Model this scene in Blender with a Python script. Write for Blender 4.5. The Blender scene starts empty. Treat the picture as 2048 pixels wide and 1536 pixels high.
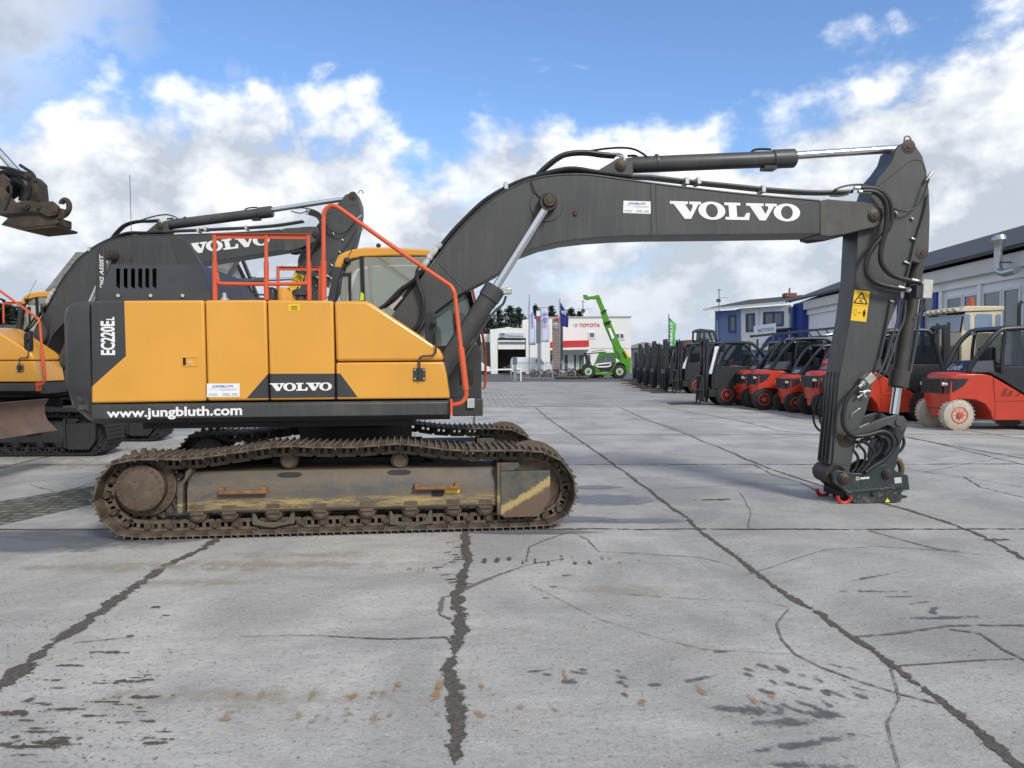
import bpy, bmesh, math, random
from mathutils import Vector, Matrix, noise as mnoise
R = math.radians
sc = bpy.context.scene
COL = sc.collection
# ---------------------------------------------------------------- camera
F = 1538.0                      # focal length in pixels of the 2048 px wide photograph
PITCH = math.atan(48 / F)
CH = 1.65
cd = bpy.data.cameras.new('camera'); cam = bpy.data.objects.new('camera', cd); COL.objects.link(cam)
cd.sensor_width = 36; cd.lens = F / 2048 * 36; cd.clip_start = .05; cd.clip_end = 3000
cam.location = (0, 0, CH); cam.rotation_euler = (R(90) - PITCH, 0, 0)
sc.camera = cam
# ---------------------------------------------------------------- exposure, sun, sky
sc.view_settings.view_transform = 'Standard'; sc.view_settings.look = 'None'
sc.view_settings.gamma = 1; sc.view_settings.exposure = 0.95
SUN_EL, SUN_AZ = R(38), R(148)          # azimuth measured from +Y towards +X (sun behind the camera to the right)
sl = bpy.data.lights.new('sun', 'SUN'); sun = bpy.data.objects.new('sun', sl); COL.objects.link(sun)
sl.energy = 1.5; sl.angle = R(14); sl.color = (1, .96, .9)
sd = Vector((math.sin(SUN_AZ) * math.cos(SUN_EL), math.cos(SUN_AZ) * math.cos(SUN_EL), math.sin(SUN_EL)))
sun.rotation_euler = sd.to_track_quat('Z', 'Y').to_euler()

class NT:
    """tiny node helper"""
    def __init__(s, nt): s.t = nt
    def n(s, typ, ins=None, **kw):
        nd = s.t.nodes.new(typ)
        for k, v in kw.items(): setattr(nd, k, v)
        for k, v in (ins or {}).items(): s.put(nd.inputs[k], v)
        return nd
    def put(s, sock, v):
        if isinstance(v, bpy.types.NodeSocket): s.t.links.new(v, sock)
        else: sock.default_value = v
    def m(s, op, a, b=0.0, c=0.0, clamp=False):
        nd = s.n('ShaderNodeMath', operation=op, use_clamp=clamp)
        for i, v in enumerate((a, b, c)):
            s.put(nd.inputs[i], v)
        return nd.outputs[0]
    def mix(s, f, a, b, mode='MIX'):
        nd = s.n('ShaderNodeMix', data_type='RGBA', blend_type=mode, clamp_factor=True)
        s.put(nd.inputs[0], f)
        for i, v in ((6, a), (7, b)):
            if isinstance(v, (tuple, list)) and len(v) == 3: v = (*v, 1)
            s.put(nd.inputs[i], v)
        return nd.outputs[2]
    def noise(s, vec, scale, det=4, rough=.55, dist=0.0, dim='3D'):
        nd = s.n('ShaderNodeTexNoise', {'Scale': scale, 'Detail': det, 'Roughness': rough, 'Distortion': dist}, noise_dimensions=dim)
        if vec is not None: s.put(nd.inputs['Vector'], vec)
        return nd.outputs['Fac']
    def ramp(s, v, stops, interp='LINEAR'):
        nd = s.n('ShaderNodeValToRGB'); s.put(nd.inputs[0], v); cr = nd.color_ramp; cr.interpolation = interp
        while len(cr.elements) < len(stops): cr.elements.new(.5)
        for e, (p, c) in zip(cr.elements, stops):
            e.position = p; e.color = (c, c, c, 1) if not isinstance(c, (tuple, list)) else (*c, 1)
        return nd.outputs[0]
    def mr(s, v, a, b, c=0.0, d=1.0, smooth=False):
        nd = s.n('ShaderNodeMapRange', {0: v, 1: a, 2: b, 3: c, 4: d}, interpolation_type='SMOOTHSTEP' if smooth else 'LINEAR')
        return nd.outputs[0]
    def mapv(s, vec, scale=(1, 1, 1), loc=(0, 0, 0), rot=(0, 0, 0)):
        nd = s.n('ShaderNodeMapping', {'Vector': vec, 'Scale': scale, 'Location': loc, 'Rotation': rot}); return nd.outputs[0]

W = bpy.data.worlds.new('World'); sc.world = W; W.use_nodes = True
w = NT(W.node_tree); W.node_tree.nodes.clear()
sky = w.n('ShaderNodeTexSky', sky_type='NISHITA', sun_disc=False, sun_elevation=SUN_EL, sun_rotation=SUN_AZ, air_density=1.0, dust_density=.6, ozone_density=2.2)
tc = w.n('ShaderNodeTexCoord')
sx = w.n('ShaderNodeSeparateXYZ', {0: tc.outputs['Generated']})
X_, Y_, Z_ = sx.outputs
az = w.m('ARCTAN2', X_, Y_)                       # azimuth of the view direction, 0 = +Y
el = w.m('ARCSINE', Z_)
# direction stretched so that cloud puffs flatten towards the horizon
dv = w.n('ShaderNodeCombineXYZ', {0: w.m('MULTIPLY', az, 1.0), 1: w.m('MULTIPLY', el, 1.3), 2: 0.0}).outputs[0]
big = w.noise(w.mapv(dv, loc=(3.1, 1.7, 0)), 4.4, 5, .5, .0)
fine = w.noise(w.mapv(dv, loc=(7.3, 2.2, 0)), 12.0, 7, .56, .08)
wisp = w.noise(w.mapv(dv, (1.0, 1.6, 1), (1.3, 9.2, 0), (0, 0, R(25))), 6.0, 8, .65, .8)
# height of the cloud bank by azimuth (radians, -0.60 .. 0.60 spans the picture)
top = w.ramp(w.mr(az, -.72, .72), [(0, .50), (.092, .55), (.14, .60), (.213, .62), (.293, .67), (.373, .64), (.41, .53), (.444, .54), (.489, .66), (.525, .67), (.56, .57), (.624, .53), (.687, .54), (.732, .60), (.788, .67), (.908, .72), (1, .72)])
top = w.m('ADD', w.m('MULTIPLY', top, .5), w.mr(w.m('ABSOLUTE', az), .75, 1.3, 0, 1.0, True))  # extra cloud at the sides and behind the camera, added as neutral fill light
cov = w.m('ADD', w.m('SUBTRACT', top, el), w.m('ADD', w.m('MULTIPLY', w.m('SUBTRACT', big, .5), .20), w.m('MULTIPLY', w.m('SUBTRACT', fine, .5), .20)))
bank = w.mr(cov, -.012, .05, 0, 1, True)
# dark patch in the upper left corner and loose wisps
dA = w.m('SQRT', w.m('ADD', w.m('POWER', w.m('MULTIPLY', w.m('ADD', az, .60), 1.0), 2.0), w.m('POWER', w.m('SUBTRACT', el, .41), 2.0)))
patch = w.mr(w.m('ADD', w.m('MULTIPLY', w.m('SUBTRACT', fine, .5), .3), dA), .05, .19, .85, 0, True)
wm = w.mr(w.m('ADD', wisp, w.m('MULTIPLY', w.m('SUBTRACT', .33, el), .35)), .58, .76, 0, .55, True)
hole = w.mr(w.noise(w.mapv(dv, loc=(5.5, 4.2, 0)), 5.0, 5, .6, .2), .56, .70, 0, .5, True)
hole = w.m('MULTIPLY', hole, w.mr(el, .03, .14, .35, 1))
cloud = w.m('MAXIMUM', w.m('MULTIPLY', bank, w.m('SUBTRACT', 1.0, hole)), w.m('MAXIMUM', patch, wm))
# shading inside the clouds: white lumpy tops, blue-grey bellies
lum = w.m('ADD', w.mr(fine, .36, .62), w.m('ADD', w.m('MULTIPLY', w.mr(cov, .0, .22), -.5), w.mr(big, .35, .68, -.1, .3)), clamp=True)
lum = w.m('MAXIMUM', lum, w.mr(el, .06, .0, .0, .35))
ccol = w.mix(lum, (.55, .61, .70), (1.18, 1.19, 1.20))
ccol = w.mix(w.m('MULTIPLY', patch, .8), ccol, (.50, .55, .64))
ccol = w.mix(w.mr(el, .16, .0, 0, .75), ccol, (.56, .64, .76))
bg1 = w.n('ShaderNodeBackground', {'Color': w.mix(1.0, sky.outputs[0], (.86, 1.0, 1.18), 'MULTIPLY'), 'Strength': .085})
bg2 = w.n("ShaderNodeBackground", {"Color": ccol, "Strength": .54})
ms = w.n('ShaderNodeMixShader', {0: cloud, 1: bg1.outputs[0], 2: bg2.outputs[0]})
wo = w.n('ShaderNodeOutputWorld', {0: ms.outputs[0]})

# ---------------------------------------------------------------- pixel rays: turn a measured photo point into a real place
_a = R(90) - PITCH
def ray(px, py):
    x, y, z = (px - 1024) / F, -(py - 768) / F, -1.0
    return Vector((x, y * math.cos(_a) - z * math.sin(_a), y * math.sin(_a) + z * math.cos(_a)))
def G(px, py, z=0.0):
    d = ray(px, py); t = (z - CH) / d.z
    return Vector((d.x * t, d.y * t, z))
def AT(px, py, D):
    d = ray(px, py); t = D / d.y
    return Vector((d.x * t, D, CH + d.z * t))

# ---------------------------------------------------------------- materials
MATS = {}
def mat(name, col, rough=.5, metal=0.0, var=.12, vs=6.0, dirt=0.0, dcol=(.16, .13, .10), bump=0.0, bs=60.0, coat=0.0, spec=.5, fn=None):
    if name in MATS: return MATS[name]
    m = bpy.data.materials.new(name); m.use_nodes = True; t = NT(m.node_tree); m.node_tree.nodes.clear()
    tcn = t.n('ShaderNodeTexCoord'); oc = tcn.outputs['Object']
    c = (*col, 1)
    n1 = t.noise(oc, vs, 6, .6)
    lo = tuple(v * (1 - var) for v in col); hi = tuple(min(1, v * (1 + var)) for v in col)
    c = t.mix(t.mr(n1, .3, .7), lo, hi)
    if fn: c = fn(t, oc, c)
    rg = t.mr(n1, .3, .7, max(0, rough - .06), min(1, rough + .08))
    if dirt > 0:
        n2 = t.noise(oc, vs * .45, 8, .68, .4); n3 = t.noise(t.mapv(oc, (1, 1, .22)), vs * 2.4, 5, .6)
        df = t.m('MULTIPLY', t.mr(t.m('ADD', t.m('MULTIPLY', n2, .7), t.m('MULTIPLY', n3, .3)), .60 - .22 * dirt, .74 - .12 * dirt), min(1, .35 + dirt * .6))
        c = t.mix(df, c, dcol); rg = t.m('ADD', rg, t.m('MULTIPLY', df, .25), clamp=True)
    b = t.n('ShaderNodeBsdfPrincipled', {'Base Color': c, 'Roughness': rg, 'Metallic': metal, 'Specular IOR Level': spec, 'Coat Weight': coat, 'Coat Roughness': .15})
    if bump > 0:
        bn = t.n('ShaderNodeBump', {'Strength': 1.0, 'Distance': bump, 'Height': t.noise(oc, bs, 4, .6)}); t.t.links.new(bn.outputs[0], b.inputs['Normal'])
    t.n('ShaderNodeOutputMaterial', {0: b.outputs[0]})
    MATS[name] = m; return m
def glass(name, tint=(.55, .62, .62), op=.35, col=(.3, .33, .32)):
    if name in MATS: return MATS[name]
    m = bpy.data.materials.new(name); m.use_nodes = True; t = NT(m.node_tree); m.node_tree.nodes.clear()
    tr = t.n('ShaderNodeBsdfTransparent', {0: (*tint, 1)}); gl = t.n('ShaderNodeBsdfGlossy', {'Color': (1, 1, 1, 1), 'Roughness': .03})
    df = t.n('ShaderNodeBsdfDiffuse', {0: (*col, 1)})
    fr = t.n('ShaderNodeFresnel', {0: 1.5})
    a = t.n('ShaderNodeMixShader', {0: op, 1: tr.outputs[0], 2: df.outputs[0]})
    s = t.n('ShaderNodeMixShader', {0: t.m('ADD', t.m('MULTIPLY', fr.outputs[0], 1.3), .03, clamp=True), 1: a.outputs[0], 2: gl.outputs[0]})
    t.n('ShaderNodeOutputMaterial', {0: s.outputs[0]}); MATS[name] = m; return m

# ---------------------------------------------------------------- mesh building
def smooth_path(pts, k=5, closed=False):
    pts = [Vector(p) for p in pts]; n = len(pts); out = []
    rng = n if closed else n - 1
    for i in range(rng):
        if closed: p0, p1, p2, p3 = pts[(i - 1) % n], pts[i], pts[(i + 1) % n], pts[(i + 2) % n]
        else: p0, p1, p2, p3 = pts[max(i - 1, 0)], pts[i], pts[i + 1], pts[min(i + 2, n - 1)]
        for j in range(k):
            u = j / k
            out.append(.5 * ((2 * p1) + (p2 - p0) * u + (2 * p0 - 5 * p1 + 4 * p2 - p3) * u * u + (3 * p1 - p0 - 3 * p2 + p3) * u ** 3))
    if not closed: out.append(pts[-1])
    return out
class MB:
    def __init__(s, M=None): s.v = []; s.f = []; s.M = M
    def add(s, vs, fs):
        o = len(s.v); vs = [Vector(v) for v in vs]
        if s.M is not None: vs = [s.M @ v for v in vs]
        s.v += vs; s.f += [tuple(i + o for i in f) for f in fs]; return s
    def poly(s, pts, y0, y1):
        """pts (x,z) outline extruded from y0 to y1"""
        n = len(pts); a = [(p[0], y0, p[1]) for p in pts]; b = [(p[0], y1, p[1]) for p in pts]
        return s.add(a + b, [tuple(range(n)), tuple(range(2 * n - 1, n - 1, -1))] + [(i, i + n, (i + 1) % n + n, (i + 1) % n) for i in range(n)])
    def plan(s, pts, z0, z1):
        n = len(pts); a = [(p[0], p[1], z0) for p in pts]; b = [(p[0], p[1], z1) for p in pts]
        return s.add(a + b, [tuple(range(n)), tuple(range(2 * n - 1, n - 1, -1))] + [(i, i + n, (i + 1) % n + n, (i + 1) % n) for i in range(n)])
    def box(s, x0, x1, y0, y1, z0, z1):
        return s.poly([(x0, z0), (x1, z0), (x1, z1), (x0, z1)], y0, y1)
    def beam(s, p0, p1, w, h, up=(0, 0, 1)):
        p0, p1 = Vector(p0), Vector(p1); d = (p1 - p0).normalized(); u = Vector(up)
        if abs(d.dot(u)) > .98: u = Vector((0, 1, 0))
        sd_ = d.cross(u).normalized() * w / 2; u2 = sd_.cross(d).normalized() * h / 2
        c = [sd_ + u2, -sd_ + u2, -sd_ - u2, sd_ - u2]
        return s.add([p0 + k for k in c] + [p1 + k for k in c], [(3, 2, 1, 0), (4, 5, 6, 7)] + [(i, (i + 1) % 4, (i + 1) % 4 + 4, i + 4) for i in range(4)])
    def loft(s, rings, cap=True, closed=True):
        n = len(rings[0]); vs = [p for r in rings for p in r]; fs = []
        for k in range(len(rings) - 1):
            for i in range(n if closed else n - 1):
                j = (i + 1) % n; fs.append((k * n + i, k * n + j, (k + 1) * n + j, (k + 1) * n + i))
        if cap: fs += [tuple(range(n - 1, -1, -1)), tuple(range((len(rings) - 1) * n, len(rings) * n))]
        return s.add(vs, fs)
    def cyl(s, p0, p1, r0, r1=None, n=20):
        r1 = r0 if r1 is None else r1
        return s.lathe(p0, p1, [(0, r0), (1, r1)], n)
    def lathe(s, p0, p1, prof, n=20, cap=True):
        p0, p1 = Vector(p0), Vector(p1); d = p1 - p0; u = d.orthogonal().normalized(); v = d.normalized().cross(u)
        return s.loft([[p0 + d * t + (u * math.cos(6.28319 * i / n) + v * math.sin(6.28319 * i / n)) * r for i in range(n)] for t, r in prof], cap)
    def tube(s, pts, r, n=8, k=0, closed=False):
        pts = smooth_path(pts, k, closed) if k else [Vector(p) for p in pts]
        m = len(pts); rings = []; nrm = None
        for i, p in enumerate(pts):
            if closed: t = pts[(i + 1) % m] - pts[i - 1]
            else: t = pts[min(i + 1, m - 1)] - pts[max(i - 1, 0)]
            t.normalize()
            nrm = t.orthogonal().normalized() if nrm is None else (nrm - t * nrm.dot(t)).normalized()
            b = t.cross(nrm)
            rings.append([p + (nrm * math.cos(6.28319 * q / n) + b * math.sin(6.28319 * q / n)) * r for q in range(n)])
        if closed: rings.append(rings[0]); return s.loft(rings, False)
        return s.loft(rings)
    def ball(s, c, r, n=12, sz=(1, 1, 1)):
        c = Vector(c); rings = []
        for i in range(1, n // 2 + 1):
            a = math.pi * i / (n // 2 + 1)
            rings.append([c + Vector((r * sz[0] * math.sin(a) * math.cos(6.28319 * q / n), r * sz[1] * math.sin(a) * math.sin(6.28319 * q / n), r * sz[2] * math.cos(a))) for q in range(n)])
        return s.loft(rings)
    def build(s, name, m, parent=None, bevel=0.0, smooth=True, seg=2, ang=35):
        me = bpy.data.meshes.new(name); me.from_pydata([tuple(v) for v in s.v], [], s.f); me.validate()
        bm = bmesh.new(); bm.from_mesh(me); bmesh.ops.recalc_face_normals(bm, faces=bm.faces); bm.to_mesh(me); bm.free()
        if smooth: me.shade_smooth(); me.set_sharp_from_angle(angle=R(ang))
        me.materials.append(m)
        o = bpy.data.objects.new(name, me); COL.objects.link(o)
        if parent: o.parent = parent
        if bevel > 0:
            bv = o.modifiers.new('bevel', 'BEVEL'); bv.width = bevel; bv.segments = seg; bv.limit_method = 'ANGLE'; bv.angle_limit = R(32); bv.harden_normals = False
        return o
def tag(o, label=None, cat=None, group=None, kind=None):
    for k, v in (('label', label), ('category', cat), ('group', group), ('kind', kind)):
        if v: o[k] = v
    return o
def thing(name, label, cat, loc=(0, 0, 0), rz=0.0, group=None):
    o = bpy.data.objects.new(name, None); COL.objects.link(o); o.location = loc; o.rotation_euler = (0, 0, rz); o.empty_display_size = .2
    return tag(o, label, cat, group)
def copy_tree(o, parent=None, depth=3):
    c = o.copy(); COL.objects.link(c); c.parent = parent
    if depth:
        for ch in o.children: copy_tree(ch, c, depth - 1)
    return c
# lettering -----------------------------------------------------------------
def text_polys(txt, bold=0.0, shear=0.0):
    cu = bpy.data.curves.new('t', 'FONT'); cu.body = txt; cu.size = 1; cu.offset = bold; cu.shear = shear; cu.resolution_u = 3
    ob = bpy.data.objects.new('t', cu); COL.objects.link(ob)
    me = bpy.data.meshes.new_from_object(ob.evaluated_get(bpy.context.evaluated_depsgraph_get()))
    v = [(p.co.x, p.co.y) for p in me.vertices]; f = [tuple(p.vertices) for p in me.polygons]
    bpy.data.objects.remove(ob); bpy.data.curves.remove(cu); bpy.data.meshes.remove(me)
    return v, f
def slab_polys(word):
    """wide slab serif capitals V O L"""
    V = []; Fc = []; x = 0
    for ch in word:
        o = len(V)
        if ch == 'V':
            p = [(0, 1), (.86, 1), (.86, .84), (.72, .84), (.93, .38), (1.08, .72), (1.06, .84), (.93, .84), (.93, 1), (1.5, 1), (1.5, .84), (1.36, .84), (.93, 0), (.62, 0), (.17, .84), (0, .84)]
            V += [(x + a * .93, b) for a, b in p]; Fc.append(tuple(range(o, o + len(p)))); x += 1.24
        elif ch == 'L':
            p = [(0, 1), (.72, 1), (.72, .84), (.54, .84), (.54, .17), (.86, .17), (.98, .42), (1.14, .42), (1.08, 0), (0, 0), (0, .16), (.18, .16), (.18, .84), (0, .84)]
            V += [(x + a, b) for a, b in p]; Fc.append(tuple(range(o, o + len(p)))); x += .98
        else:
            n = 28
            for k in range(n):
                a = 6.28319 * k / n
                V.append((x + .61 + .61 * math.cos(a), .5 + .53 * math.sin(a))); V.append((x + .61 + .27 * math.cos(a), .5 + .39 * math.sin(a)))
            Fc += [(o + 2 * k, o + 2 * ((k + 1) % n), o + 2 * ((k + 1) % n) + 1, o + 2 * k + 1) for k in range(n)]; x += 1.20
    return V, Fc
def fit_text(vf, corners, out, name, m, parent, th=.002):
    """lay flat letters into a quad (top-left, top-right, bottom-right, bottom-left), proud of it by `out`"""
    v, f = vf; xs = [a for a, b in v]; ys = [b for a, b in v]; x0, x1, y0, y1 = min(xs), max(xs), min(ys), max(ys)
    TL, TR, BR, BL = [Vector(c) for c in corners]; out = Vector(out)
    pts = []
    for a, b in v:
        u = (a - x0) / (x1 - x0); t = (b - y0) / (y1 - y0)
        pts.append((BL * (1 - u) + BR * u) * (1 - t) + (TL * (1 - u) + TR * u) * t + out)
    mb = MB(); mb.add(pts, f)
    o = mb.build(name, m, parent, smooth=False); return o
# ================================================================ ground
def L2w(x, y): return x, y
def concrete(t, oc, c):
    """weathered cast concrete, slabs of slightly different tone, wet and sandy drifts"""
    rot = t.mapv(oc, rot=(0, 0, R(-3.0)))
    sp = t.n('ShaderNodeSeparateXYZ', {0: rot}).outputs
    cx = t.m('FLOOR', t.m('DIVIDE', t.m('ADD', sp[0], .45), 2.3)); cy = t.m('FLOOR', t.m('DIVIDE', t.m('SUBTRACT', sp[1], 2.75), 4.7))
    wn = t.n('ShaderNodeTexWhiteNoise', {0: t.n('ShaderNodeCombineXYZ', {0: cx, 1: cy, 2: 3.0}).outputs[0]}, noise_dimensions='3D').outputs[0]
    c = t.mix(wn, (.405, .398, .380), (.490, .480, .458))
    n = t.noise(oc, .8, 8, .62, .6); c = t.mix(t.mr(n, .38, .62), t.mix(1.0, c, (.72, .72, .73), 'MULTIPLY'), t.mix(1.0, c, (1.12, 1.11, 1.09), 'MULTIPLY'))
    n = t.noise(t.mapv(oc, (.5, 1.6, 1)), 1.7, 8, .65, .5); c = t.mix(t.m('MULTIPLY', t.mr(n, .52, .70), .5), c, (.36, .325, .275))   # sandy
    n = t.noise(t.mapv(oc, (.6, 2.4, 1), (4, 1, 0)), 2.2, 8, .7, .6); c = t.mix(t.m('MULTIPLY', t.mr(n, .56, .72), .55), c, (.29, .295, .305))
    n = t.noise(oc, 30, 6, .8); c = t.mix(t.m('MULTIPLY', t.mr(n, .53, .62), .75), c, (.20, .195, .19))     # pits
    n = t.noise(t.mapv(oc, (.35, 1.2, 1), (6, 3, 0)), 9, 9, .8, .4); c = t.mix(t.mr(n, .40, .60, .0, .28), c, (.27, .26, .245)); n = t.noise(t.mapv(oc, loc=(9, 2, 0)), 70, 3, .7); c = t.mix(t.m('MULTIPLY', t.mr(n, .58, .68), .7), c, (.66, .64, .60))    # bright grains
    n = t.noise(t.mapv(oc, loc=(2, 8, 0)), 16, 4, .8); c = t.mix(t.m('MULTIPLY', t.mr(n, .64, .74), .5), c, (.19, .165, .14))
    # dark sprayed specks
    vo = t.n('ShaderNodeTexVoronoi', {'Vector': t.mapv(oc, (1, 1.7, 1)), 'Scale': 5.2}); 
    c = t.mix(t.m('MULTIPLY', t.mr(vo.outputs['Distance'], .055, .03), t.mr(t.noise(oc, .7, 2, .5), .5, .62)), c, (.07, .06, .05))
    return c
def ground_mat():
    m = bpy.data.materials.new('yard_concrete'); m.use_nodes = True; t = NT(m.node_tree); m.node_tree.nodes.clear()
    oc = t.n('ShaderNodeTexCoord').outputs['Object']; c = concrete(t, oc, None)
    h = t.m('ADD', t.m('MULTIPLY', t.noise(oc, 42, 6, .72), .012), t.m('ADD', t.m('MULTIPLY', t.noise(oc, 7, 4, .6), .018), t.m('MULTIPLY', t.noise(t.mapv(oc, loc=(5, 5, 0)), 160, 2, .6), .003)))
    bn = t.n('ShaderNodeBump', {'Strength': .75, 'Distance': 1.0, 'Height': h})
    wet = t.mr(t.noise(t.mapv(oc, (.35, 1.3, 1), (4, 1, 0)), 1.1, 6, .6, .5), .52, .70)
    b = t.n('ShaderNodeBsdfPrincipled', {'Base Color': c, 'Roughness': t.mr(wet, 0, 1, .88, .6), 'Specular IOR Level': .28, 'Normal': bn.outputs[0]})
    t.n('ShaderNodeOutputMaterial', {0: b.outputs[0]}); return m
GM = ground_mat()
mb = MB(); mb.add([(-60, -6, 0), (60, -6, 0), (60, 26.9, 0), (-60, 26.9, 0)], [(0, 1, 2, 3)])
tag(mb.build('yard_slabs', GM, smooth=False), kind='structure')
def paver(t, oc, c):
    br = t.n('ShaderNodeTexBrick', {'Vector': t.mapv(oc, rot=(0, 0, R(42))), 'Color1': (.33, .32, .305, 1), 'Color2': (.41, .40, .38, 1), 'Mortar': (.17, .16, .15, 1), 'Scale': 1.0, 'Mortar Size': .022, 'Brick Width': .34, 'Row Height': .17, 'Mortar Smooth': .3})
    n = t.noise(oc, .45, 7, .6, .5); c = t.mix(t.mr(n, .35, .65), t.mix(1.0, br.outputs[0], (.86, .86, .86), 'MULTIPLY'), t.mix(1.0, br.outputs[0], (1.18, 1.17, 1.15), 'MULTIPLY'))
    n = t.noise(t.mapv(oc, (.5, 1.5, 1)), .6, 6, .6); return t.mix(t.m('MULTIPLY', t.mr(n, .55, .68), .5), c, (.14, .135, .13))
mb = MB(); mb.add([(-60, 26.9, .002), (60, 26.9, .002), (60, 58, .002), (-60, 58, .002)], [(0, 1, 2, 3)])
tag(mb.build('paving', mat('block_paving', (.2, .2, .2), .85, fn=paver, bump=.004, bs=8, spec=.2), smooth=False), kind='structure')
mb = MB(); mb.add([(-400, 58, -.01), (400, 58, -.01), (400, 900, -.01), (-400, 900, -.01)], [(0, 1, 2, 3)])
mb.add([(-400, -200, -.03), (400, -200, -.03), (400, 58, -.03), (-400, 58, -.03)], [(0, 1, 2, 3)])
tag(mb.build('ground', mat('asphalt', (.12, .12, .125), .9, var=.2, vs=.4, bump=.01, bs=30, spec=.2), smooth=False), kind='structure')
# raised joint dirt, cracks and stains: ragged edges come from noise over the strip's own width
def strip_mat(name, col, col2, edge=.35, freq=9.0, rough=.9, soft=.08, op=1.0, amp=1.6):
    if name in MATS: return MATS[name]
    m = bpy.data.materials.new(name); m.use_nodes = True; t = NT(m.node_tree); m.node_tree.nodes.clear()
    tcn = t.n('ShaderNodeTexCoord'); oc = tcn.outputs['Object']; uv = t.n('ShaderNodeSeparateXYZ', {0: tcn.outputs['UV']}).outputs
    d = t.m('ABSOLUTE', t.m('SUBTRACT', t.m('MULTIPLY', uv[0], 2.0), 1.0))
    nn = t.noise(oc, freq, 6, .7); n2 = t.noise(oc, freq * .22, 4, .6)
    k = t.m('ADD', d, t.m('ADD', t.m('MULTIPLY', t.m('SUBTRACT', nn, .5), amp), t.m('MULTIPLY', t.m('SUBTRACT', n2, .5), 1.5)))
    a = t.m('MULTIPLY', t.mr(k, edge + soft, edge - soft), op)
    c = t.mix(t.mr(t.noise(oc, 45, 4, .7), .42, .62), col, col2)
    b = t.n('ShaderNodeBsdfPrincipled', {'Base Color': c, 'Roughness': rough, 'Normal': t.n('ShaderNodeBump', {'Strength': .8, 'Distance': .01, 'Height': t.noise(oc, 60, 4, .7)}).outputs[0]})
    tr = t.n('ShaderNodeBsdfTransparent'); s = t.n('ShaderNodeMixShader', {0: a, 1: tr.outputs[0], 2: b.outputs[0]})
    t.n('ShaderNodeOutputMaterial', {0: s.outputs[0]}); MATS[name] = m; return m
def ribbons(name, lines, m, z, jit=.14):
    """lines: list of (points on the ground, width or widths)"""
    vs, fs, uvs = [], [], []
    for pts, wd in lines:
        z += .00012
        pts = [Vector((p[0], p[1], 0)) for p in pts]; P = []
        for a, b in zip(pts, pts[1:]):
            n = max(1, int((b - a).length / .12)); n = min(n, 60)
            P += [(a + (b - a) * (i / n)) for i in range(n)]
        P.append(pts[-1]); n = len(P); o = len(vs)
        for i, p in enumerate(P):
            t = (P[min(i + 1, n - 1)] - P[max(i - 1, 0)]).normalized(); s = Vector((-t.y, t.x, 0))
            w_ = wd if not isinstance(wd, (tuple, list)) else wd[0] + (wd[1] - wd[0]) * i / (n - 1)
            q = p + s * (mnoise.noise(p * 1.9) * jit * .22 + mnoise.noise(p * 7.0) * jit * .1)
            vs += [(q.x - s.x * w_, q.y - s.y * w_, z), (q.x + s.x * w_, q.y + s.y * w_, z)]; uvs += [(0, i * .1), (1, i * .1)]
        fs += [(o + 2 * i, o + 2 * i + 1, o + 2 * i + 3, o + 2 * i + 2) for i in range(n - 1)]
    me = bpy.data.meshes.new(name); me.from_pydata(vs, [], fs); ul = me.uv_layers.new(name='UVMap')
    for lp in me.loops: ul.data[lp.index].uv = uvs[lp.vertex_index]
    me.materials.append(m); o = bpy.data.objects.new(name, me); COL.objects.link(o); tag(o, kind='structure'); return o
g = lambda *q: [G(x, y) for x, y in q]
DIRT = strip_mat('joint_dirt', (.070, .060, .050), (.13, .112, .094), .45, 10.0, .9, .06, 1.0, 2.6)
JL = [  # main joints, traced where the photo shows them
    (g((-300, 1560), (0, 1368), (130, 1275), (240, 1195), (330, 1135), (430, 1082), (560, 1010), (700, 930), (800, 862)), (.085, .05)),
    (g((900, 1720), (905, 1620), (914, 1536), (912, 1440), (908, 1330), (920, 1260), (912, 1190), (932, 1130), (930, 1070), (938, 930), (946, 860), (950, 818)), (.070, .045)),
    (g((2120, 1600), (2030, 1525), (1940, 1450), (1800, 1340), (1700, 1272), (1580, 1195), (1480, 1120), (1420, 1075), (1330, 1005), (1250, 945), (1180, 895), (1100, 840), (1070, 815)), (.048, .035)),
    (g((2300, 1210), (2048, 1118), (1960, 1070), (1880, 1040), (1780, 1010), (1620, 965), (1540, 938), (1450, 900), (1370, 868), (1290, 838), (1240, 815)), (.05, .035)),
    (g((2500, 1010), (2048, 930), (1900, 893), (1780, 866), (1620, 868), (1560, 862), (1480, 842), (1400, 828), (1330, 815)), (.035, .03))]
for k in (-2, -3, -4, -5): JL.append(([(-.45 + 2.3 * k, 2.7), (-.45 + 2.3 * k - .6, 14), (-.45 + 2.3 * k - 1.2, 26.8)], .05))
for k in (4, 5, 6, 7): JL.append(([(-.1 + 2.3 * k, 2.7), (-.1 + 2.3 * k - .6, 14), (-.1 + 2.3 * k - 1.2, 26.8)], .04))
for D in (-2.0, 2.7, 7.44, 12.1, 16.9, 21.5, 26.85):
    JL.append(([(-30, D - .4), (-10, D - .1), (-2.6, D + .02), (0, D), (1.6, D), (4, D), (8, D + .05), (20, D + .2)], .034))
ribbons('slab_joints', JL, DIRT, .004)
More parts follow.
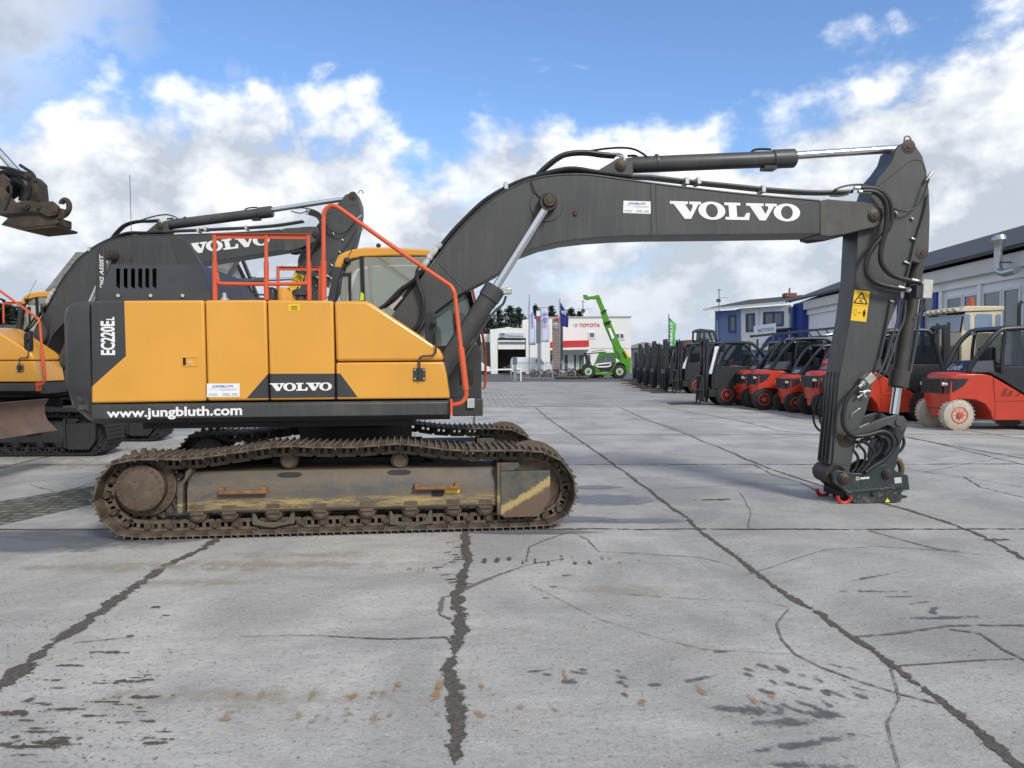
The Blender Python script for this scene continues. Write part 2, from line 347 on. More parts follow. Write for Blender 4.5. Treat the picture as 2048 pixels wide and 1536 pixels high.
CR = [(g((925, 1180), (960, 1165), (1000, 1150), (1050, 1132), (1130, 1118)), (.05, .012)),
      (g((1055, 1125), (1060, 1095), (1100, 1078), (1140, 1064)), .02),
      (g((1140, 1064), (1175, 1080), (1200, 1103), (1290, 1108), (1400, 1115), (1470, 1135)), .014),
      (g((1500, 1150), (1560, 1128), (1650, 1100), (1750, 1094), (1860, 1100), (1990, 1112)), .012),
      (g((1740, 1062), (1800, 1080), (1880, 1100), (1920, 1104)), .028),
      (g((1700, 1275), (1760, 1272), (1830, 1262), (1900, 1253), (2048, 1252), (2200, 1250)), (.03, .05)),
      (g((1900, 1260), (1960, 1268), (2010, 1300), (2060, 1325), (2160, 1340)), (.03, .03)),
      (g((1800, 1333), (1880, 1330), (1960, 1322), (2030, 1318)), .018),
      (g((905, 1283), (890, 1275), (800, 1279), (720, 1277), (640, 1272), (560, 1272), (480, 1275)), (.035, .006)),
      (g((150, 1288), (200, 1283), (260, 1276)), (.03, .008)),
      (g((905, 1192), (885, 1195), (880, 1230), (905, 1240)), .035), (g((1580, 1220), (1555, 1250), (1560, 1280), (1590, 1310), (1640, 1335), (1720, 1365), (1800, 1390), (1880, 1410)), (.012, .02)),
      (g((1060, 1170), (1120, 1200), (1200, 1240), (1290, 1270), (1400, 1300), (1500, 1307), (1590, 1310)), .007),
      (g((1780, 1330), (1800, 1400), (1780, 1450), (1790, 1510), (1800, 1560)), .012), (g((1250, 1190), (1400, 1200), (1530, 1205), (1580, 1215)), .008),
      (g((1230, 958), (1330, 955), (1480, 948), (1620, 950)), .014), (g((1300, 980), (1400, 975), (1520, 968), (1640, 972)), .016),
      (g((1510, 930), (1545, 950), (1600, 965), (1640, 985)), .035), (g((1498, 1060), (1500, 1020), (1480, 985)), .01),
      (g((1800, 935), (1850, 945), (1930, 955), (2048, 975)), .02), (g((1850, 945), (1950, 925), (2048, 910)), .016), (g((1930, 955), (1960, 975), (2048, 995)), .03),
      (g((1260, 835), (1330, 850), (1400, 875)), .025), (g((0, 1010), (60, 1000), (130, 985), (190, 965)), .02), (g((0, 968), (70, 962), (150, 958), (230, 945)), .016), (g((60, 970), (110, 985), (160, 975)), .02)]
CR = [(p, tuple(v * .68 for v in w_) if isinstance(w_, tuple) else w_ * .68) for p, w_ in CR]
ribbons('ground_cracks', CR, strip_mat('crack_dirt', (.13, .118, .10), (.20, .18, .16), .45, 16.0, .9, .08, 1.0, 2.6), .0055, .10)
# stains: ragged patches
def patches(name, items, m, z):
    vs, fs, uvs = [], [], []
    for px, py, a, b, ang in items:
        z += .00002
        c = G(px, py); o = len(vs); ca, sa = math.cos(ang), math.sin(ang); n = 14
        for ring in (0, 1):
            for i in range(n):
                th = 6.28319 * i / n; x, y = a * math.cos(th) * ring * 1.5, b * math.sin(th) * ring * 1.5
                if ring or i == 0:
                    vs.append((c.x + x * ca - y * sa, c.y + x * sa + y * ca, z)); uvs.append((.5 + .5 * ring * 1.0, 0))
        fs += [(o, o + 1 + i, o + 1 + (i + 1) % n) for i in range(n)]
    me = bpy.data.meshes.new(name); me.from_pydata(vs, [], fs); ul = me.uv_layers.new(name='UVMap')
    for lp in me.loops: ul.data[lp.index].uv = uvs[lp.vertex_index]
    me.materials.append(m); o = bpy.data.objects.new(name, me); COL.objects.link(o); tag(o, kind='structure'); return o
random.seed(4)
wet = [(1490, 1424, .12, .03, .1), (1575, 1450, .20, .045, .2), (1650, 1430, .10, .06, -.3), (1610, 1492, .20, .04, .2), (1620, 1532, .22, .05, .15), (1395, 1360, .10, .03, .1),
       (1705, 1470, .07, .025, -.3), (1100, 1172, .05, .02, 0), (1120, 1158, .05, .02, .1), (1090, 1190, .06, .012, 0), (1270, 1238, .06, .02, 0), (1730, 1165, .22, .035, .05), (1745, 1183, .18, .03, 0), (1800, 1190, .16, .03, .05),
       (1840, 1205, .16, .03, .05), (1865, 1222, .16, .03, .05), (1890, 1240, .18, .03, .05), (1430, 1300, .07, .02, 0), (1310, 1375, .05, .02, 0)]
wet += [(1060 + 22 * i + random.uniform(-6, 6), 1345 + random.uniform(-4, 14), .035, .022, 0) for i in range(6)]
wet += [(1500 + 34 * (i % 7) + 9 * (i // 7) + random.uniform(-5, 5), 1330 + 26 * (i // 7) + 7 * (i % 7) % 30, .018, .05, .5) for i in range(24)]
wet += [(1230 + 7 * i, 1345 + 13 * i, .02, .028, .4) for i in range(5)]
wet = [(x + random.gauss(0, 5), y + random.gauss(0, 4), a * random.uniform(.6, 1.3), b * random.uniform(.6, 1.4), an_ + random.gauss(0, .25)) for x, y, a, b, an_ in wet]
patches('wet_marks', wet, strip_mat('wet_mark', (.10, .098, .10), (.15, .148, .15), .45, 11.0, .45, .22, .72, 3.2), .0045)
mud = [(250, 1363, .20, .025, 0), (60, 1400, .03, .03, 0), (285, 1395, .16, .02, .1), (35, 1427, .10, .03, 0), (120, 1420, .10, .02, 0), (105, 1485, .09, .03, 0), (85, 1495, .12, .02, 0), (10, 1490, .1, .03, .2),
       (310, 1215, .03, .02, 0), (335, 1232, .03, .02, 0), (262, 1273, .03, .015, 0), (340, 1306, .02, .015, 0), (140, 1332, .12, .015, 0), (210, 1305, .10, .012, 0), (95, 1361, .1, .015, 0), (180, 1433, .1, .012, 0), (90, 1526, .2, .012, 0), (50, 1512, .1, .012, 0),
       (1985, 1080, .16, .05, .1), (1435, 1000, .26, .07, .1)]
mud += [(random.uniform(20, 330), random.uniform(1300, 1500), random.uniform(.02, .09), random.uniform(.006, .015), 0) for _ in range(40)]
mud += [(905 + random.uniform(-22, 25), 1085 + i * 5, .07, .015, .3) for i in range(18)]
mud += [(970 + 26 * i + random.uniform(-4, 4), 1122 + random.uniform(-5, 5), .018, .08, 0) for i in range(10)]
patches('mud_marks', mud, strip_mat('mud_mark', (.075, .060, .045), (.13, .105, .08), .42, 14.0, .9, .08, .9, 3.0), .005)
rust = [(x, y, .016, .055, .05) for x, y in ((822, 1135), (837, 1133), (849, 1136), (868, 1134), (885, 1128), (620, 1392), (707, 1400), (740, 1385), (765, 1388), (793, 1385), (795, 1365), (876, 1385), (881, 1350), (598, 1432), (634, 1436), (660, 1430), (690, 1425), (748, 1438), (782, 1430), (814, 1428), (872, 1432), (960, 1425), (958, 1375), (1048, 1420), (1080, 1418), (1107, 1417), (1400, 1380), (1420, 1390), (1510, 1400), (1540, 1395), (1280, 1410), (415, 1435), (455, 1435), (480, 1395), (530, 1392), (880, 1365), (1130, 1345))]
rust += [(1140 + 24 * i, 1122 + i % 3 * 4, .012, .05, 0) for i in range(7)]
rust = [(x + random.gauss(0, 4), y + random.gauss(0, 4), a * random.uniform(.6, 1.5), b * random.uniform(.5, 1.5), an_) for x, y, a, b, an_ in rust]
patches('rust_marks', rust, strip_mat('rust_mark', (.36, .19, .075), (.42, .29, .16), .30, 20.0, .9, .35, .8, 4.0), .0052)
sand = [(560, 1130, .9, .12, 0), (160, 1135, 1.1, .12, 0), (420, 1165, .5, .08, 0), (520, 1395, .6, .1, 0), (140, 930, 1.6, .5, .1), (330, 900, 1.0, .4, 0), (1250, 1180, .5, .1, 0), (60, 915, 1.4, .6, 0), (650, 1110, .8, .1, 0)]
patches('sand_marks', sand, strip_mat('sand_mark', (.40, .34, .25), (.44, .37, .28), .35, 7.0, .95, .5, .5, 3.5), .0042)
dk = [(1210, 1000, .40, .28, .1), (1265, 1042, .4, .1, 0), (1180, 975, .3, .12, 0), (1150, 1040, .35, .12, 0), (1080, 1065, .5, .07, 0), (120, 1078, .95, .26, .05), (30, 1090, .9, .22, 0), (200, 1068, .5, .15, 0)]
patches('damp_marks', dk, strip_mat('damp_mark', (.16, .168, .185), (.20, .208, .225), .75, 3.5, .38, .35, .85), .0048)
# strip of old setts with weeds at the far left
def setts(t, oc, c):
    br = t.n('ShaderNodeTexBrick', {'Vector': oc, 'Color1': (.15, .145, .14, 1), 'Color2': (.22, .215, .20, 1), 'Mortar': (.07, .075, .035, 1), 'Scale': 1.0, 'Mortar Size': .03, 'Brick Width': .28, 'Row Height': .15, 'Mortar Smooth': .4})
    return t.mix(t.mr(t.noise(oc, 5, 5, .6), .5, .62), br.outputs[0], (.09, .085, .04))
mb = MB(); a, b, c_, d_ = G(-260, 1110), G(-120, 1022), G(215, 968), G(225, 1000)
mb.add([a, b, c_, d_], [(0, 1, 2, 3)]); [setattr(v, 'z', .0035) for v in mb.v]
tag(mb.build('sett_strip', mat('setts', (.2, .2, .2), .85, fn=setts, bump=.015, bs=9), smooth=False), kind='structure')
# loose stones, gravel crumbs and dirt clods
random.seed(8)
def crumbs(name, n, area, r0, r1, m):
    mb = MB()
    for _ in range(n):
        p = area(); r = random.uniform(r0, r1) ; k = random.uniform(.45, .8)
        vs = []
        for i in range(6):
            v = [(1, 0, 0), (-1, 0, 0), (0, 1, 0), (0, -1, 0), (0, 0, 1), (0, 0, -1)][i]
            vs.append((p[0] + v[0] * r * random.uniform(.7, 1.3), p[1] + v[1] * r * random.uniform(.7, 1.3), .004 + r * k * (.5 + v[2] * .6)))
        mb.add(vs, [(0, 2, 4), (2, 1, 4), (1, 3, 4), (3, 0, 4), (2, 0, 5), (1, 2, 5), (3, 1, 5), (0, 3, 5)])
    return tag(mb.build(name, m, smooth=False), 'small loose stones and dirt crumbs scattered over the concrete slabs', 'gravel', kind='stuff')
def ar():
    q = random.random()
    if q < .35: p = G(random.uniform(0, 340), random.uniform(1230, 1530))
    elif q < .6: l = random.choice(JL[:4])[0]; i = random.randrange(len(l) - 1); u = random.random(); p = l[i] * (1 - u) + l[i + 1] * u + Vector((random.gauss(0, .04), random.gauss(0, .04), 0))
    else: p = G(random.uniform(-100, 2150), random.uniform(900, 1530))
    return p
crumbs('gravel', 700, ar, .002, .0075, mat('stone', (.16, .145, .125), .9, var=.5, vs=9))
# ================================================================ excavator
# machine frame: x forward, y away from the photographer, z up, origin under the swing centre
UO = Vector((-1.757, 8.67, 0)); UY, UT = R(4.5), R(.4)
MU = Matrix.Translation(UO) @ Matrix.Rotation(UY, 4, 'Z') @ Matrix.Rotation(-UT, 4, 'Y'); MUi = MU.inverted()
MT = Matrix.Translation(UO) @ Matrix.Rotation(R(7.2), 4, 'Z'); MTi = MT.inverted()
def onplane(px, py, y, Mi):
    o = Mi @ Vector((0, 0, CH)); d = Mi.to_3x3() @ ray(px, py); t = (y - o.y) / d.y; return o + d * t
def U(px, py, y): return onplane(px, py, y, MUi)
def UP(pts, y): return [(lambda v: (v.x, v.z))(U(a, b, y)) for a, b in pts]
def UV3(pts, y): return [U(p[0], p[1], p[2] if len(p) > 2 else y) for p in pts]
def T(px, py, y): return onplane(px, py, y, MTi)
def TP(pts, y): return [(lambda v: (v.x, v.z))(T(a, b, y)) for a, b in pts]
YB = -1.30
YEL = (.70, .335, .045)
GREY = (.042, .042, .043)
def body_fn(t, oc, c):
    """yellow paint with the charcoal corner flash and the charcoal name band"""
    s = t.n('ShaderNodeSeparateXYZ', {0: oc}).outputs; x, z = s[0], s[2]
    def side(p, q):     # >0 on the left of the line p->q (x,z)
        (x0, z0), (x1, z1) = UP([p, q], YB)
        return t.m('SUBTRACT', t.m('MULTIPLY', t.m('SUBTRACT', z, z0), x1 - x0), t.m('MULTIPLY', t.m('SUBTRACT', x, x0), z1 - z0))
    st = lambda v: t.m('GREATER_THAN', v, 0.0)
    a = t.m('MULTIPLY', st(side((252, 712), (248, 590))), st(side((183, 774), (252, 712))))
    b = t.m('MULTIPLY', t.m('MULTIPLY', st(side((536, 747.5), (493, 797))), st(side((720, 747 - .0), (536, 747.5)))), t.m('MULTIPLY', st(side((716, 795), (680, 746.5))), st(side((493, 797), (716, 794.5)))))
    c = t.mix(a, c, GREY); c = t.mix(b, c, GREY)
    d = t.mr(t.noise(t.mapv(oc, (1, 1, .12)), 22, 4, .7), .55, .8); return t.mix(t.m('MULTIPLY', d, .16), c, (.30, .27, .22))
M_BODY = mat('yellow_body_paint', YEL, .30, 0, .06, 1.2, fn=body_fn, coat=.35)
M_YEL = mat('yellow_paint', YEL, .35, 0, .05, 2, dirt=.08, coat=.15)
M_GREY = mat('charcoal_paint', GREY, .46, 0, .12, 3, dirt=.12, dcol=(.10, .095, .085))
def streak(t, oc, c):
    d = t.mr(t.noise(t.mapv(oc, (1, 1, .06)), 20, 5, .7), .5, .8); c = t.mix(t.m('MULTIPLY', d, .42), c, (.135, .137, .137))
    d = t.mr(t.noise(oc, 1.3, 6, .65, .5), .45, .75); return t.mix(t.m('MULTIPLY', d, .25), c, (.105, .102, .097))
M_BOOM = mat('boom_paint', (.054, .055, .055), .42, 0, .1, 1.5, dirt=.06, fn=streak)
M_FRAME = mat('chassis_paint', (.048, .049, .05), .42, 0, .1, 3, dirt=.1, fn=streak)
def cwfn(t, oc, c):
    s = t.n('ShaderNodeSeparateXYZ', {0: oc}).outputs
    k = t.m('MULTIPLY', t.mr(s[2], 1.34, 1.20), t.mr(t.noise(oc, 9, 8, .75, 1.2), .46, .52)); k = t.m('MULTIPLY', k, t.mr(s[0], -2.32, -2.42))
    return t.mix(k, c, (.34, .32, .26))
M_CW = mat('counterweight_paint', (.045, .046, .05), .5, 0, .1, 3, fn=cwfn, bump=.0012, bs=45)
M_BLK = mat('black_plastic', (.018, .018, .019), .5, 0, .15, 8)
M_RUB = mat('hose_rubber', (.014, .014, .014), .42, 0, .2, 9, dirt=.12, dcol=(.07, .06, .05))
M_ORG = mat('orange_paint', (.62, .095, .030), .42, 0, .06, 4, dirt=.1, dcol=(.38, .09, .04), coat=.1)
M_CHR = mat('chrome', (.78, .79, .80), .13, 1.0, .04, 5)
M_ZINC = mat('zinc_fitting', (.55, .55, .50), .35, .8, .2, 20)
M_SIL = mat('aluminium', (.55, .55, .53), .45, .3, .15, 20)
M_WHT = mat('white_lettering', (.80, .80, .79), .5, 0, .03, 8)
M_BLUEL = mat('blue_lettering', (.03, .10, .36), .5)
M_GRYL = mat('grey_print', (.35, .37, .38), .6)
M_PIN = mat('greasy_pin', (.06, .045, .035), .5, .3, .35, 25, dirt=.3, dcol=(.10, .06, .035))
def rustfn(t, oc, c):
    n = t.noise(oc, 9, 8, .7, .5); c = t.mix(t.mr(n, .4, .62), c, (.120, .085, .058)); n = t.noise(oc, 3.0, 6, .65); c = t.mix(t.m('MULTIPLY', t.mr(n, .5, .68), .6), c, (.195, .150, .105))
    return t.mix(t.m('MULTIPLY', t.mr(t.noise(oc, 40, 4, .7), .58, .7), .6), c, (.21, .10, .04))
def shoefn(t, oc, c):
    c = rustfn(t, oc, c); s = t.n('ShaderNodeSeparateXYZ', {0: oc}).outputs
    c = t.mix(t.m('MULTIPLY', t.mr(s[2], .017, .026), .75), c, (.26, .23, .20)); n = t.noise(t.mapv(oc, (1, 1.5, 1)), 5, 7, .75, .6)
    return t.mix(t.mr(n, .50, .62), c, (.19, .160, .125))
M_SHOE = mat('track_shoe_steel', (.070, .055, .043), .68, .15, .3, 11, fn=shoefn, bump=.004, bs=40)
M_TRK = mat('rusty_steel', (.080, .060, .045), .72, .15, .3, 11, fn=rustfn, bump=.004, bs=40)
def framefn(t, oc, c):
    s = t.n('ShaderNodeSeparateXYZ', {0: oc}).outputs
    n = t.noise(t.mapv(oc, (.8, 1, 2)), 3.0, 8, .7, .6); c = t.mix(t.mr(n, .36, .58), c, (.125, .098, .066)); c = t.mix(t.m('MULTIPLY', t.mr(s[2], .50, .62), .75), c, (.105, .080, .052))
    # yellow undercoat showing through scratches in a band along the lower half
    band = t.m('MULTIPLY', t.mr(s[2], .22, .33), t.mr(s[2], .50, .40))
    sc_ = t.m('MAXIMUM', t.m('MULTIPLY', t.mr(t.noise(t.mapv(oc, (.9, 1, 10)), 3.0, 9, .82, .6), .46, .53), t.mr(s[2], .36, .30)), t.mr(t.noise(t.mapv(oc, (5, 1, 5)), 5.0, 9, .85, 1.2), .60, .63))
    c = t.mix(t.m('MULTIPLY', t.m('MULTIPLY', sc_, band), .85), c, (.52, .37, .12))
    return t.mix(t.m('MULTIPLY', t.mr(t.noise(oc, 22, 5, .75), .56, .68), .7), c, (.17, .085, .035))
def guardfn(t, oc, c):
    s = t.n('ShaderNodeSeparateXYZ', {0: oc}).outputs; (x0, z0), (x1, z1) = TP([(1006, 1028), (1086, 962)], -1.41); L = math.hypot(x1 - x0, z1 - z0)
    d = t.m('DIVIDE', t.m('SUBTRACT', t.m('MULTIPLY', t.m('SUBTRACT', s[2], z0), x1 - x0), t.m('MULTIPLY', t.m('SUBTRACT', s[0], x0), z1 - z0)), L)
    bow = t.m('MULTIPLY', t.m('SUBTRACT', s[0], (x0 + x1) / 2), .16); d = t.m('ADD', t.m('ADD', d, bow), t.m('MULTIPLY', t.m('SUBTRACT', t.noise(oc, 16, 8, .75), .5), .11))
    c = t.mix(t.mr(t.noise(oc, 7, 7, .7), .42, .60), c, (.12, .10, .07)); c = t.mix(t.mr(d, .012, -.012), c, (.125, .085, .055))
    return t.mix(t.m('MULTIPLY', t.mr(t.m('ABSOLUTE', d), .040, .018), .9), c, (.44, .32, .13))
M_TF = mat('worn_frame_paint', (.058, .064, .068), .55, 0, .2, 6, fn=framefn, bump=.002, bs=30)
M_CAP = mat('worn_idler_plate', (.105, .075, .052), .6, .1, .25, 9, dirt=.4, dcol=(.20, .155, .105), bump=.002, bs=35)
def warnfn(t, oc, c): return c
M_WARN = mat('warning_yellow', (.80, .50, .02), .45, 0, .04, 8)
M_STK = mat('white_sticker', (.78, .79, .80), .4, 0, .02, 8)
M_SEAL = mat('window_seal', (.008, .008, .008), .6)
M_GLS = glass('cab_glass', (.86, .88, .82), .30, (.62, .60, .48)); M_GLB = glass('tinted_glass', (.55, .65, .68), .25, (.10, .14, .15))
M_BEI = mat('cab_lining', (.34, .32, .27), .8)
M_RED = mat('red_hook_paint', (.42, .03, .022), .5, 0, .15, 9, dirt=.35, dcol=(.12, .05, .04))
def coupfn(t, oc, c):
    s = t.n('ShaderNodeSeparateXYZ', {0: oc}).outputs
    low = t.mr(s[2], .26, .12); n = t.m('MAXIMUM', t.mr(t.noise(t.mapv(oc, (3, 1, 3)), 6, 8, .8, 2.2), .56, .60), t.mr(t.noise(oc, 5, 7, .7), .6, .7))
    return t.mix(t.m('MULTIPLY', n, t.m('MULTIPLY', low, .9)), c, (.26, .19, .12))
M_CPL = mat('coupler_paint', (.020, .031, .036), .4, 0, .15, 5, fn=coupfn)

def excavator():
    root = thing('excavator', 'large yellow and charcoal crawler excavator filling the foreground, arm resting on the concrete', 'excavator')
    root.matrix_basis = MU
    boomset, armset = [], []
    def pt(name, mb, m, par=None, **kw): return mb.build(name, m, par or root, **kw)
    # --- counterweight: plan outline lofted through four heights
    def plan(inset, x1):
        r = 2.86 - inset; pts = []; w_ = 1.30 - inset
        xr = math.sqrt(max(r * r - w_ * w_, 0))
        pts.append((x1, -w_)); pts.append((-xr + .16, -w_))
        for a in (.25, .55, .85): pts.append((-xr + .16 - .16 * math.sin(a * 1.57), -w_ + .16 * (1 - math.cos(a * 1.57))))
        for k in range(1, 12):
            y = -w_ + .16 + (2 * w_ - .32) * k / 12; pts.append((-math.sqrt(max((r - .02) ** 2 - y * y, 0)) + .0, y))
        for a in (.85, .55, .25): pts.append((-xr + .16 - .16 * math.sin(a * 1.57), w_ - .16 * (1 - math.cos(a * 1.57))))
        pts.append((-xr + .16, w_)); pts.append((x1, w_)); return pts
    zt = U(150, 601, YB).z; zb = U(160, 849, YB).z; xc = U(180, 700, YB).x
    H = zt - zb; mb = MB()
    mb.loft([[(a, b, z) for a, b in plan(i, xc)] for z, i in ((zb, .20), (zb + .04, .15), (zb + .17, .045), (zb + .33, .012), (zb + .36, .0), (zt - .12, .0), (zt - .05, .015), (zt - .015, .05), (zt, .10))])
    pt('counterweight', mb, M_CW, ang=28)
    # --- inner core and side doors
    mb = MB(); mb.box(xc + .012, U(666, 700, YB).x, -1.24, 1.24, U(400, 803, YB).z, zt - .03)
    x3 = U(668, 700, YB).x
    q = UP([(666, 800), (666, 606), (735, 606), (868, 694), (882, 716), (894, 797)], YB); mb.poly(q, -1.24, -.46)
    pt('machine_housing', mb, M_BLK)
    def door(name, px, th=.07, bev=.022):
        mb = MB(); mb.poly(UP(px, YB), YB, YB + th); return pt(name, mb, M_BODY, bevel=bev, seg=3)
    d1 = door('side_door', [(182, 807), (180.5, 601.5), (407.3, 600.2), (412.3, 802.5)], .09)
    door('side_door', [(415, 802), (410, 600.2), (532, 599.8), (537, 800.5)], .09)
    door('side_door', [(539.5, 800.5), (534.5, 599.8), (666, 601.3), (670, 799.2)], .09)
    door('front_panel', [(672, 723), (668.5, 601.5), (732, 602), (742, 606), (868, 689), (880, 700), (885, 712), (887, 721)], .8, .03)
    door('front_panel', [(673, 799), (672.2, 725.2), (887, 723.5), (893, 750), (900, 797)], .8, .018)
    # top decks behind the doors
    mb = MB(); mb.box(xc + .02, x3, -1.2, 1.24, zt - .06, zt - .012); pt('top_deck', mb, M_GREY)
    # --- chassis
    mb = MB(); z1 = U(400, 803.5, YB).z - .012
    s0 = UP([(183, 811), (900, 800), (903, 838), (187, 850)], YB)
    (xa, _), (xb, _), (_, zl), _ = s0; zl = s0[3][1]
    prof = [(-.46, z1), (YB + .02, z1), (YB - .005, z1 - .02), (YB - .005, z1 - .14), (YB + .02, zl + .05), (YB + .07, zl + .012), (YB + .13, zl), (-.46, zl)]
    mb.loft([[(xx, a, b) for a, b in prof] for xx in (xa, xb)]); mb.box(xc, 1.0, -.47, 1.25, zl + .03, z1); mb.box(1.0, xb - .02, -.45, -.40, zl + .03, z1 + .3)
    pt('chassis', mb, M_FRAME, bevel=.006)
    # lettering on chassis, doors
    fit_text(text_polys('www.jungbluth.com', .028), [U(214, 818, YB), U(485, 809.5, YB), U(485, 838 - 1.5, YB), U(215, 840.5, YB)], (0, -.012, 0), 'lettering', M_WHT, root)
    fit_text(slab_polys('VOLVO'), [U(540, 766, YB), U(664, 764.5, YB), U(664, 781, YB), U(541, 782.5, YB)], (0, -.004, 0), 'lettering', M_WHT, root)
    v, f = text_polys('EC220E', .034); fit_text((v, f), [U(202, 710, YB), U(201, 642, YB), U(230, 642, YB), U(231, 710, YB)], (0, -.004, 0), 'lettering', M_WHT, root)
    fit_text(text_polys('L', .04), [U(213, 640, YB), U(212, 634, YB), U(229, 634, YB), U(229, 640.5, YB)], (0, -.004, 0), 'lettering', M_WHT, root)
    def sticker(c, y, out, par=root):
        P = [U(a, b, y) for a, b in c]; lerp = lambda u, t: (P[0] * (1 - u) + P[1] * u) * (1 - t) + (P[3] * (1 - u) + P[2] * u) * t
        mb = MB(); mb.add([p + Vector((0, -out, 0)) for p in P], [(0, 1, 2, 3)]); s = mb.build('dealer_sticker', M_STK, par, smooth=False)
        o2 = (0, -out - .0015, 0)
        fit_text(text_polys('JUNGBLUTH', .03, .25), [lerp(.16, .12), lerp(.81, .12), lerp(.81, .34), lerp(.16, .34)], o2, 'lettering', M_BLUEL, s)
        mb = MB()
        for (u0, u1, t0, t1) in ((.05, .95, .40, .415), (.4, .9, .46, .49), (.05, .33, .75, .80), (.05, .33, .88, .91), (.48, .70, .73, .76), (.48, .70, .80, .83), (.48, .72, .87, .90), (.76, .94, .73, .76), (.76, .94, .80, .83), (.76, .94, .87, .90)):
            mb.add([lerp(a, b) + Vector(o2) for a, b in ((u0, t0), (u1, t0), (u1, t1), (u0, t1))], [(0, 1, 2, 3)])
        mb.build('small_print', M_GRYL, s, smooth=False); return s
    sticker([(414, 767), (479.5, 767), (479.5, 793.5), (414, 794.5)], YB, .004)
    mb = MB(); P = [U(a, b, YB) + Vector((0, -.003, 0)) for a, b in ((577, 608), (600, 608), (600, 622), (577, 622))]; mb.add(P, [(0, 1, 2, 3)]); s = pt('caution_label', mb, M_WARN, smooth=False)
    mb = MB()
    for yy in (612, 615, 618): mb.add([U(a, b, YB) + Vector((0, -.0045, 0)) for a, b in ((582, yy), (595, yy), (595, yy + 1.2), (582, yy + 1.2))], [(0, 1, 2, 3)])
    mb.build('small_print', M_SEAL, s, smooth=False)
    # recessed latch
    mb = MB(); k = UP([(363, 713), (396, 713), (396, 733), (363, 733)], YB)
    xs = [k[0][0], k[1][0]]; zs = [k[2][1], k[0][1]]; e = .012
    for bx in ((xs[0], xs[1], zs[1] - e, zs[1]), (xs[0], xs[1], zs[0], zs[0] + e), (xs[0], xs[0] + e, zs[0] + e, zs[1] - e), (xs[1] - e, xs[1], zs[0] + e, zs[1] - e)):
        mb.box(bx[0], bx[1], YB - .006, YB + .001, bx[2], bx[3])
    la = pt('door_latch', mb, M_YEL, bevel=.002)
    mb = MB(); mb.box(xs[0] + e, xs[0] + .04, YB - .0015, YB, zs[0] + e, zs[1] - e); mb.build('latch_slot', M_SEAL, la)
    mb = MB(); c = U(380, 725, YB); mb.cyl(c, c + Vector((0, -.008, 0)), .014, n=14); mb.build('key_lock', M_SIL, la)
    # --- engine hood: sloped plate with six slots
    def slot(mb): pass
    yh = -1.02
    mb = MB(); hb = zt - .02
    # outer shell: ring at base and ring at top
    base = [U(197, 599, -1.14), U(422, 599, -1.14)]; tpz = U(300, 530, -.75).z
    bl, br_ = base[0].x, base[1].x; tl, tr_ = U(224, 530, -.78).x, U(405, 532, -.78).x
    A = [(bl, -1.14, hb), (br_, -1.14, hb), (br_, .95, hb), (bl, .95, hb)]; zm = hb + .11
    B = [(bl, -1.12, zm), (br_ - .01, -1.12, zm), (br_ - .01, .93, zm), (bl, .93, zm)]
    C_ = [(tl, -.80, tpz), (tr_, -.80, tpz), (tr_, .7, tpz), (tl, .7, tpz)]
    vs = A + B + C_
    fs = [(4, 7, 11, 8), (5, 9, 10, 6), (6, 10, 11, 7), (8, 11, 10, 9), (0, 4, 7, 3)[:4], (1, 2, 6, 5), (2, 3, 7, 6), (0, 1, 5, 4)]
    fs[4] = (0, 3, 7, 4)
    mb.add(vs, fs)
    # near face between B0,B1,C1,C0 with slots
    B0, B1, C1, C0 = Vector(B[0]), Vector(B[1]), Vector(C_[1]), Vector(C_[0])
    def fp(px, py):
        n = (B1 - B0).cross(C0 - B0).normalized(); o = MUi @ Vector((0, 0, CH)); d = MUi.to_3x3() @ ray(px, py); return o + d * ((B0 - o).dot(n) / d.dot(n))
    xsl = [(232.5, 240), (247.5, 255), (262, 270), (276.5, 284.5), (290.5, 298.5), (305, 313)]; yt, yb2 = 537, 578
    vs = [B0, B1, C1, C0]; fs = []
    tops = [fp(a, yt) for s_ in xsl for a in s_]; bots = [fp(s_[k2], yb2 - (5 if k2 == 0 else 0)) for s_ in xsl for k2 in (0, 1)]
    vs += tops + bots; o1, o2 = 4, 16
    fs.append((0, 3, o1, o2)); fs.append((2, 1, o2 + 11, o1 + 11))
    for i in range(1, 11, 2): fs.append((o2 + i, o1 + i, o1 + i + 1, o2 + i + 1))
    fs.append(tuple([3, 2] + [o1 + 11 - i for i in range(12)])); fs.append(tuple([1, 0] + [o2 + i for i in range(12)]))
    mb.add(vs, fs)
    hood = pt('engine_hood', mb, M_GREY, smooth=False); 
    mb = MB(); mb.box(bl + .15, br_ - .2, -.62, -.56, hb + .02, tpz - .05)
    mb.build('radiator_grille', M_SEAL, hood)
    mb = MB()
    for a in (236, 301, 365): c = fp(a, 590); mb.cyl(U(a, 591, -1.125), U(a, 591, -1.15), .016, n=10)
    mb.build('bolt', M_SIL, hood)
    # raised flap and its pale rear edge
    mb = MB(); mb.poly(UP([(336, 470), (375, 480), (408, 534), (424, 560), (392, 575), (361, 534), (346, 505)], .35), .35, .42); pt('hood_flap', mb, M_CW, bevel=.008)
    mb = MB(); mb.poly(UP([(410, 536), (428, 541), (447, 572), (456, 600), (420, 600)], .2), .2, .24); mb.poly(UP([(394, 575), (424, 560), (430, 600), (385, 600)], .3), .3, .34); pt('air_duct', mb, mat('pale_plastic', (.12, .14, .19), .4), bevel=.006)
    # upright post with vertical words
    mb = MB(); mb.poly(UP([(193, 491), (207, 494), (212, 600), (190, 600)], .3), .3, .36); po = pt('sign_post', mb, M_GREY, bevel=.004)
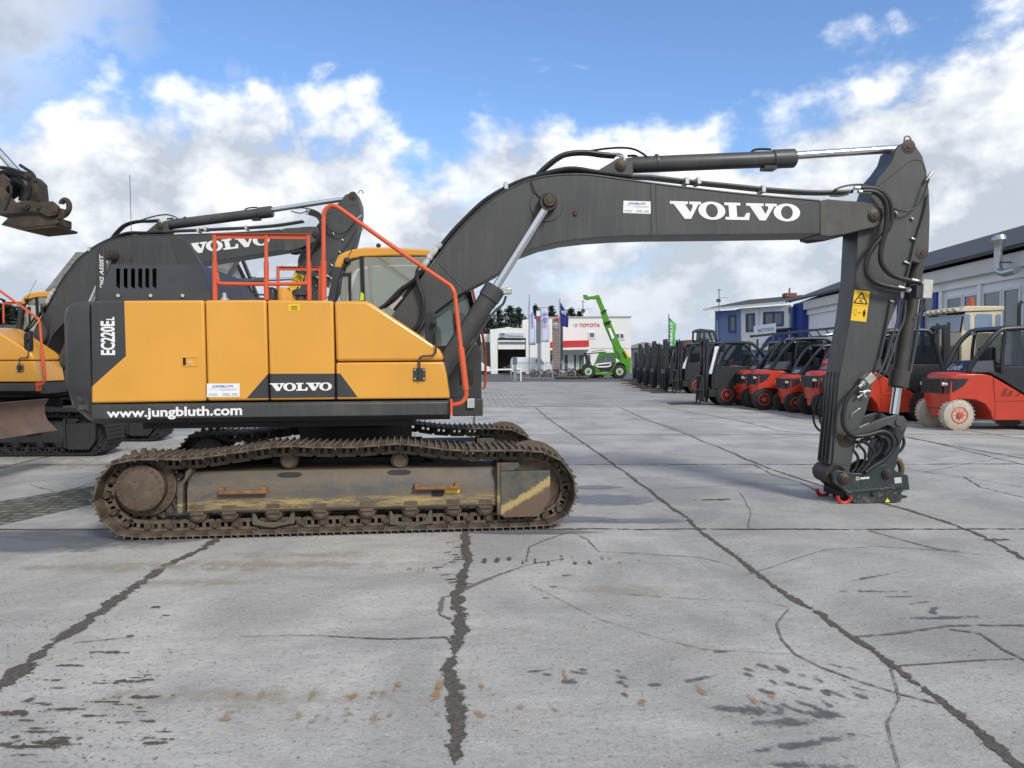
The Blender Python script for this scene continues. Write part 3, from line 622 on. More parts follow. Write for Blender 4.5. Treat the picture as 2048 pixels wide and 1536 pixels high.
    fit_text(text_polys('DIG ASSIST', .02, .3), [U(200, 577, .3), U(199, 509, .3), U(207, 508, .3), U(208, 577, .3)], (0, -.004, 0), 'lettering', M_WHT, po)
    # whip antenna
    mb = MB(); mb.tube([U(265, 530, .6), U(262, 440, .6), U(259.5, 349, .6)], .0035, 5); pt('whip_antenna', mb, M_BLK)
    # deck furniture
    mb = MB(); mb.box(U(535, 575, -1).x, U(556, 575, -1).x, -1.16, -.98, zt - .02, U(545.5, 575, -1.1).z); pt('battery_box', mb, M_GREY, bevel=.02)
    mb = MB(); a = U(568, 599, -1.12); mb.cyl((a.x, a.y, zt - .02), (a.x, a.y, U(568, 576, -1.12).z), .062); mb.box(a.x + .03, a.x + .16, -1.17, -1.05, zt - .02, zt + .1); pt('filler_neck', mb, M_YEL, bevel=.01)
    mb = MB(); a = U(601, 590, -1.15); mb.lathe((a.x, a.y, zt + .0), (a.x, a.y, zt + .12), [(0, .05), (.45, .05), (.5, .075), (.85, .08), (1, .05)], 18); pt('filler_cap', mb, M_CW)
    mb = MB(); a = U(449, 598, -1.1); mb.lathe((a.x, a.y, zt - .02), (a.x, a.y, zt + .09), [(0, .04), (.5, .04), (.55, .02), (1, .02)], 14); pt('vent_cap', mb, M_SIL)
    # --- handrails
    yr = -1.18; mb = MB()
    for a, b in ((430, 429), (533, 532), (618.5, 616)): mb.tube([U(a, 599, yr), U(b, 470, yr)], .018, 10); mb.tube([U(a, 600, yr), U((a + b) / 2, 523, yr)], .024, 10)
    mb.box(U(424, 467.5, yr).x, U(621, 467.5, yr).x, yr - .025, yr + .025, U(522.5, 467.5, yr).z - .004, U(522.5, 467.5, yr).z); mb.box(U(432, 472.75, yr).x, U(617, 472.75, yr).x, yr + .0, yr + .006, U(524.5, 477.5, yr).z, U(524.5, 468, yr).z - .006)
    mb.tube([U(433, 545, yr), U(436, 560, yr), U(449, 567.5, yr), U(600, 567.5, yr), U(612, 563, yr), U(616, 548, yr)], .019, 10, 4)
    for a in (430, 533, 618): mb.box(U(a, 600, yr).x - .07, U(a, 600, yr).x + .07, yr - .06, yr + .06, zt - .022, zt - .002)
    pt('handrail', mb, M_ORG)
    mb = MB(); ya = -1.24
    mb.tube([U(*p) for p in ((647, 599, -1.18), (647, 450, -1.18), (647, 432, -1.18), (651, 419, -1.18), (661, 412, -1.18), (671, 413, -1.19), (684, 420, -1.19), (780, 489, -1.22), (890, 564, -1.28), (902, 573, -1.29), (908, 584, -1.3), (911, 600, -1.3), (922, 700, -1.34), (932, 780, -1.36), (931, 795, -1.36), (922, 806, -1.36), (905, 810, -1.34))], .021, 12, 3)
    mb.tube([U(647, 600, -1.18), U(647, 522, -1.18)], .03, 12); mb.tube([U(922, 695, -1.34), U(932, 780, -1.36)], .03, 12)
    mb.box(U(647, 600, yr).x - .09, U(647, 600, yr).x + .09, yr - .06, yr + .06, zt - .022, zt - .002); c = U(903, 811, -1.34); mb.box(c.x - .012, c.x + .012, -1.36, -1.24, c.z - .09, c.z + .06)
    pt('handrail', mb, M_ORG)
    yf = 1.1; mb = MB()
    mb.box(U(553, 533, yf).x, U(640, 533, yf).x, yf - .02, yf + .02, U(596.5, 533, yf).z - .004, U(596.5, 533, yf).z); mb.box(U(553, 537.25, yf).x, U(640, 537.25, yf).x, yf, yf + .005, U(596.5, 541, yf).z, U(596.5, 533.5, yf).z)
    mb.tube([U(556, 602, yf), U(556, 534, yf)], .02, 8); mb.tube([U(640, 602, yf), U(640, 534, yf)], .02, 8); pt('handrail', mb, M_ORG)
    mb = MB(); mb.tube([U(*p, 1.36) for p in ((943, 570), (951, 607), (963, 660), (970, 705), (970.5, 768), (964, 776))], .017, 8, 3); pt('handrail', mb, M_ORG)
    # --- mirror with its bracket
    mb = MB(); mb.box(*[U(827, 748.5, YB).x, U(851, 748.5, YB).x], YB - .022, YB - .004, U(839, 761, YB).z, U(839, 736, YB).z); br = pt('mirror_bracket', mb, M_GREY, bevel=.006)
    mb = MB(); mb.tube([U(*p, YB - .035) for p in ((839, 760), (839, 722), (842, 714), (850, 712), (864, 711), (870, 706), (872, 698), (872, 660))], .010, 8, 3); mb.build('mirror_arm', M_GREY, br)
    mb = MB()
    for a, b in ((830, 739.5), (848, 739.5), (830, 757.5), (848, 757.5)): mb.cyl(U(a, b, YB - .022), U(a, b, YB - .032), .008, n=8)
    mb.build('bolt', M_SIL, br)
    mb = MB(); mb.poly(UP([(849, 640), (852, 625), (862, 622), (871, 627), (873, 645), (873, 678), (870, 690), (858, 691), (851, 680)], -1.27), -1.29, -1.19); mb.cyl(U(868, 645, -1.3), U(868, 645, -1.36), .026, n=12); pt('mirror', mb, M_BLK, bevel=.012)
    # --- cab
    y0, y1 = .36, 1.30
    cab = thing('cab', None, None); cab.parent = root
    def cp(name, mb, m, **kw): return mb.build(name, m, cab, **kw)
    # roof shell with curved rear corner
    def roofring(y, ins): return [Vector((a.x, y, a.z)) for a in [U(px, py, .36) for px, py in ((667, 535), (669, 524), (676, 510), (684, 505), (703, 498), (730, 493.5), (790, 494), (852, 498), (930, 505), (932, 512), (852, 512), (790, 511), (730, 513), (703, 517), (693, 522), (683, 536))]]
    mb = MB(); mb.loft([roofring(y0 + .03, 0), roofring(y1 - .03, 0)]); pt('cab_roof', mb, M_YEL, par=cab, bevel=.02) if False else mb.build('cab_roof', M_YEL, cab, bevel=.02, seg=3)
    mb = MB(); x_ = [U(a, 511, .36).x for a in (690, 925)]; mb.box(x_[0], x_[1], y0 + .04, y1 - .04, U(790, 511, .36).z, U(790, 502, .36).z); cp('cab_ceiling', mb, M_BEI)
    mb = MB()
    for (ya_, yb_) in ((y0, y0 + .07), (y1 - .07, y1)):
        mb.poly(UP([(667, 534), (684, 534), (677, 560), (670, 602), (668, 640), (648, 640), (655, 600)], y0), ya_, yb_)
    pl = cp('rear_pillar', mb, M_GREY, bevel=.01)
    for (ya_, yb_) in ((y0, y0 + .05), (y1 - .05, y1)):
        mb = MB(); mb.poly(UP([(920, 512), (930, 512), (944, 590), (958, 650), (963, 690), (955, 690), (948, 650), (934, 592)], y0), ya_, yb_)
        mb.poly(UP([(719, 512), (727, 512), (730, 600), (730, 690), (723, 690), (723, 600)], y0), ya_, yb_); cp('window_post', mb, M_SEAL)
    mb = MB()
    for (ya_, yb_) in ((y0, y0 + .06), (y1 - .06, y1)):
        mb.poly(UP([(700, 700), (955, 688), (963, 700), (963, 822), (700, 822)], y0), ya_, yb_)
    xf = U(963, 780, y0).x; zc0 = U(900, 822, y0).z; mb.box(U(690, 780, y0).x, xf, y0 + .06, y1 - .06, zc0, zc0 + .12); mb.box(xf - .06, xf, y0 + .06, y1 - .06, zc0 + .12, zc0 + .55)
    cp('cab_body', mb, M_GREY, bevel=.012)
    mb = MB(); mb.poly(UP([(920, 738), (946, 738), (946, 768), (920, 768)], y0), y0 - .012, y0 - .001); cp('access_cover', mb, M_BLK, bevel=.004)
    mb = MB(); mb.box(U(905, 807.5, y0 - .4).x, U(962, 807.5, y0).x, -.2, y1, U(933.5, 822, y0).z - .02, U(933.5, 793, y0).z); pt('front_step', mb, M_GREY, bevel=.01)
    mb = MB(); mb.box(U(932, 801, y0).x, U(946, 801, y0).x, -.235, -.205, U(939, 810, y0).z, U(939, 792, y0).z); pt('valve', mb, M_SIL, bevel=.004)
    g1 = UP([(674, 640), (680, 600), (684, 560), (697, 524), (730, 514), (852, 513), (920, 514), (938, 590), (952, 650), (958, 692), (700, 704)], y0)
    for k, yy in (('side_window', y0 + .02), ('side_window', y1 - .03)):
        mb = MB(); mb.poly(g1, yy, yy + .006); cp(k, mb, M_GLS if yy < 1 else M_GLB, smooth=False)
    mb = MB(); fr = UV3([(926, 512), (940, 590), (954, 650), (961, 695)], y0); mb.loft([[(p.x, y0 + .05, p.z) for p in fr], [(p.x, y1 - .05, p.z) for p in fr]], False, False); cp('windscreen', mb, M_GLB, smooth=False)
    mb = MB(); mb.poly(UP([(684, 547), (702, 545), (702, 602), (697, 602), (697, 551), (684, 552)], y0), y0 + .0, y0 + .03)
    mb.tube([U(751, 513, .9), U(762, 527, .9), U(790, 545, .9), U(830, 571, .9), U(860, 600, .9)], .022, 6); cp('inner_frame', mb, M_SEAL)
    mb = MB(); sx_ = U(800, 700, .8).x; zf = zc0 + .45
    mb.box(sx_ - .25, sx_ + .27, .58, 1.08, zf, zf + .15); mb.loft([[(sx_ - .3, .6, zf + .1), (sx_ - .16, .6, zf + .1), (sx_ - .16, 1.06, zf + .1), (sx_ - .3, 1.06, zf + .1)], [(sx_ - .45, .62, zf + .8), (sx_ - .33, .62, zf + .8), (sx_ - .33, 1.04, zf + .8), (sx_ - .45, 1.04, zf + .8)]])
    mb.box(sx_ - .2, sx_ + .45, .46, .56, zf + .3, zf + .38); mb.box(sx_ + .65, sx_ + .8, .45, .6, zf - .1, zf + .72); cp('driver_seat', mb, M_BLK, bevel=.03)
    mb = MB(); mb.poly(UP([(722, 584), (728, 588), (728, 601), (719, 601)], y0 - .01), y0 - .012, y0 - .004); cp('sticker', mb, mat('lime_sticker', (.6, .65, .05), .5), smooth=False)
    mb = MB(); mb.ball(U(694, 522, y0 - .02), .045, 10); mb.tube([U(696, 515, y0 - .02), U(714, 478, y0 - .02), U(727, 455, y0 - .02)], .004, 5); mb.ball(U(757, 491, .7), .03, 8); cp('antenna', mb, M_BLK)
    # --- boom
    yb0, yb1 = -.35, .15
    upper = [(786, 628), (800, 611), (835, 565), (872, 517), (905, 475), (940, 437), (975, 405), (1010, 382), (1050, 363), (1090, 353), (1130, 349), (1170, 349), (1215, 354), (1301, 366), (1400, 378), (1500, 389), (1638, 401), (1656, 401)]
    lower = [(1656, 466), (1638, 466), (1500, 468), (1400, 469), (1305, 470), (1240, 472), (1180, 476), (1130, 482), (1085, 492), (1045, 507), (995, 547), (940, 576), (905, 597), (872, 622), (850, 642), (838, 662), (820, 690), (790, 685)]
    mb = MB(); mb.poly(UP(upper + lower, yb0), yb0, yb1); boom = pt('boom', mb, M_BOOM, ang=25)
    def lip(line, w_, y): 
        P = smooth_path(UV3(line, y), 3); mb = MB()
        mb.tube(P, w_, 6); return mb
    mb = MB()
    for ln in (upper[3:-1], lower[1:12]): mb.tube(smooth_path(UV3(ln, yb0), 3), .011, 6)
    for a, b in (((1301, 367), (1303, 470)), ((1311, 368), (1313, 470)), ((1640, 402), (1642, 466)), ((871, 520), (930, 581))): mb.tube([U(*a, yb0), U(*b, yb0)], .006, 6)
    mb.poly(UP([(1302, 368), (1310, 369), (1312, 469), (1304, 469)], yb0), yb0 - .004, yb0 + .002); mb.build('weld_seam', M_BOOM, boom)
    # forged boom nose
    mb = MB(); nose = [(1656, 398), (1690, 401), (1725, 403), (1750, 407), (1764, 417), (1768, 432), (1763, 446), (1750, 455), (1725, 460), (1690, 469), (1656, 474), (1640, 470), (1640, 401)]
    mb.poly(UP(nose, yb0 - .01), yb0 - .01, yb0 + .07); mb.poly(UP(nose, yb0 - .01), yb1 - .07, yb1 + .01); mb.poly(UP([(1640, 401), (1690, 403), (1690, 468), (1640, 469)], yb0), yb0 + .07, yb1 - .07)
    mb.build('boom_nose', mat('nose_paint', (.07, .066, .06), .5, 0, .2, 6, dirt=.35, dcol=(.13, .115, .09)), boom, bevel=.012)
    def pin(px, py, y, r, out=.05, name='pivot_pin', par=boom, ring=True):
        c = U(px, py, y); mb = MB()
        if ring: mb.lathe(c, c + Vector((0, -out * .5, 0)), [(0, r * 1.35), (.8, r * 1.35), (1, r * 1.2)], 24)
        mb.lathe(c, c + Vector((0, -out, 0)), [(0, r), (.9, r), (1, r * .85)], 20); mb.cyl(c + Vector((0, -out, 0)), c + Vector((0, -out - .01, 0)), r * .45, n=6)
        return mb.build(name, M_PIN, par)
    c = U(1093, 410, yb0); mb = MB(); mb.lathe(c, c + Vector((0, -.012, 0)), [(0, .185), (1, .18)], 40); mb.build('pivot_plate', M_BOOM, boom)
    pin(1095, 407, yb0 - .012, .075, .20); pin(1748, 431, yb0 - .01, .055, .03)
    fit_text(slab_polys('VOLVO'), [U(1339, 401, yb0), U(1600, 408, yb0), U(1600, 443.5, yb0), U(1344, 438, yb0)], (0, -.004, 0), 'lettering', M_WHT, boom)
    sticker([(1247, 401.5), (1302, 403), (1301, 428), (1246, 426)], yb0, .004, boom)
    mb = MB(); mb.box(*[U(1147, 427, yb0).x, U(1154, 427, yb0).x], yb0 - .02, yb0, U(1150.5, 431, yb0).z, U(1150.5, 423, yb0).z); mb.build('reflector', mat('dark_red', (.12, .01, .01), .4), boom)
    mb = MB(); mb.poly(UP([(778, 612), (800, 588), (806, 595), (785, 619)], yb0), yb0 - .004, yb0 + .0); mb.build('part_plate', mat('pale_plate', (.45, .38, .37), .5), boom)
    # boom cylinders, one on each side
    for k, y in enumerate((-.47, .27)):
        mb = MB(); e0, e1 = U(880, 745, -.47), U(992, 574, -.47); e0.y = e1.y = y
        mb.lathe(e0, e1, [(-.06, .06), (0, .1), (.02, .103), (.86, .103), (.865, .118), (.995, .118), (1, .1)], 28); cy = mb.build('boom_cylinder', M_BOOM, boom)
        e2 = U(1092, 416, -.47); e2.y = y; mb = MB(); mb.cyl(e1, e2, .044, n=20); mb.build('cylinder_rod', M_CHR, cy)
        mb = MB(); e3 = U(1095, 407, -.47); e3.y = y; mb.cyl(e3 + Vector((0, -.06, 0)), e3 + Vector((0, .06, 0)), .085, n=24); mb.build('rod_eye', M_PIN, cy)
        if k == 0:
            mb = MB(); q = U(1008, 585, y - .02); mb.box(q.x - .03, q.x + .08, y - .06, y + .03, q.z - .02, q.z + .05); mb.build('fitting', M_ZINC, cy, bevel=.01)
            mb = MB(); mb.tube(UV3([(1012, 592), (1006, 608), (990, 622), (968, 650), (945, 690), (925, 725)], y - .02), .014, 8, 4); mb.tube(UV3([(1000, 594), (992, 606), (978, 622), (958, 652), (935, 690)], y + .05), .012, 8, 4); mb.build('hydraulic_pipe', M_BOOM, cy)
    # bracket and arm cylinder on top of the boom
    mb = MB(); br2 = [(1180, 351), (1222, 326), (1234, 318), (1248, 317), (1260, 322), (1264, 332), (1266, 359)]
    mb.poly(UP(br2, -.16), -.20, -.14); mb.poly(UP(br2, -.16), -.04, .02); mb.build('cylinder_bracket', M_BOOM, boom, bevel=.006)
    pin(1242, 331, -.20, .05, .03, par=boom)
    mb = MB(); a, b, ya2 = U(1246, 331, -.09), U(1590, 316.5, -.09), 0
    mb.lathe(a, b, [(0, .075), (.05, .085), (.06, .092), (.86, .092), (.87, .108), (.99, .108), (1, .09)], 28); q = U(1313, 326, -.09); mb.lathe(q - (b - a) * .006, q + (b - a) * .006, [(0, .1), (1, .1)], 24)
    ac = mb.build('arm_cylinder', M_BOOM, boom); armc = ac
    mb = MB(); e = U(1806, 297, -.09); mb.cyl(a.lerp(b, .35), e, .046, n=20); mb.build('cylinder_rod', M_CHR, ac)
    mb = MB(); mb.box(U(1525, 336.5, -.1).x, U(1550, 336.5, -.1).x, -.16, -.02, U(1537.5, 340, -.1).z, U(1537.5, 333, -.1).z); mb.tube(UV3([(1500, 308), (1508, 300), (1525, 298), (1542, 299)], -.09), .014, 8, 3); mb.build('cylinder_port', M_RUB, ac)
    # hoses along the boom
    mb = MB(); HB = -.30
    for dy, r in ((0, .026), (.10, .026), (.2, .02)):
        mb.tube([v + Vector((0, dy, dy * .06)) for v in UV3([(790, 622), (806, 598), (838, 552), (872, 505), (905, 464), (935, 433), (966, 404), (1002, 381), (1045, 361), (1085, 349), (1115, 341), (1150, 337), (1200, 345), (1262, 352)], HB)], r, 8, 3)
    mb.build('hydraulic_hose', M_RUB, boom)
    mb = MB()
    for dy in (0, .1): mb.tube([v + Vector((0, dy, 0)) for v in UV3([(1262, 352), (1300, 353), (1368, 361), (1450, 369), (1525, 377), (1590, 382), (1640, 384), (1705, 383)], HB)], .021, 8, 2)
    mb.build('hydraulic_pipe', M_BOOM, boom)
    mb = MB()
    for dy, up in ((0, 0), (.08, 3)): mb.tube([v + Vector((0, dy, 0)) for v in UV3([(1075, 349 + up), (1095, 330), (1120, 312), (1145, 305), (1175, 304), (1205, 308), (1232, 310)], -.2)], .024, 8, 3)
    mb.tube(UV3([(1085, 345), (1130, 312), (1180, 302), (1225, 296), (1262, 297), (1285, 307), (1300, 320)], -.15), .012, 6, 3); mb.tube(UV3([(1255, 312), (1272, 312), (1280, 322)], -.1), .014, 6, 3); mb.build('hydraulic_hose', M_RUB, boom)
    mb = MB()
    for dy in (0, .08): mb.tube([v + Vector((0, dy, 0)) for v in UV3([(1218, 307), (1236, 306), (1246, 310), (1249, 322)], -.2)], .018, 8, 3)
    for px, py in ((1012, 371), (1373, 361), (1526, 377), (1397, 361)): v = U(px, py, HB); mb.box(v.x - .022, v.x + .022, HB - .035, HB + .13, v.z - .045, v.z + .035)
    mb.build('hose_clamp', M_SIL, boom, bevel=.005)
    # valve block low on the boom top
    mb = MB()
    for (p, q, r) in (((848, 532), (862, 512), .034), ((862, 512), (882, 487), .030), ((855, 515), (872, 492), .02)): mb.lathe(U(*p, -.36), U(*q, -.36), [(0, r * .8), (.1, r), (.5, r), (.52, r * .75), (.7, r * .75), (.72, r), (1, r)], 12)
    mb.build('valve_block', M_SIL, boom)
    mb = MB(); mb.tube(UV3([(836, 540), (834, 560), (846, 600), (845, 630), (835, 652), (815, 668)], -.42), .024, 8, 4)
    mb.tube(UV3([(848, 538), (825, 562), (802, 578), (785, 595), (770, 610), (755, 620)], -.40), .02, 8, 4); mb.tube(UV3([(845, 545), (815, 572), (792, 598), (768, 615)], -.35), .018, 8, 3); mb.tube(UV3([(838, 532), (832, 545), (836, 556)], -.42), .012, 6, 3)
    mb.tube(UV3([(1062, 362), (1066, 375), (1070, 384), (1080, 396)], yb0 - .02), .006, 6, 3); mb.build('hydraulic_hose', M_RUB, boom)
    boomset.append(boom)
    # --- arm
    ya0, ya1 = -.26, .08
    armp = [(1812, 283), (1824, 282), (1833, 294), (1845, 312), (1853, 340), (1858, 380), (1860, 430), (1858, 500), (1854, 515), (1846, 526), (1835, 526), (1825, 522), (1818, 545), (1811, 566), (1802, 587), (1790, 620), (1776, 655), (1763, 692), (1751, 733), (1742, 785), (1733, 820), (1720, 853), (1710, 893), (1700, 940), (1698, 960), (1664, 960), (1665, 927), (1677, 760), (1700, 636), (1710, 558), (1715, 462), (1725, 440), (1740, 400), (1755, 357), (1772, 338), (1786, 318), (1793, 296)]
    mb = MB(); mb.poly(UP(armp, ya0), ya0, ya1); arm = pt('arm', mb, M_BOOM, bevel=.008, ang=25)
    mb = MB(); mb.tube(smooth_path(UV3([(1757, 372), (1778, 356), (1800, 338), (1822, 322), (1842, 322), (1851, 345)], ya0), 3), .006, 6)
    mb.tube(UV3([(1716, 470), (1711, 558), (1701, 636), (1678, 760), (1666, 925)], ya0), .006, 6); mb.tube(UV3([(1664, 925), (1700, 931)], ya0), .005, 6); mb.tube(UV3([(1660, 572), (1808, 586)], ya0), .003, 6); mb.build('weld_seam', M_BOOM, arm)
    # wear bars on the inner edge
    mb = MB()
    for k in range(4):
        yy = ya0 + .02 + k * .085
        a_, b_ = U(1683, 745, ya0), U(1664, 928, ya0); mb.beam((a_.x - .012, yy + .012, a_.z), (b_.x - .012, yy + .012, b_.z), .022, .04, up=(1, 0, 0))
    mb.build('wear_bar', M_BOOM, arm, bevel=.003)
    pin(1817, 293, ya0, .06, .012, par=arm); pin(1844, 506, ya0, .055, .012, par=arm); pin(1692, 877, ya0, .075, .02, par=arm)
    mb = MB(); mb.poly(UP([(1788, 300), (1792, 322), (1776, 350), (1752, 376), (1742, 376), (1770, 340), (1782, 318)], .0), -.02, .05); mb.tube(UV3([(1808, 285), (1810, 274), (1818, 273), (1823, 282)], -.1), .008, 6, 4); mb.build('arm_flange', M_BOOM, arm)
    # warning sign
    def sgn(c, y, par):
        P = [U(a, b, y) for a, b in c]; lerp = lambda u, t: (P[0] * (1 - u) + P[1] * u) * (1 - t) + (P[3] * (1 - u) + P[2] * u) * t + Vector((0, -.006, 0))
        mb = MB(); mb.add([p + Vector((0, -.004, 0)) for p in P], [(0, 1, 2, 3)]); s = mb.build('warning_sign', M_WARN, par, smooth=False)
        mb = MB()
        def ln(u0, t0, u1, t1, w_=.035):
            a, b = lerp(u0, t0), lerp(u1, t1); d = (b - a).normalized(); n = Vector((-d.z, 0, d.x)) * w_ * .12; mb.add([a + n, b + n, b - n, a - n], [(0, 1, 2, 3)])
        ln(.5, .06, .08, .42, .06); ln(.5, .06, .92, .42, .06); ln(.08, .42, .92, .42, .06)
        def blob(pts): mb.add([lerp(a, b) for a, b in pts], [tuple(range(len(pts)))])
        for u in (.36, .52): blob([(u, .24), (u + .1, .22), (u + .13, .26), (u + .05, .29)])
        blob([(.38, .33), (.5, .31), (.62, .36), (.58, .39), (.48, .35), (.4, .36)])
        ln(.02, .5, .98, .5, .01); ln(.15, .62, .3, .62, .012); ln(.15, .82, .3, .82, .012); ln(.15, .62, .15, .82, .012); ln(.3, .62, .3, .82, .012)
        for u in (.42, .53): blob([(u, .72), (u + .06, .70), (u + .08, .73), (u + .02, .75)])
        blob([(.76, .60), (.84, .60), (.84, .65), (.76, .65)]); blob([(.70, .66), (.90, .66), (.88, .78), (.84, .88), (.81, .78), (.78, .88), (.73, .78)])
        mb.build('pictogram', M_SEAL, s, smooth=False)
    sgn([(1708, 579.5), (1739.5, 583), (1732, 644), (1700, 640.5)], ya0, arm)
    # hoses round the arm pivot
    mb = MB()
    for pts, r, y in (([(1722, 375), (1745, 376), (1765, 385), (1779, 405), (1783, 430), (1779, 452), (1765, 472), (1748, 492), (1736, 512), (1731, 530), (1734, 548), (1748, 563), (1770, 571), (1795, 576), (1818, 579)], .029, -.40),
                      ([(1724, 382), (1750, 384), (1768, 400), (1774, 425), (1772, 455), (1765, 485), (1761, 510), (1765, 530), (1780, 547), (1800, 556), (1825, 562), (1842, 565)], .029, -.42),
                      ([(1668, 380), (1690, 372), (1720, 369), (1745, 374), (1762, 388), (1770, 400), (1785, 415), (1810, 422), (1830, 415), (1845, 395), (1858, 358)], .010, -.34), ([(1660, 392), (1690, 390), (1715, 372)], .01, -.36)):
        mb.tube(UV3(pts, y), r, 10, 4)
    mb.build('hydraulic_hose', M_RUB, arm)
    mb = MB()
    for p, q, r, y in (((1708, 375), (1735, 376), .024, -.39), ((1716, 383), (1742, 384), .024, -.42), ((1822, 560), (1845, 566), .028, -.42), ((1795, 574), (1820, 581), .028, -.40), ((1852, 362), (1864, 345), .02, -.3), ((1790, 423), (1796, 430), .012, -.28), ((1822, 435), (1828, 440), .012, -.28), ((1822, 476), (1832, 480), .014, -.28), ((1808, 523), (1818, 527), .014, -.28), ((1780, 601), (1788, 604), .014, -.28)): mb.cyl(U(*p, y), U(*q, y), r, n=10)
    mb.build('fitting', M_ZINC, arm, bevel=.003)
    mb = MB()
    for pts, y in (([(1856, 390), (1848, 430), (1832, 480), (1820, 530), (1812, 560)], -.29), ([(1782, 606), (1772, 660), (1758, 720), (1750, 745)], -.29), ([(1800, 590), (1795, 640), (1780, 690), (1765, 735), (1750, 755)], -.30), ([(1812, 600), (1808, 640), (1795, 670), (1780, 720), (1770, 745)], -.30)): mb.tube(UV3(pts, y), .013, 8, 3)
    mb.build('hydraulic_pipe', M_BOOM, arm)
    mb = MB(); mb.poly(UP([(1846, 559), (1865, 560), (1862, 597), (1844, 596)], -.42), -.44, -.30); mb.build('valve_block', mat('valve_paint', (.50, .50, .46), .45, 0, .1, 10), arm, bevel=.006)
    mb = MB(); mb.poly(UP([(1832, 570), (1847, 572), (1845, 597), (1830, 596)], -.40), -.42, -.30); mb.tube(UV3([(1848, 600), (1846, 615), (1838, 628), (1825, 640)], -.36), .014, 8, 3); mb.build('solenoid', M_GREY, arm, bevel=.005)
    # bucket cylinder
    a, b = U(1832, 530, -.09), U(1795, 776, -.09); mb = MB(); mb.lathe(a, b, [(-.02, .05), (0, .085), (.85, .085), (.855, .112), (.985, .112), (1, .09)], 28); bc = mb.build('bucket_cylinder', mat('cylinder_paint', (.05, .045, .04), .5, 0, .2, 6, dirt=.3, dcol=(.10, .085, .065)), arm)
    mb = MB(); e = U(1788, 828, -.09); mb.cyl(b, e, .05, n=20); mb.build('cylinder_rod', M_CHR, bc)
    mb = MB(); mb.tube(UV3([(1843, 600), (1835, 660), (1825, 720), (1820, 745)], -.16), .018, 8, 2); mb.build('hydraulic_pipe', M_BOOM, bc)
    # tipping links
    mb = MB(); lk = [(1692, 870), (1760, 838), (1790, 830), (1806, 832), (1814, 842), (1813, 854), (1803, 861), (1793, 859), (1775, 850), (1700, 884)]
    mb.poly(UP(lk, -.3), -.31, -.27); mb.poly(UP(lk, -.3), .09, .13); mb.cyl(U(1801, 845, -.33), U(1801, 845, -.33) + Vector((0, .5, 0)), .055, n=20); mb.build('tipping_link', M_BOOM, arm, bevel=.008)
    mb = MB(); mb.poly(UP([(1778, 852), (1812, 850), (1798, 890), (1790, 930), (1778, 955), (1765, 950), (1748, 935), (1745, 915), (1750, 885), (1760, 862)], -.14), -.18, .0); mb.build('bucket_link', mat('blue_black', (.03, .038, .05), .42, 0, .1, 5), arm, bevel=.02)
    # big loop hose, fittings
    mb = MB(); mb.tube(UV3([(1730, 762), (1712, 775), (1696, 795), (1687, 820), (1686, 845), (1694, 862), (1710, 872), (1735, 870), (1762, 863), (1778, 868), (1786, 882), (1784, 900), (1770, 918), (1748, 932), (1730, 945)], -.36), .026, 12, 5)
    mb.tube(UV3([(1722, 880), (1738, 890), (1748, 905), (1740, 925), (1722, 945)], -.30), .022, 10, 4); mb.tube(UV3([(1712, 895), (1725, 880), (1740, 876)], -.30), .015, 8, 3)
    for k_, (pts_, r_) in enumerate((([(1690, 860), (1700, 880), (1722, 884), (1748, 874), (1768, 876), (1776, 892), (1764, 912), (1742, 930), (1722, 944)], .020), ([(1706, 900), (1716, 915), (1712, 935), (1704, 944)], .017), ([(1755, 868), (1764, 884), (1756, 906), (1736, 926), (1716, 942)], .018), ([(1718, 890), (1730, 905), (1728, 925), (1714, 944)], .016), ([(1790, 870), (1796, 886), (1784, 905), (1762, 922), (1738, 940)], .015))): mb.tube(UV3(pts_, -.22 - .02 * k_), r_, 8, 4)
    mb.tube(UV3([(1760, 855), (1785, 858), (1802, 870), (1808, 885), (1800, 902), (1780, 915), (1765, 930)], -.05), .018, 8, 4); mb.tube(UV3([(1648, 775), (1634, 800), (1627, 830), (1630, 850), (1640, 862)], .12), .013, 8, 4); mb.tube(UV3([(1665, 790), (1648, 805), (1638, 830), (1645, 855)], .1), .012, 8, 4)
    mb.tube(UV3([(1772, 745), (1760, 755), (1745, 760)], -.30), .012, 6, 2); mb.build('hydraulic_hose', M_RUB, arm)
    mb = MB(); mb.poly(UP([(1728, 757), (1742, 745), (1752, 757), (1737, 770)], -.40), -.42, -.30); mb.lathe(U(1716, 774, -.36), U(1733, 760, -.36), [(0, .03), (.4, .03), (.45, .036), (1, .036)], 12); mb.cyl(U(1718, 784, -.3), U(1740, 782, -.3), .014, n=8); mb.cyl(U(1714, 796, -.3), U(1736, 780, -.3), .016, n=8); mb.cyl(U(1724, 782, -.31), U(1732, 795, -.31), .013, n=8)
    mb.tube(UV3([(1720, 816), (1712, 822), (1704, 828), (1703, 836)], -.28), .006, 6, 2); mb.build('fitting', M_ZINC, arm, bevel=.004)
    # --- quick coupler
    mb = MB(); yc0, yc1 = -.34, .16
    pl_ = [(1664, 947), (1672, 940), (1688, 942), (1706, 946), (1724, 946), (1742, 940), (1756, 932), (1768, 928), (1780, 932), (1794, 943), (1804, 948), (1816, 950), (1820, 979), (1808, 982), (1803, 985), (1804, 990), (1816, 992), (1814, 996), (1803, 998), (1802, 1003), (1712, 1011), (1703, 1000), (1686, 979), (1668, 965)]
    mb.poly(UP(pl_, yc0), yc0, yc0 + .05); mb.poly(UP(pl_, yc0), yc1 - .05, yc1); mb.poly(UP([(1700, 985), (1800, 975), (1800, 1000), (1712, 1008)], yc0), yc0 + .05, yc1 - .05)
    cpl = mb.build('quick_coupler', M_CPL, arm, bevel=.008)
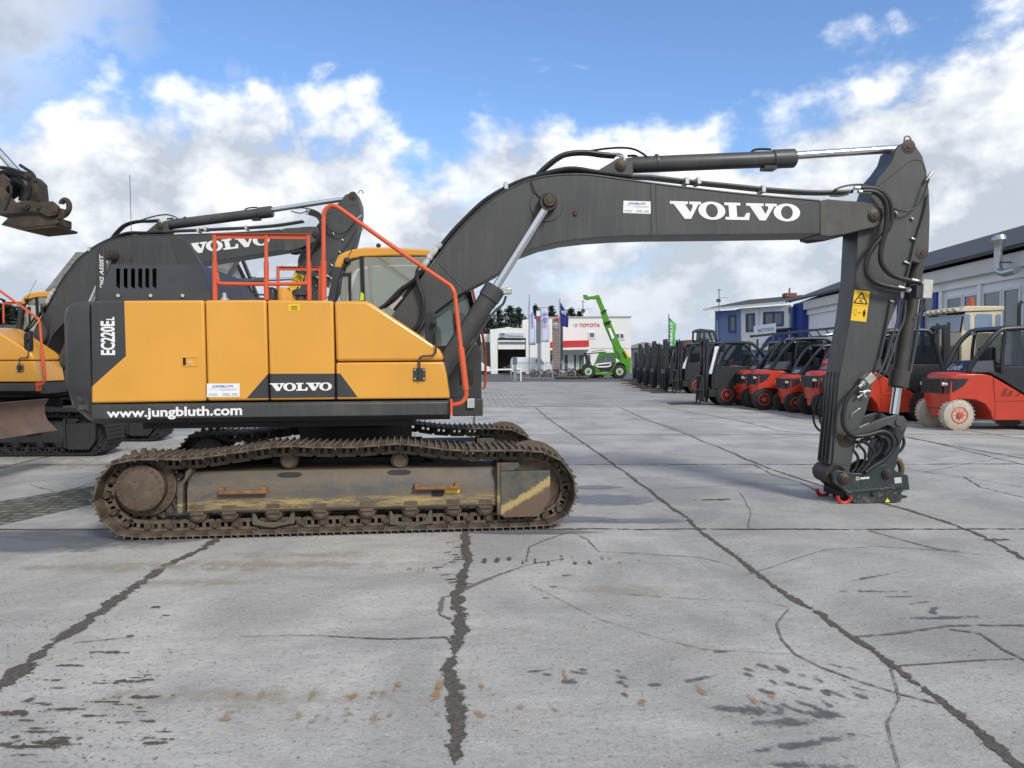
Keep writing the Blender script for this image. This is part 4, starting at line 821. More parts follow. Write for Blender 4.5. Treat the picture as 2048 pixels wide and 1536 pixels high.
    mb = MB(); mb.poly(UP([(1692, 982), (1806, 972), (1808, 976), (1696, 988)], yc0 - .02), yc0 - .02, yc0); mb.build('coupler_rib', M_CPL, cpl, bevel=.004)
    pin(1687, 957, yc0, .05, .05, par=cpl); pin(1773, 947, yc0, .042, .05, par=cpl); pin(1745, 988, yc0, .02, .03, par=cpl, ring=False)
    mb = MB(); a = U(1655, 950, ya0); mb.cyl((a.x + .10, ya0 + .0, a.z), (a.x + .10, ya1, a.z), .118, n=28); mb.build('arm_boss', M_PIN, arm)
    for y in (yc0 + .02, yc1 + .02):
        mb = MB(); c = U(1690, 997, yc0); mb.tube([Vector((c.x + .078 * math.cos(t_), y, c.z + .02 + .078 * math.sin(t_))) for t_ in [3.05 + i * .335 for i in range(11)]], .024, 8); h = mb.build('locking_hook', M_RED, cpl)
    mb = MB(); mb.box(U(1690, 991, yc0).x, U(1712, 991, yc0).x, yc0 + .05, yc1 + .02, U(1701, 998, yc0).z, U(1701, 984, yc0).z); mb.build('hook_shaft', M_SEAL, cpl, bevel=.01)
    mb = MB(); mb.tube([U(1778, 934, -.1), U(1786, 920, -.1), U(1797, 922, -.1), U(1803, 938, -.1), U(1800, 955, -.1)], .035, 10, 4); mb.build('lifting_hook', mat('worn_bronze', (.14, .09, .05), .5, .3, .2, 9), cpl)
    c = U(1715, 957, yc0) + Vector((0, -.003, 0)); mb = MB(); n = 20
    mb.add([(c.x + r * math.cos(6.2832 * i / n), c.y, c.z + r * math.sin(6.2832 * i / n)) for r in (.021, .014) for i in range(n)], [(i, (i + 1) % n, n + (i + 1) % n, n + i) for i in range(n)]); mb.build('emblem', M_WHT, cpl, smooth=False)
    fit_text(text_polys('steelwrist', .05), [U(1720.5, 953.5, yc0), U(1738.5, 952.2, yc0), U(1738.5, 957.6, yc0), U(1720.5, 958.8, yc0)], (0, -.003, 0), 'lettering', M_WHT, cpl)
    mb = MB(); mb.add([U(a, b, yc0) + Vector((0, -.003, 0)) for a, b in ((1788, 955.5), (1802.5, 954), (1803, 965.5), (1789.5, 967))], [(0, 1, 2, 3)]); mb.build('type_plate', M_SIL, cpl, smooth=False)
    mb = MB(); mb.add([U(a, b, yc0) + Vector((0, -.003, 0)) for a, b in ((1774.5, 996), (1769.5, 1004.5), (1780, 1003.5))], [(0, 1, 2)]); mb.build('caution_label', mat('bright_yellow', (.85, .8, .02), .5), cpl, smooth=False)
    armset.append(arm)
    # --- undercarriage, its own heading
    A = MUi @ MT
    yo = -1.495
    path = [(183, 1000), (184, 985), (191, 968), (199, 949), (208, 938), (220, 928), (240, 921), (280, 918), (325, 917), (370, 918), (412, 913), (455, 906), (497, 900), (542, 893), (585, 891), (625, 893), (670, 894), (710, 893), (752, 890), (795, 886), (835, 890), (875, 896), (917, 900), (955, 901), (997, 900), (1035, 900), (1072, 901), (1108, 909), (1134, 930), (1150, 957), (1154, 985), (1149, 1012), (1130, 1037), (1096, 1055)]
    P = [Vector((v.x, 0, v.z)) for v in [T(a, b, yo) for a, b in path]]
    xl, xr2 = T(262, 1080, yo).x, T(1085, 1060, yo).x
    P += [Vector((xr2, 0, .035))] + [Vector((xr2 + (xl - xr2) * k / 12, 0, .03)) for k in range(1, 12)] + [Vector((xl, 0, .03)), T(230, 1068, yo), T(203, 1045, yo), T(187, 1020, yo)]
    for p in P: p.y = 0; p.z = max(p.z, .03)
    S = smooth_path(P, 6, True); Ln = [0]
    for i in range(len(S)): Ln.append(Ln[-1] + (S[(i + 1) % len(S)] - S[i]).length)
    N = 49; tot = Ln[-1]; pitch = tot / N
    def at(s_):
        s_ %= tot; i = max(k for k in range(len(S)) if Ln[k] <= s_); u = (s_ - Ln[i]) / max(1e-6, Ln[i + 1] - Ln[i]); return S[i].lerp(S[(i + 1) % len(S)], u)
    yc = -1.195
    # chain as one mesh and shoes as individual parts
    mb = MB(); hp = pitch / 2
    mb.box(-hp * 1.02, hp * .98, -.3, .3, -.012, 0)
    for gx, gh in ((-hp * .88, .026), (-hp * .18, .026), (hp * .52, .026)): mb.poly([(gx - .009, 0), (gx + .009, 0), (gx + .004, gh), (gx - .004, gh)], -.3, .3)
    mb.poly([(hp * .96, -.012), (hp * 1.12, -.03), (hp * 1.16, -.024), (hp * 1.0, 0)], -.3, .3)
    for yy in (-.115, .075):
        mb.poly([(-hp * .9, -.018), (hp * .9, -.018), (hp * 1.05, -.040), (-hp * 1.05, -.040)], yy, yy + .04); mb.poly([(-hp * 1.08, -.088), (hp * 1.1, -.088), (hp * .8, -.12), (-hp * .8, -.12)], yy, yy + .04)
        for a_, b_ in ((-hp * 1.08, -.050), (-.014, .014), (.050, hp * 1.08)): mb.poly([(a_, -.088), (b_, -.088), (b_, -.040), (a_, -.040)], yy + .001, yy + .039)
    mb.cyl((hp, -.14, -.072), (hp, .14, -.072), .030, n=12)
    proto = mb.build('track_shoe', M_SHOE, None, smooth=False); COL.objects.unlink(proto); me = proto.data
    def side_assembly(M):
        tr = bpy.data.objects.new('track', None); COL.objects.link(tr); tr.parent = root; tr.matrix_basis = A @ M
        random.seed(3)
        for k in range(N):
            a_, b_ = at(k * pitch - .02), at(k * pitch + pitch - .02); t_ = (b_ - a_).normalized(); n_ = Vector((-t_.z, 0, t_.x)); c = (a_ + b_) / 2
            o = bpy.data.objects.new('track_shoe', me); COL.objects.link(o); o.parent = tr
            o.matrix_basis = Matrix(((t_.x, 0, n_.x, c.x), (0, 1, 0, yc), (t_.z, 0, n_.z, c.z), (0, 0, 0, 1))) @ Matrix.Rotation(random.gauss(0, .008), 4, 'Y')
        mbd = {}
        def tb(name, mb, m, **kw): o = mb.build(name, m, tr, **kw); return o
        # frame: cross-section with a sloping shoulder
        fz = lambda py, y=-1.36: T(600, py, y).z
        xL, xM = T(362, 0, -1.36).x, T(998, 0, -1.36).x; zt1, zs1, zb1 = T(680, 936, -1.2).z, T(680, 975, -1.38).z, T(680, 1020, -1.38).z
        sec = [(-1.38, zb1), (-1.40, zb1 + .03), (-1.38, zb1 + .035), (-1.38, zs1), (-1.29, zt1), (-1.05, zt1 + .03), (-1.0, zs1), (-1.0, zb1)]
        mb = MB(); mb.loft([[(x, a, b) for a, b in sec] for x in (xL, xM)]); tb('track_frame', mb, M_TF, bevel=.004)
        mb = MB(); mb.poly(TP([(356, 1027), (356, 972), (361, 965), (370, 955), (372, 943), (382, 937), (384, 945), (368, 968), (366, 1027)], -1.40), -1.42, -1.02)
        mb.poly(TP([(994, 1030), (994, 926), (1000, 926), (1001, 1030)], -1.42), -1.43, -1.02); tb('frame_end_plate', mb, M_TF, bevel=.004)
        mb = MB(); mb.poly(TP([(1001, 1030), (1001, 943), (1100, 941), (1100, 1000), (1078, 1033), (1008, 1035)], -1.40), -1.41, -1.30)
        mb.poly(TP([(1001, 926), (1038, 926), (1040, 934), (1028, 942), (1001, 943)], -1.40), -1.38, -1.25)
        fnn = tb('idler_guard', mb, mat('guard_paint', (.058, .064, .068), .55, 0, .2, 6, fn=guardfn, bump=.002, bs=30), bevel=.005)
        # idler wheel, sprocket and final drive
        c = T(1064, 985, -1.27); c.z = .47; mb = MB(); mb.lathe(c + Vector((0, -.02, 0)), c + Vector((0, .22, 0)), [(0, .24), (.03, .245), (.04, .29), (.1, .30), (.12, .345), (.35, .345), (.36, .37), (.62, .37), (.63, .33), (.9, .33), (1, .25)], 44); tb('idler_wheel', mb, M_TRK)
        c = T(283, 986, -1.36); c.z = .47; mb = MB()
        mb.lathe(c + Vector((0, -.04, 0)), c + Vector((0, .30, 0)), [(0, .20), (.02, .215), (.32, .218), (.34, .27), (.6, .275)], 40); mbF = mb
        mb = MB(); mb.lathe(c + Vector((0, .08, 0)), c + Vector((0, .12, 0)), [(0, .285), (1, .285)], 44)
        for i in range(23):
            th = 6.2832 * i / 23; e = Vector((math.cos(th), 0, math.sin(th))); f_ = Vector((-e.z, 0, e.x)); b0 = c + Vector((0, .12, 0))
            mb.add([b0 + e * .27 - f_ * .036 + Vector((0, dy, 0)) for dy in (0, .05)] + [b0 + e * .27 + f_ * .036 + Vector((0, dy, 0)) for dy in (0, .05)] + [b0 + e * .35 + f_ * s_ + Vector((0, dy, 0)) for s_ in (-.016, .016) for dy in (0, .05)], [(0, 4, 6, 2), (1, 3, 7, 5), (0, 1, 5, 4), (2, 6, 7, 3), (4, 5, 7, 6)])
        tb('sprocket', mb, M_TRK)
        mb = mbF
        for i in range(20): th = 6.2832 * i / 20; p = c + Vector((.19 * math.cos(th), -.04, .19 * math.sin(th))); mb.cyl(p, p + Vector((0, -.012, 0)), .012, n=6)
        for i in range(26): th = 6.2832 * i / 26; p = c + Vector((.25 * math.cos(th), .075, .25 * math.sin(th))); mb.cyl(p, p + Vector((0, -.014, 0)), .012, n=6)
        for i in range(3): p = c + Vector((.09 * math.cos(2.1 * i), -.04, .09 * math.sin(2.1 * i))); mb.cyl(p, p + Vector((0, -.008, 0)), .018, n=8)
        tb('final_drive', mb, M_CAP)
        for px in (395, 459, 547, 640, 734, 822, 907, 971):
            c = T(px, 1030, -1.37); c.z = .215; mb = MB(); mb.lathe(c, c + Vector((0, .28, 0)), [(0, .060), (.03, .066), (.05, .082), (.25, .085), (.27, .10), (.4, .10), (.42, .082), (.9, .082), (1, .07)], 24)
            mb.box(c.x - .06, c.x + .06, c.y - .02, c.y + .02, c.z - .01, c.z + .075); tb('bottom_roller', mb, M_CAP)
        for px in (577, 799):
            c = T(px, 922, -1.3); mb = MB(); mb.lathe(c, c + Vector((0, .3, 0)), [(0, .06), (.04, .072), (.12, .072), (.13, .085), (.3, .085), (.32, .07), (1, .07)], 24); tb('top_roller', mb, M_CAP)
        for px in (547, 821):
            mb = MB(); mb.poly(TP([(px - 42, 1022), (px - 38, 1022), (px - 30, 1040), (px - 20, 1052 - 8), (px + 20, 1044), (px + 30, 1040), (px + 38, 1020), (px + 43, 1020), (px + 43, 1046), (px + 20, 1050), (px, 1055), (px - 20, 1052), (px - 42, 1048)], -1.33), -1.35, -1.31); tb('track_guide', mb, M_TF, bevel=.004)
        mb = MB()
        for x0_, x1_, yy in ((437, 534, 983), (829, 920, 974)):
            a_, b_ = T(x0_, yy, -1.42), T(x1_, yy, -1.42); z = (a_.z + b_.z) / 2; mb.box(a_.x, b_.x, -1.445, -1.42, z - .022, z + .01); mb.box(a_.x, a_.x + .05, -1.44, -1.37, z - .01, z + .04); mb.box(b_.x - .05, b_.x, -1.44, -1.37, z - .01, z + .04)
        tb('step_bracket', mb, mat('step_rust', (.22, .10, .045), .7, 0, .35, 14, dirt=.3, dcol=(.35, .22, .12)), bevel=.006)
        mb = MB()
        for px, py in ((578, 951), (798, 946)):
            v = T(px, py, -1.36); n = 16; k0 = len(mb.v)
            yy = lambda dz: -1.38 + (v.z + dz - zs1) / (zt1 - zs1) * .09 - .004
            mb.add([(v.x + .115 * math.copysign(abs(math.cos(6.2832 * i / n)) ** .6, math.cos(6.2832 * i / n)), yy(.024 * math.sin(6.2832 * i / n)), v.z + .024 * math.sin(6.2832 * i / n)) for i in range(n)], [tuple(range(n))])
        q = [T(a, b, -1.384) for a, b in ((863, 981), (887, 981), (887, 991), (883, 993), (867, 993), (863, 991))]; mb.add([(p.x, -1.384, p.z) for p in q], [tuple(range(6))]); tb('frame_opening', mb, M_SEAL, smooth=False)
        mb = MB(); q = [T(a, b, -1.385) for a, b in ((890, 979), (919, 979), (919, 985.5), (890, 986))]; mb.add([(p.x, -1.386, p.z) for p in q], [(0, 1, 2, 3)]); tb('yellow_patch', mb, M_WARN, smooth=False)
        return tr
    side_assembly(Matrix.Identity(4)); side_assembly(Matrix.Translation((0, 2.39, 0)))
    mb = MB(A); mb.box(-.75, .75, -1.0, 1.0, .5, .68); mb.cyl((0, 0, .6), (0, 0, .95), .62, n=40)
    for sx__ in (-1, 1):
        for sy in (-1, 1): mb.loft([[(sx__ * .5, sy * .5, .5), (sx__ * .9, sy * .3, .5), (sx__ * .9, sy * .3, .68), (sx__ * .5, sy * .5, .68)], [(sx__ * .95, sy * 1.1, .36), (sx__ * 1.3, sy * 1.1, .36), (sx__ * 1.3, sy * 1.1, .6), (sx__ * .95, sy * 1.1, .6)]])
    mb.build('car_body', M_SEAL, root, bevel=.01); mb = MB(); mb.cyl((0, 0, .93), (0, 0, zl + .04), .58, n=48); mb.box(-1.9, .7, -1.1, 1.1, zl - .06, zl + .03); mb.build('swing_ring', M_SEAL, root)
    return root, boomset, armset
EXC, BOOMS, ARMS = excavator()
# ================================================================ helpers for far things
def PL(px, py, P0, n):
    d = ray(px, py); o = Vector((0, 0, CH)); n = Vector(n); return o + d * ((Vector(P0) - o).dot(n) / d.dot(n))
def prism(mb, pts, ex):
    ex = Vector(ex); n = len(pts); pts = [Vector(p) for p in pts]
    mb.add(pts + [p + ex for p in pts], [tuple(range(n)), tuple(range(2 * n - 1, n - 1, -1))] + [(i, i + n, (i + 1) % n + n, (i + 1) % n) for i in range(n)]); return mb
def split_parts(root):
    """give every separate piece of the small-parts meshes an object of its own"""
    names = ('step_bracket', 'hose_clamp', 'hydraulic_hose', 'bolt', 'hydraulic_pipe', 'fitting', 'wear_bar', 'frame_opening', 'cab_body', 'valve_block', 'weld_seam', 'frame_end_plate', 'window_post', 'rear_pillar', 'side_panel', 'top_roller', 'cylinder_port', 'sun_visor', 'shrub', 'chassis', 'inner_frame', 'cab_frame', 'mast_crossbar', 'driver_seat', 'mast')
    for o in [c for c in root.children_recursive if c.type == 'MESH' and c.name.split('.')[0] in names]:
        bm = bmesh.new(); bm.from_mesh(o.data); bm.verts.ensure_lookup_table(); seen = set(); isl = []
        for v in bm.verts:
            if v.index in seen: continue
            st = [v]; comp = []; seen.add(v.index)
            while st:
                a = st.pop(); comp.append(a.index)
                for e in a.link_edges:
                    b = e.other_vert(a)
                    if b.index not in seen: seen.add(b.index); st.append(b)
            P = [bm.verts[i].co for i in comp]
            isl.append([comp, [min(p[k] for p in P) - .004 for k in range(3)], [max(p[k] for p in P) + .004 for k in range(3)]])
        ch = o.name.split('.')[0] not in ('hydraulic_hose', 'hydraulic_pipe', 'weld_seam', 'wear_bar')
        while ch:
            ch = False
            for i in range(len(isl)):
                for j in range(i + 1, len(isl)):
                    a, b = isl[i], isl[j]
                    if all(a[1][k] <= b[2][k] and b[1][k] <= a[2][k] for k in range(3)):
                        isl[i] = [a[0] + b[0], [min(a[1][k], b[1][k]) for k in range(3)], [max(a[2][k], b[2][k]) for k in range(3)]]; del isl[j]; ch = True; break
                if ch: break
        bm.free()
        if len(isl) < 2: continue
        me = o.data; vs = [v.co.copy() for v in me.vertices]; fs = [tuple(p.vertices) for p in me.polygons]; sm = [p.use_smooth for p in me.polygons][:1]
        first = True
        for comp, _, _ in isl:
            ids = {i: k for k, i in enumerate(comp)}; m2 = bpy.data.meshes.new(o.name.split('.')[0])
            m2.from_pydata([vs[i] for i in comp], [], [tuple(ids[i] for i in f) for f in fs if f[0] in ids])
            if sm[0]: m2.shade_smooth(); m2.set_sharp_from_angle(angle=R(35))
            m2.materials.append(me.materials[0])
            if first: o.data = m2; first = False
            else:
                c = o.copy(); c.data = m2; COL.objects.link(c)

split_parts(EXC)
def pose(c, pitch, armrel):
    """turn boom and arm of a copied machine about their pins"""
    foot, ap = U(812, 690, -.1), U(1748, 431, -.1)
    rot = lambda p, a: Matrix.Translation(p) @ Matrix.Rotation(-R(a), 4, 'Y') @ Matrix.Translation(-p)
    for ch in c.children:
        b = ch.name.split('.')[0]
        if b == 'boom':
            ch.matrix_basis = rot(foot, pitch)
            B, T0 = U(1246, 331, -.09), U(1806, 297, -.09); T1 = rot(ap, armrel) @ T0; v0, v1 = T0 - B, T1 - B
            an_ = math.degrees(math.atan2(v1.z, v1.x) - math.atan2(v0.z, v0.x))
            for k in ch.children:
                if k.name.split('.')[0] == 'arm_cylinder':
                    k.matrix_basis = rot(B, an_)
                    for r_ in k.children:
                        if r_.name.startswith('cylinder_rod'): r_.matrix_basis = Matrix.Translation(v0.normalized() * (v1.length - v0.length))
        if b == 'arm': ch.matrix_basis = rot(foot, pitch) @ rot(ap, armrel)
EXC['group'] = 'crawler excavators standing in a row'
e2 = copy_tree(EXC); e2.matrix_basis = Matrix.Translation((-9.2, 14.5, 0)) @ Matrix.Rotation(R(0), 4, 'Z') @ Matrix.Rotation(-R(.3), 4, 'Y'); pose(e2, 7.5, -24)
tag(e2, 'second crawler excavator directly behind the foreground one, raised dark boom passing over its engine hood')
e3 = copy_tree(EXC); e3.matrix_basis = Matrix.Translation((-12.0, 21.8, 0)) @ Matrix.Rotation(R(0), 4, 'Z') @ Matrix.Rotation(-R(.3), 4, 'Y'); pose(e3, -1, -6)
tag(e3, 'farthest crawler excavator, mostly hidden, its low boom just showing above the yellow engine doors')
def drop(o, names):
    kill = set()
    for c in o.children_recursive:
        if c.name.split('.')[0] in names: kill.add(c.name); kill.update(k.name for k in c.children_recursive)
    for k in kill: bpy.data.objects.remove(bpy.data.objects[k])
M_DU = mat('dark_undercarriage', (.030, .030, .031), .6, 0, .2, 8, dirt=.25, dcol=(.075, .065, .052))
def recolor(o, base, m):
    for c in o.children_recursive:
        if c.type == 'MESH' and c.name.split('.')[0] == base:
            c.material_slots[0].link = 'OBJECT'; c.material_slots[0].material = m
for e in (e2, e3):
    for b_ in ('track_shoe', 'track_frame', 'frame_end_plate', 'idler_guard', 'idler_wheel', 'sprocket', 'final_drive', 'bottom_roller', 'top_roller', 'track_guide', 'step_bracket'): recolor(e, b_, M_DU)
for e in (e2, e3): drop(e, ('yellow_patch', 'sign_post', 'hood_flap', 'whip_antenna', 'air_duct', 'dealer_sticker'))   # not on the machines behind
# ================================================================ machine mostly outside the left edge: blade, and its coupler held up high
M_BLADE = mat('rusty_blade', (.15, .095, .068), .6, .0, .25, 4, dirt=.45, dcol=(.20, .125, .08), bump=.003, bs=20)
wx = thing('wheeled_excavator', 'machine mostly beyond the left edge, showing only its rusty blade and raised dirty coupler', 'excavator', (-8.2, 10.2, 0))
O = Vector((8.2, -10.2, 0))
mb = MB(); prof = [(-6.93, 1.07), (-6.99, .98), (-7.0, .86), (-6.95, .74), (-6.83, .62), (-6.80, .60), (-6.86, .60), (-7.03, .72), (-7.06, .88), (-7.04, 1.0), (-6.98, 1.07)]
mb.loft([[Vector((x, y, z)) + O for x, z in prof] for y in (8.6, 11.5)]); mb.build('dozer_blade', M_BLADE, wx, bevel=.004)
mb = MB(); mb.beam(Vector((-7.05, 9.4, .85)) + O, Vector((-8.8, 9.4, .6)) + O, .16, .2); mb.build('blade_arm', M_GREY, wx); mb = MB(); mb.beam(Vector((-7.05, 10.9, .85)) + O, Vector((-8.8, 10.9, .6)) + O, .16, .2); mb.build('blade_arm', M_GREY, wx)
mb = MB(); mb.box(-1.6, -.2, -1.0, 1.0, .5, 1.1); mb.build('chassis', M_GREY, wx, bevel=.02)
M_DRT = mat('dirty_steel', (.055, .042, .030), .6, .2, .4, 8, dirt=.5, dcol=(.13, .09, .06), bump=.003, bs=25)
D0 = 10.0
def AP(pts, D, sy=0): return [AT(a, b, D) + O for a, b in pts]
cq = thing('raised_coupler', None, None); cq.parent = wx
mb = MB()
for D in (9.75, 10.2): prism(mb, AP([(-30, 395), (2, 372), (30, 405), (48, 400), (80, 404), (90, 408), (128, 418), (126, 436), (112, 440), (118, 444), (110, 450), (48, 457), (4, 446), (15, 436), (-10, 428)], D), (0, .05, 0))
prism(mb, AP([(10, 430), (108, 432), (108, 448), (48, 455), (20, 447)], 9.8), (0, .4, 0)); mb.build('coupler_frame', M_DRT, cq, bevel=.01)
mb = MB(); mb.tube(AP([(118, 434), (130, 430), (138, 418), (137, 405), (130, 400), (124, 404), (123, 408)], 10.0), .035, 8, 3); mb.build('lifting_hook', M_DRT, cq)
mb = MB(); mb.tube(AP([(-20, 372), (-5, 352), (15, 346), (38, 350), (52, 366), (56, 385), (50, 402)], 9.9), .05, 10, 3); mb.tube(AP([(-10, 360), (10, 352), (30, 362), (44, 380), (42, 402)], 10.1), .035, 8, 3); mb.tube(AP([(64, 352), (74, 366), (80, 385), (74, 400)], 10.0), .018, 8, 3); mb.tube(AP([(-20, 340), (0, 335), (22, 338), (40, 344), (58, 348)], 9.8), .022, 8, 3); mb.tube(AP([(10, 420), (20, 395), (22, 375), (14, 362)], 9.75), .015, 8, 3); mb.tube(AP([(40, 330), (52, 338), (64, 346), (70, 356), (66, 366)], 9.95), .02, 8, 3); mb.tube(AP([(-10, 430), (20, 428), (60, 424), (100, 428)], 9.72), .012, 6, 3); mb.build('hydraulic_hose', M_RUB, cq)
mb = MB(); prism(mb, AP([(36, 345), (60, 350), (72, 362), (76, 402), (60, 404), (44, 400), (52, 380), (40, 362)], 9.9), (0, .25, 0)); prism(mb, AP([(-40, 360), (5, 345), (20, 360), (10, 382), (-5, 392), (-40, 400)], 9.85), (0, .3, 0)); mb.build('tipping_link', M_DRT, cq, bevel=.01)
mb = MB(); mb.cyl(AT(-60, 240, 10.0) + O, AT(40, 350, 10.0) + O, .045, n=16); mb.build('cylinder_rod', M_CHR, cq)
mb = MB(); a = AT(52, 412, 9.75) + O; mb.lathe(a, a + Vector((0, -.05, 0)), [(0, .06), (.6, .055), (.65, .035), (1, .035)], 16); mb.build('pivot_pin', M_PIN, cq)
for a_, b_, r_ in ((84, 414, .05), (112, 424, .035), (58, 354, .045), (72, 362, .03)): mb = MB(); a = AT(a_, b_, 9.75) + O; mb.lathe(a, a + Vector((0, -.06, 0)), [(0, r_), (.6, r_), (.65, r_ * .6), (1, r_ * .6)], 14); mb.build('pivot_pin', M_PIN, cq)
mb = MB(); prism(mb, AP([(78, 404), (104, 402), (116, 412), (112, 430), (96, 434), (80, 426)], 9.70), (0, .05, 0)); prism(mb, AP([(4, 446), (48, 457), (112, 450), (110, 455), (50, 461), (2, 450)], 9.72), (0, .5, 0)); mb.build('coupler_cheek', M_DRT, cq, bevel=.008)
mb = MB(); prism(mb, AP([(-260, 300), (-20, 378), (-20, 420), (-260, 400)], 9.8), (0, .35, 0)); mb.build('arm', M_DRT, wx, bevel=.01)
mb = MB(); mb.beam(AT(-300, 300, 10) + O, Vector((-1.0, 0, 1.0)), .4, .5); mb.build('boom', M_DRT, wx, bevel=.01)
# ================================================================ forklifts
M_FR = mat('red_orange_bodywork', (.50, .042, .018), .34, 0, .05, 2, dirt=.12, dcol=(.30, .06, .04), coat=.25)
M_DK = mat('dark_cab_frame', (.020, .023, .028), .42, 0, .12, 5, dirt=.1, dcol=(.06, .06, .06))
M_TY = mat('black_tyre', (.022, .021, .020), .8, 0, .2, 12, dirt=.35, dcol=(.09, .08, .07))
M_TW = mat('white_tyre', (.47, .43, .36), .75, 0, .12, 9, dirt=.5, dcol=(.30, .22, .13))
M_RIM = mat('orange_rim', (.55, .06, .03), .5, 0, .1, 10, dirt=.2)
M_GF = glass('forklift_glass', (.55, .60, .62), .10, (.10, .12, .13))
M_AMB = mat('amber_lens', (.75, .18, .01), .25)
M_LMP = mat('lamp_lens', (.55, .50, .48), .2)
FP = [(.05, .50), (0, .80), (.02, 1.20), (.08, 1.31), (.2, 1.36), (.85, 1.37), (1.05, 1.33), (1.25, 1.22), (2.15, .66), (2.15, .24), (1.12, .24), (1.05, .45), (.92, .62), (.7, .72), (.3, .74)]
def forklift():
    r = thing('forklift', '', 'forklift')
    def hw(x): return .46 + .17 * min(1, max(0, x) / .55) ** .6
    # counterweight body: cross rows follow a plan that narrows at the rear
    mb = MB(); n = 9; rings = []
    for i in range(n):
        u = -1 + 2 * i / (n - 1); ring = []
        for x, z in FP:
            k = 1 - .10 * abs(u) ** 6 if z > 1.25 else 1
            xx = x + (.13 * abs(u) ** 3 if x < .3 else 0); ring.append((xx, u * hw(xx) , z - (.05 * abs(u) ** 5 if z > 1.1 else 0)))
        rings.append(ring)
    mb.loft(rings); body = mb.build('bodywork', M_FR, r, bevel=.018, ang=30)
    mb = MB(); mb.poly([(.10, .30), (.07, .9), (.6, .9), (.6, .50), (.35, .30)], -.2, .2); mb.build('tail_weight', M_FR, body, bevel=.02)
    mb = MB(); mb.box(-.012, .10, -.40, .40, .86, 1.21)
    for s in ():  mb.add([(.09, s * .40, .86), (.09, s * .40, 1.21), (.50, s * .640, 1.21), (.30, s * .600, .98), (.09, s * .445, .86)], [(0, 1, 2, 3, 4)] if s > 0 else [(4, 3, 2, 1, 0)])
    for s in (-1, 1):
        up_, lo_ = [], []
        for i in range(9):
            x = .06 + .46 * i / 8; y = s * ((hw(x) - .10 * .46 * max(0, 1 - x / .25)) + .014 - .008 * (x > .3)); up_.append((x, y, 1.215)); lo_.append((x, y, .86 + max(0, x - .12) * .62 if x < .40 else 1.03 + (x - .40) * 1.5))
        mb.loft([up_, lo_], False, False)
    gr = mb.build('rear_grille', M_DK, body)
    for s in (-1, 1):
        mb = MB(); mb.cyl((.06, s * .45, 1.08), (.20, s * .47, 1.08), .050, n=14); mb.cyl((.0, s * .42, 1.08), (.06, s * .43, 1.08), .048, n=14); mb.build('rear_lamp', M_LMP, gr)
    mb = MB()
    for i in range(6): mb.box(-.026, -.010, -.34, .34, .90 + .05 * i, .918 + .05 * i)
    mb.build('grille_bars', M_SEAL, gr, smooth=False)
    mb = MB()
    for k, (a, b) in enumerate(((1.28, 1.42), (1.42, 1.56), (1.62, 1.74), (1.80, 1.87))): mb.poly([(a, .80), (b - .03, .80), (b + .03, .97 - k * .05), (a + .10, 1.0 - k * .05)], -.634, -.630)
    mb.build('air_vent', mat('vent_recess', (.22, .02, .012), .6), body, smooth=False)
    mb = MB()
    for s in (-1, 1): mb.tube([(1.16, s * .632, .26), (1.15, s * .632, .7), (1.10, s * .632, 1.25)], .005, 4); mb.tube([(1.16, s * .632, .68), (2.1, s * .632, .70)], .005, 4)
    mb.build('panel_gap', M_SEAL, body, smooth=False)
    # running boards, axle, floor
    mb = MB(); mb.box(2.0, 2.95, -.60, .60, .34, .62); mb.box(1.1, 2.2, -.58, .58, .30, .55); mb.box(.35, .45, -.5, .5, .3, .45)
    mb.build('chassis', M_DK, r, bevel=.01)
    mb = MB(); mb.poly([(1.95, .50), (2.25, .36), (2.5, .34), (2.62, .46), (2.3, .56), (1.9, .62)], -.64, -.62); lg = mb.build('name_plate', M_DK, body)
    fit_text(text_polys('Linde', .0, .45), [(2.02, -.643, .56), (2.32, -.643, .50), (2.32, -.643, .42), (2.02, -.643, .48)], (0, 0, 0), 'lettering', M_WHT, lg)
    for s in (-1, 1):
        # overhead guard: side frame
        mb = MB(); y = s * .56
        mb.tube([(.62, y * .78, 1.37), (.72, y * .85, 1.6), (.98, y, 2.02), (1.22, y, 2.28), (1.42, y, 2.38), (2.2, y, 2.40), (2.42, y, 2.34), (2.56, y, 2.1), (2.78, y, 1.2), (2.8, y, .62)], .058, 10, 3)
        mb.tube([(1.42, y, 2.34), (1.36, y, 1.9), (1.34, y, 1.2)], .04, 8, 2); mb.build('guard_frame', M_DK, r)
        mb = MB(); mb.poly([(.62, 1.37), (1.1, 1.40), (1.34, 1.30), (2.2, .74), (2.2, .66), (1.25, 1.23), (1.02, 1.34)], y - .07, y + .07); mb.poly([(1.36, 1.5), (1.36, 1.22), (2.2, .70), (2.78, .64), (2.72, 1.5)], y - .035, y + .035); mb.build('side_panel', M_DK, r, bevel=.012)
        mb = MB(); mb.poly([(1.40, 1.52), (2.70, 1.52), (2.52, 2.22), (2.34, 2.32), (1.46, 2.32)], y - .004, y + .004); mb.build('side_window', M_GF, r, smooth=False)
    mb = MB(); mb.loft([[(1.25, -.58, 2.36), (1.4, -.58, 2.45), (2.3, -.58, 2.45), (2.46, -.58, 2.38)], [(1.25, .58, 2.36), (1.4, .58, 2.45), (2.3, .58, 2.45), (2.46, .58, 2.38)]]); mb.build('cab_roof', M_DK, r, bevel=.03)
    mb = MB(); mb.loft([[(2.76, -.52, 1.2), (2.5, -.52, 2.26)], [(2.76, .52, 1.2), (2.5, .52, 2.26)]], False, False); mb.build('windscreen', M_GF, r, smooth=False)
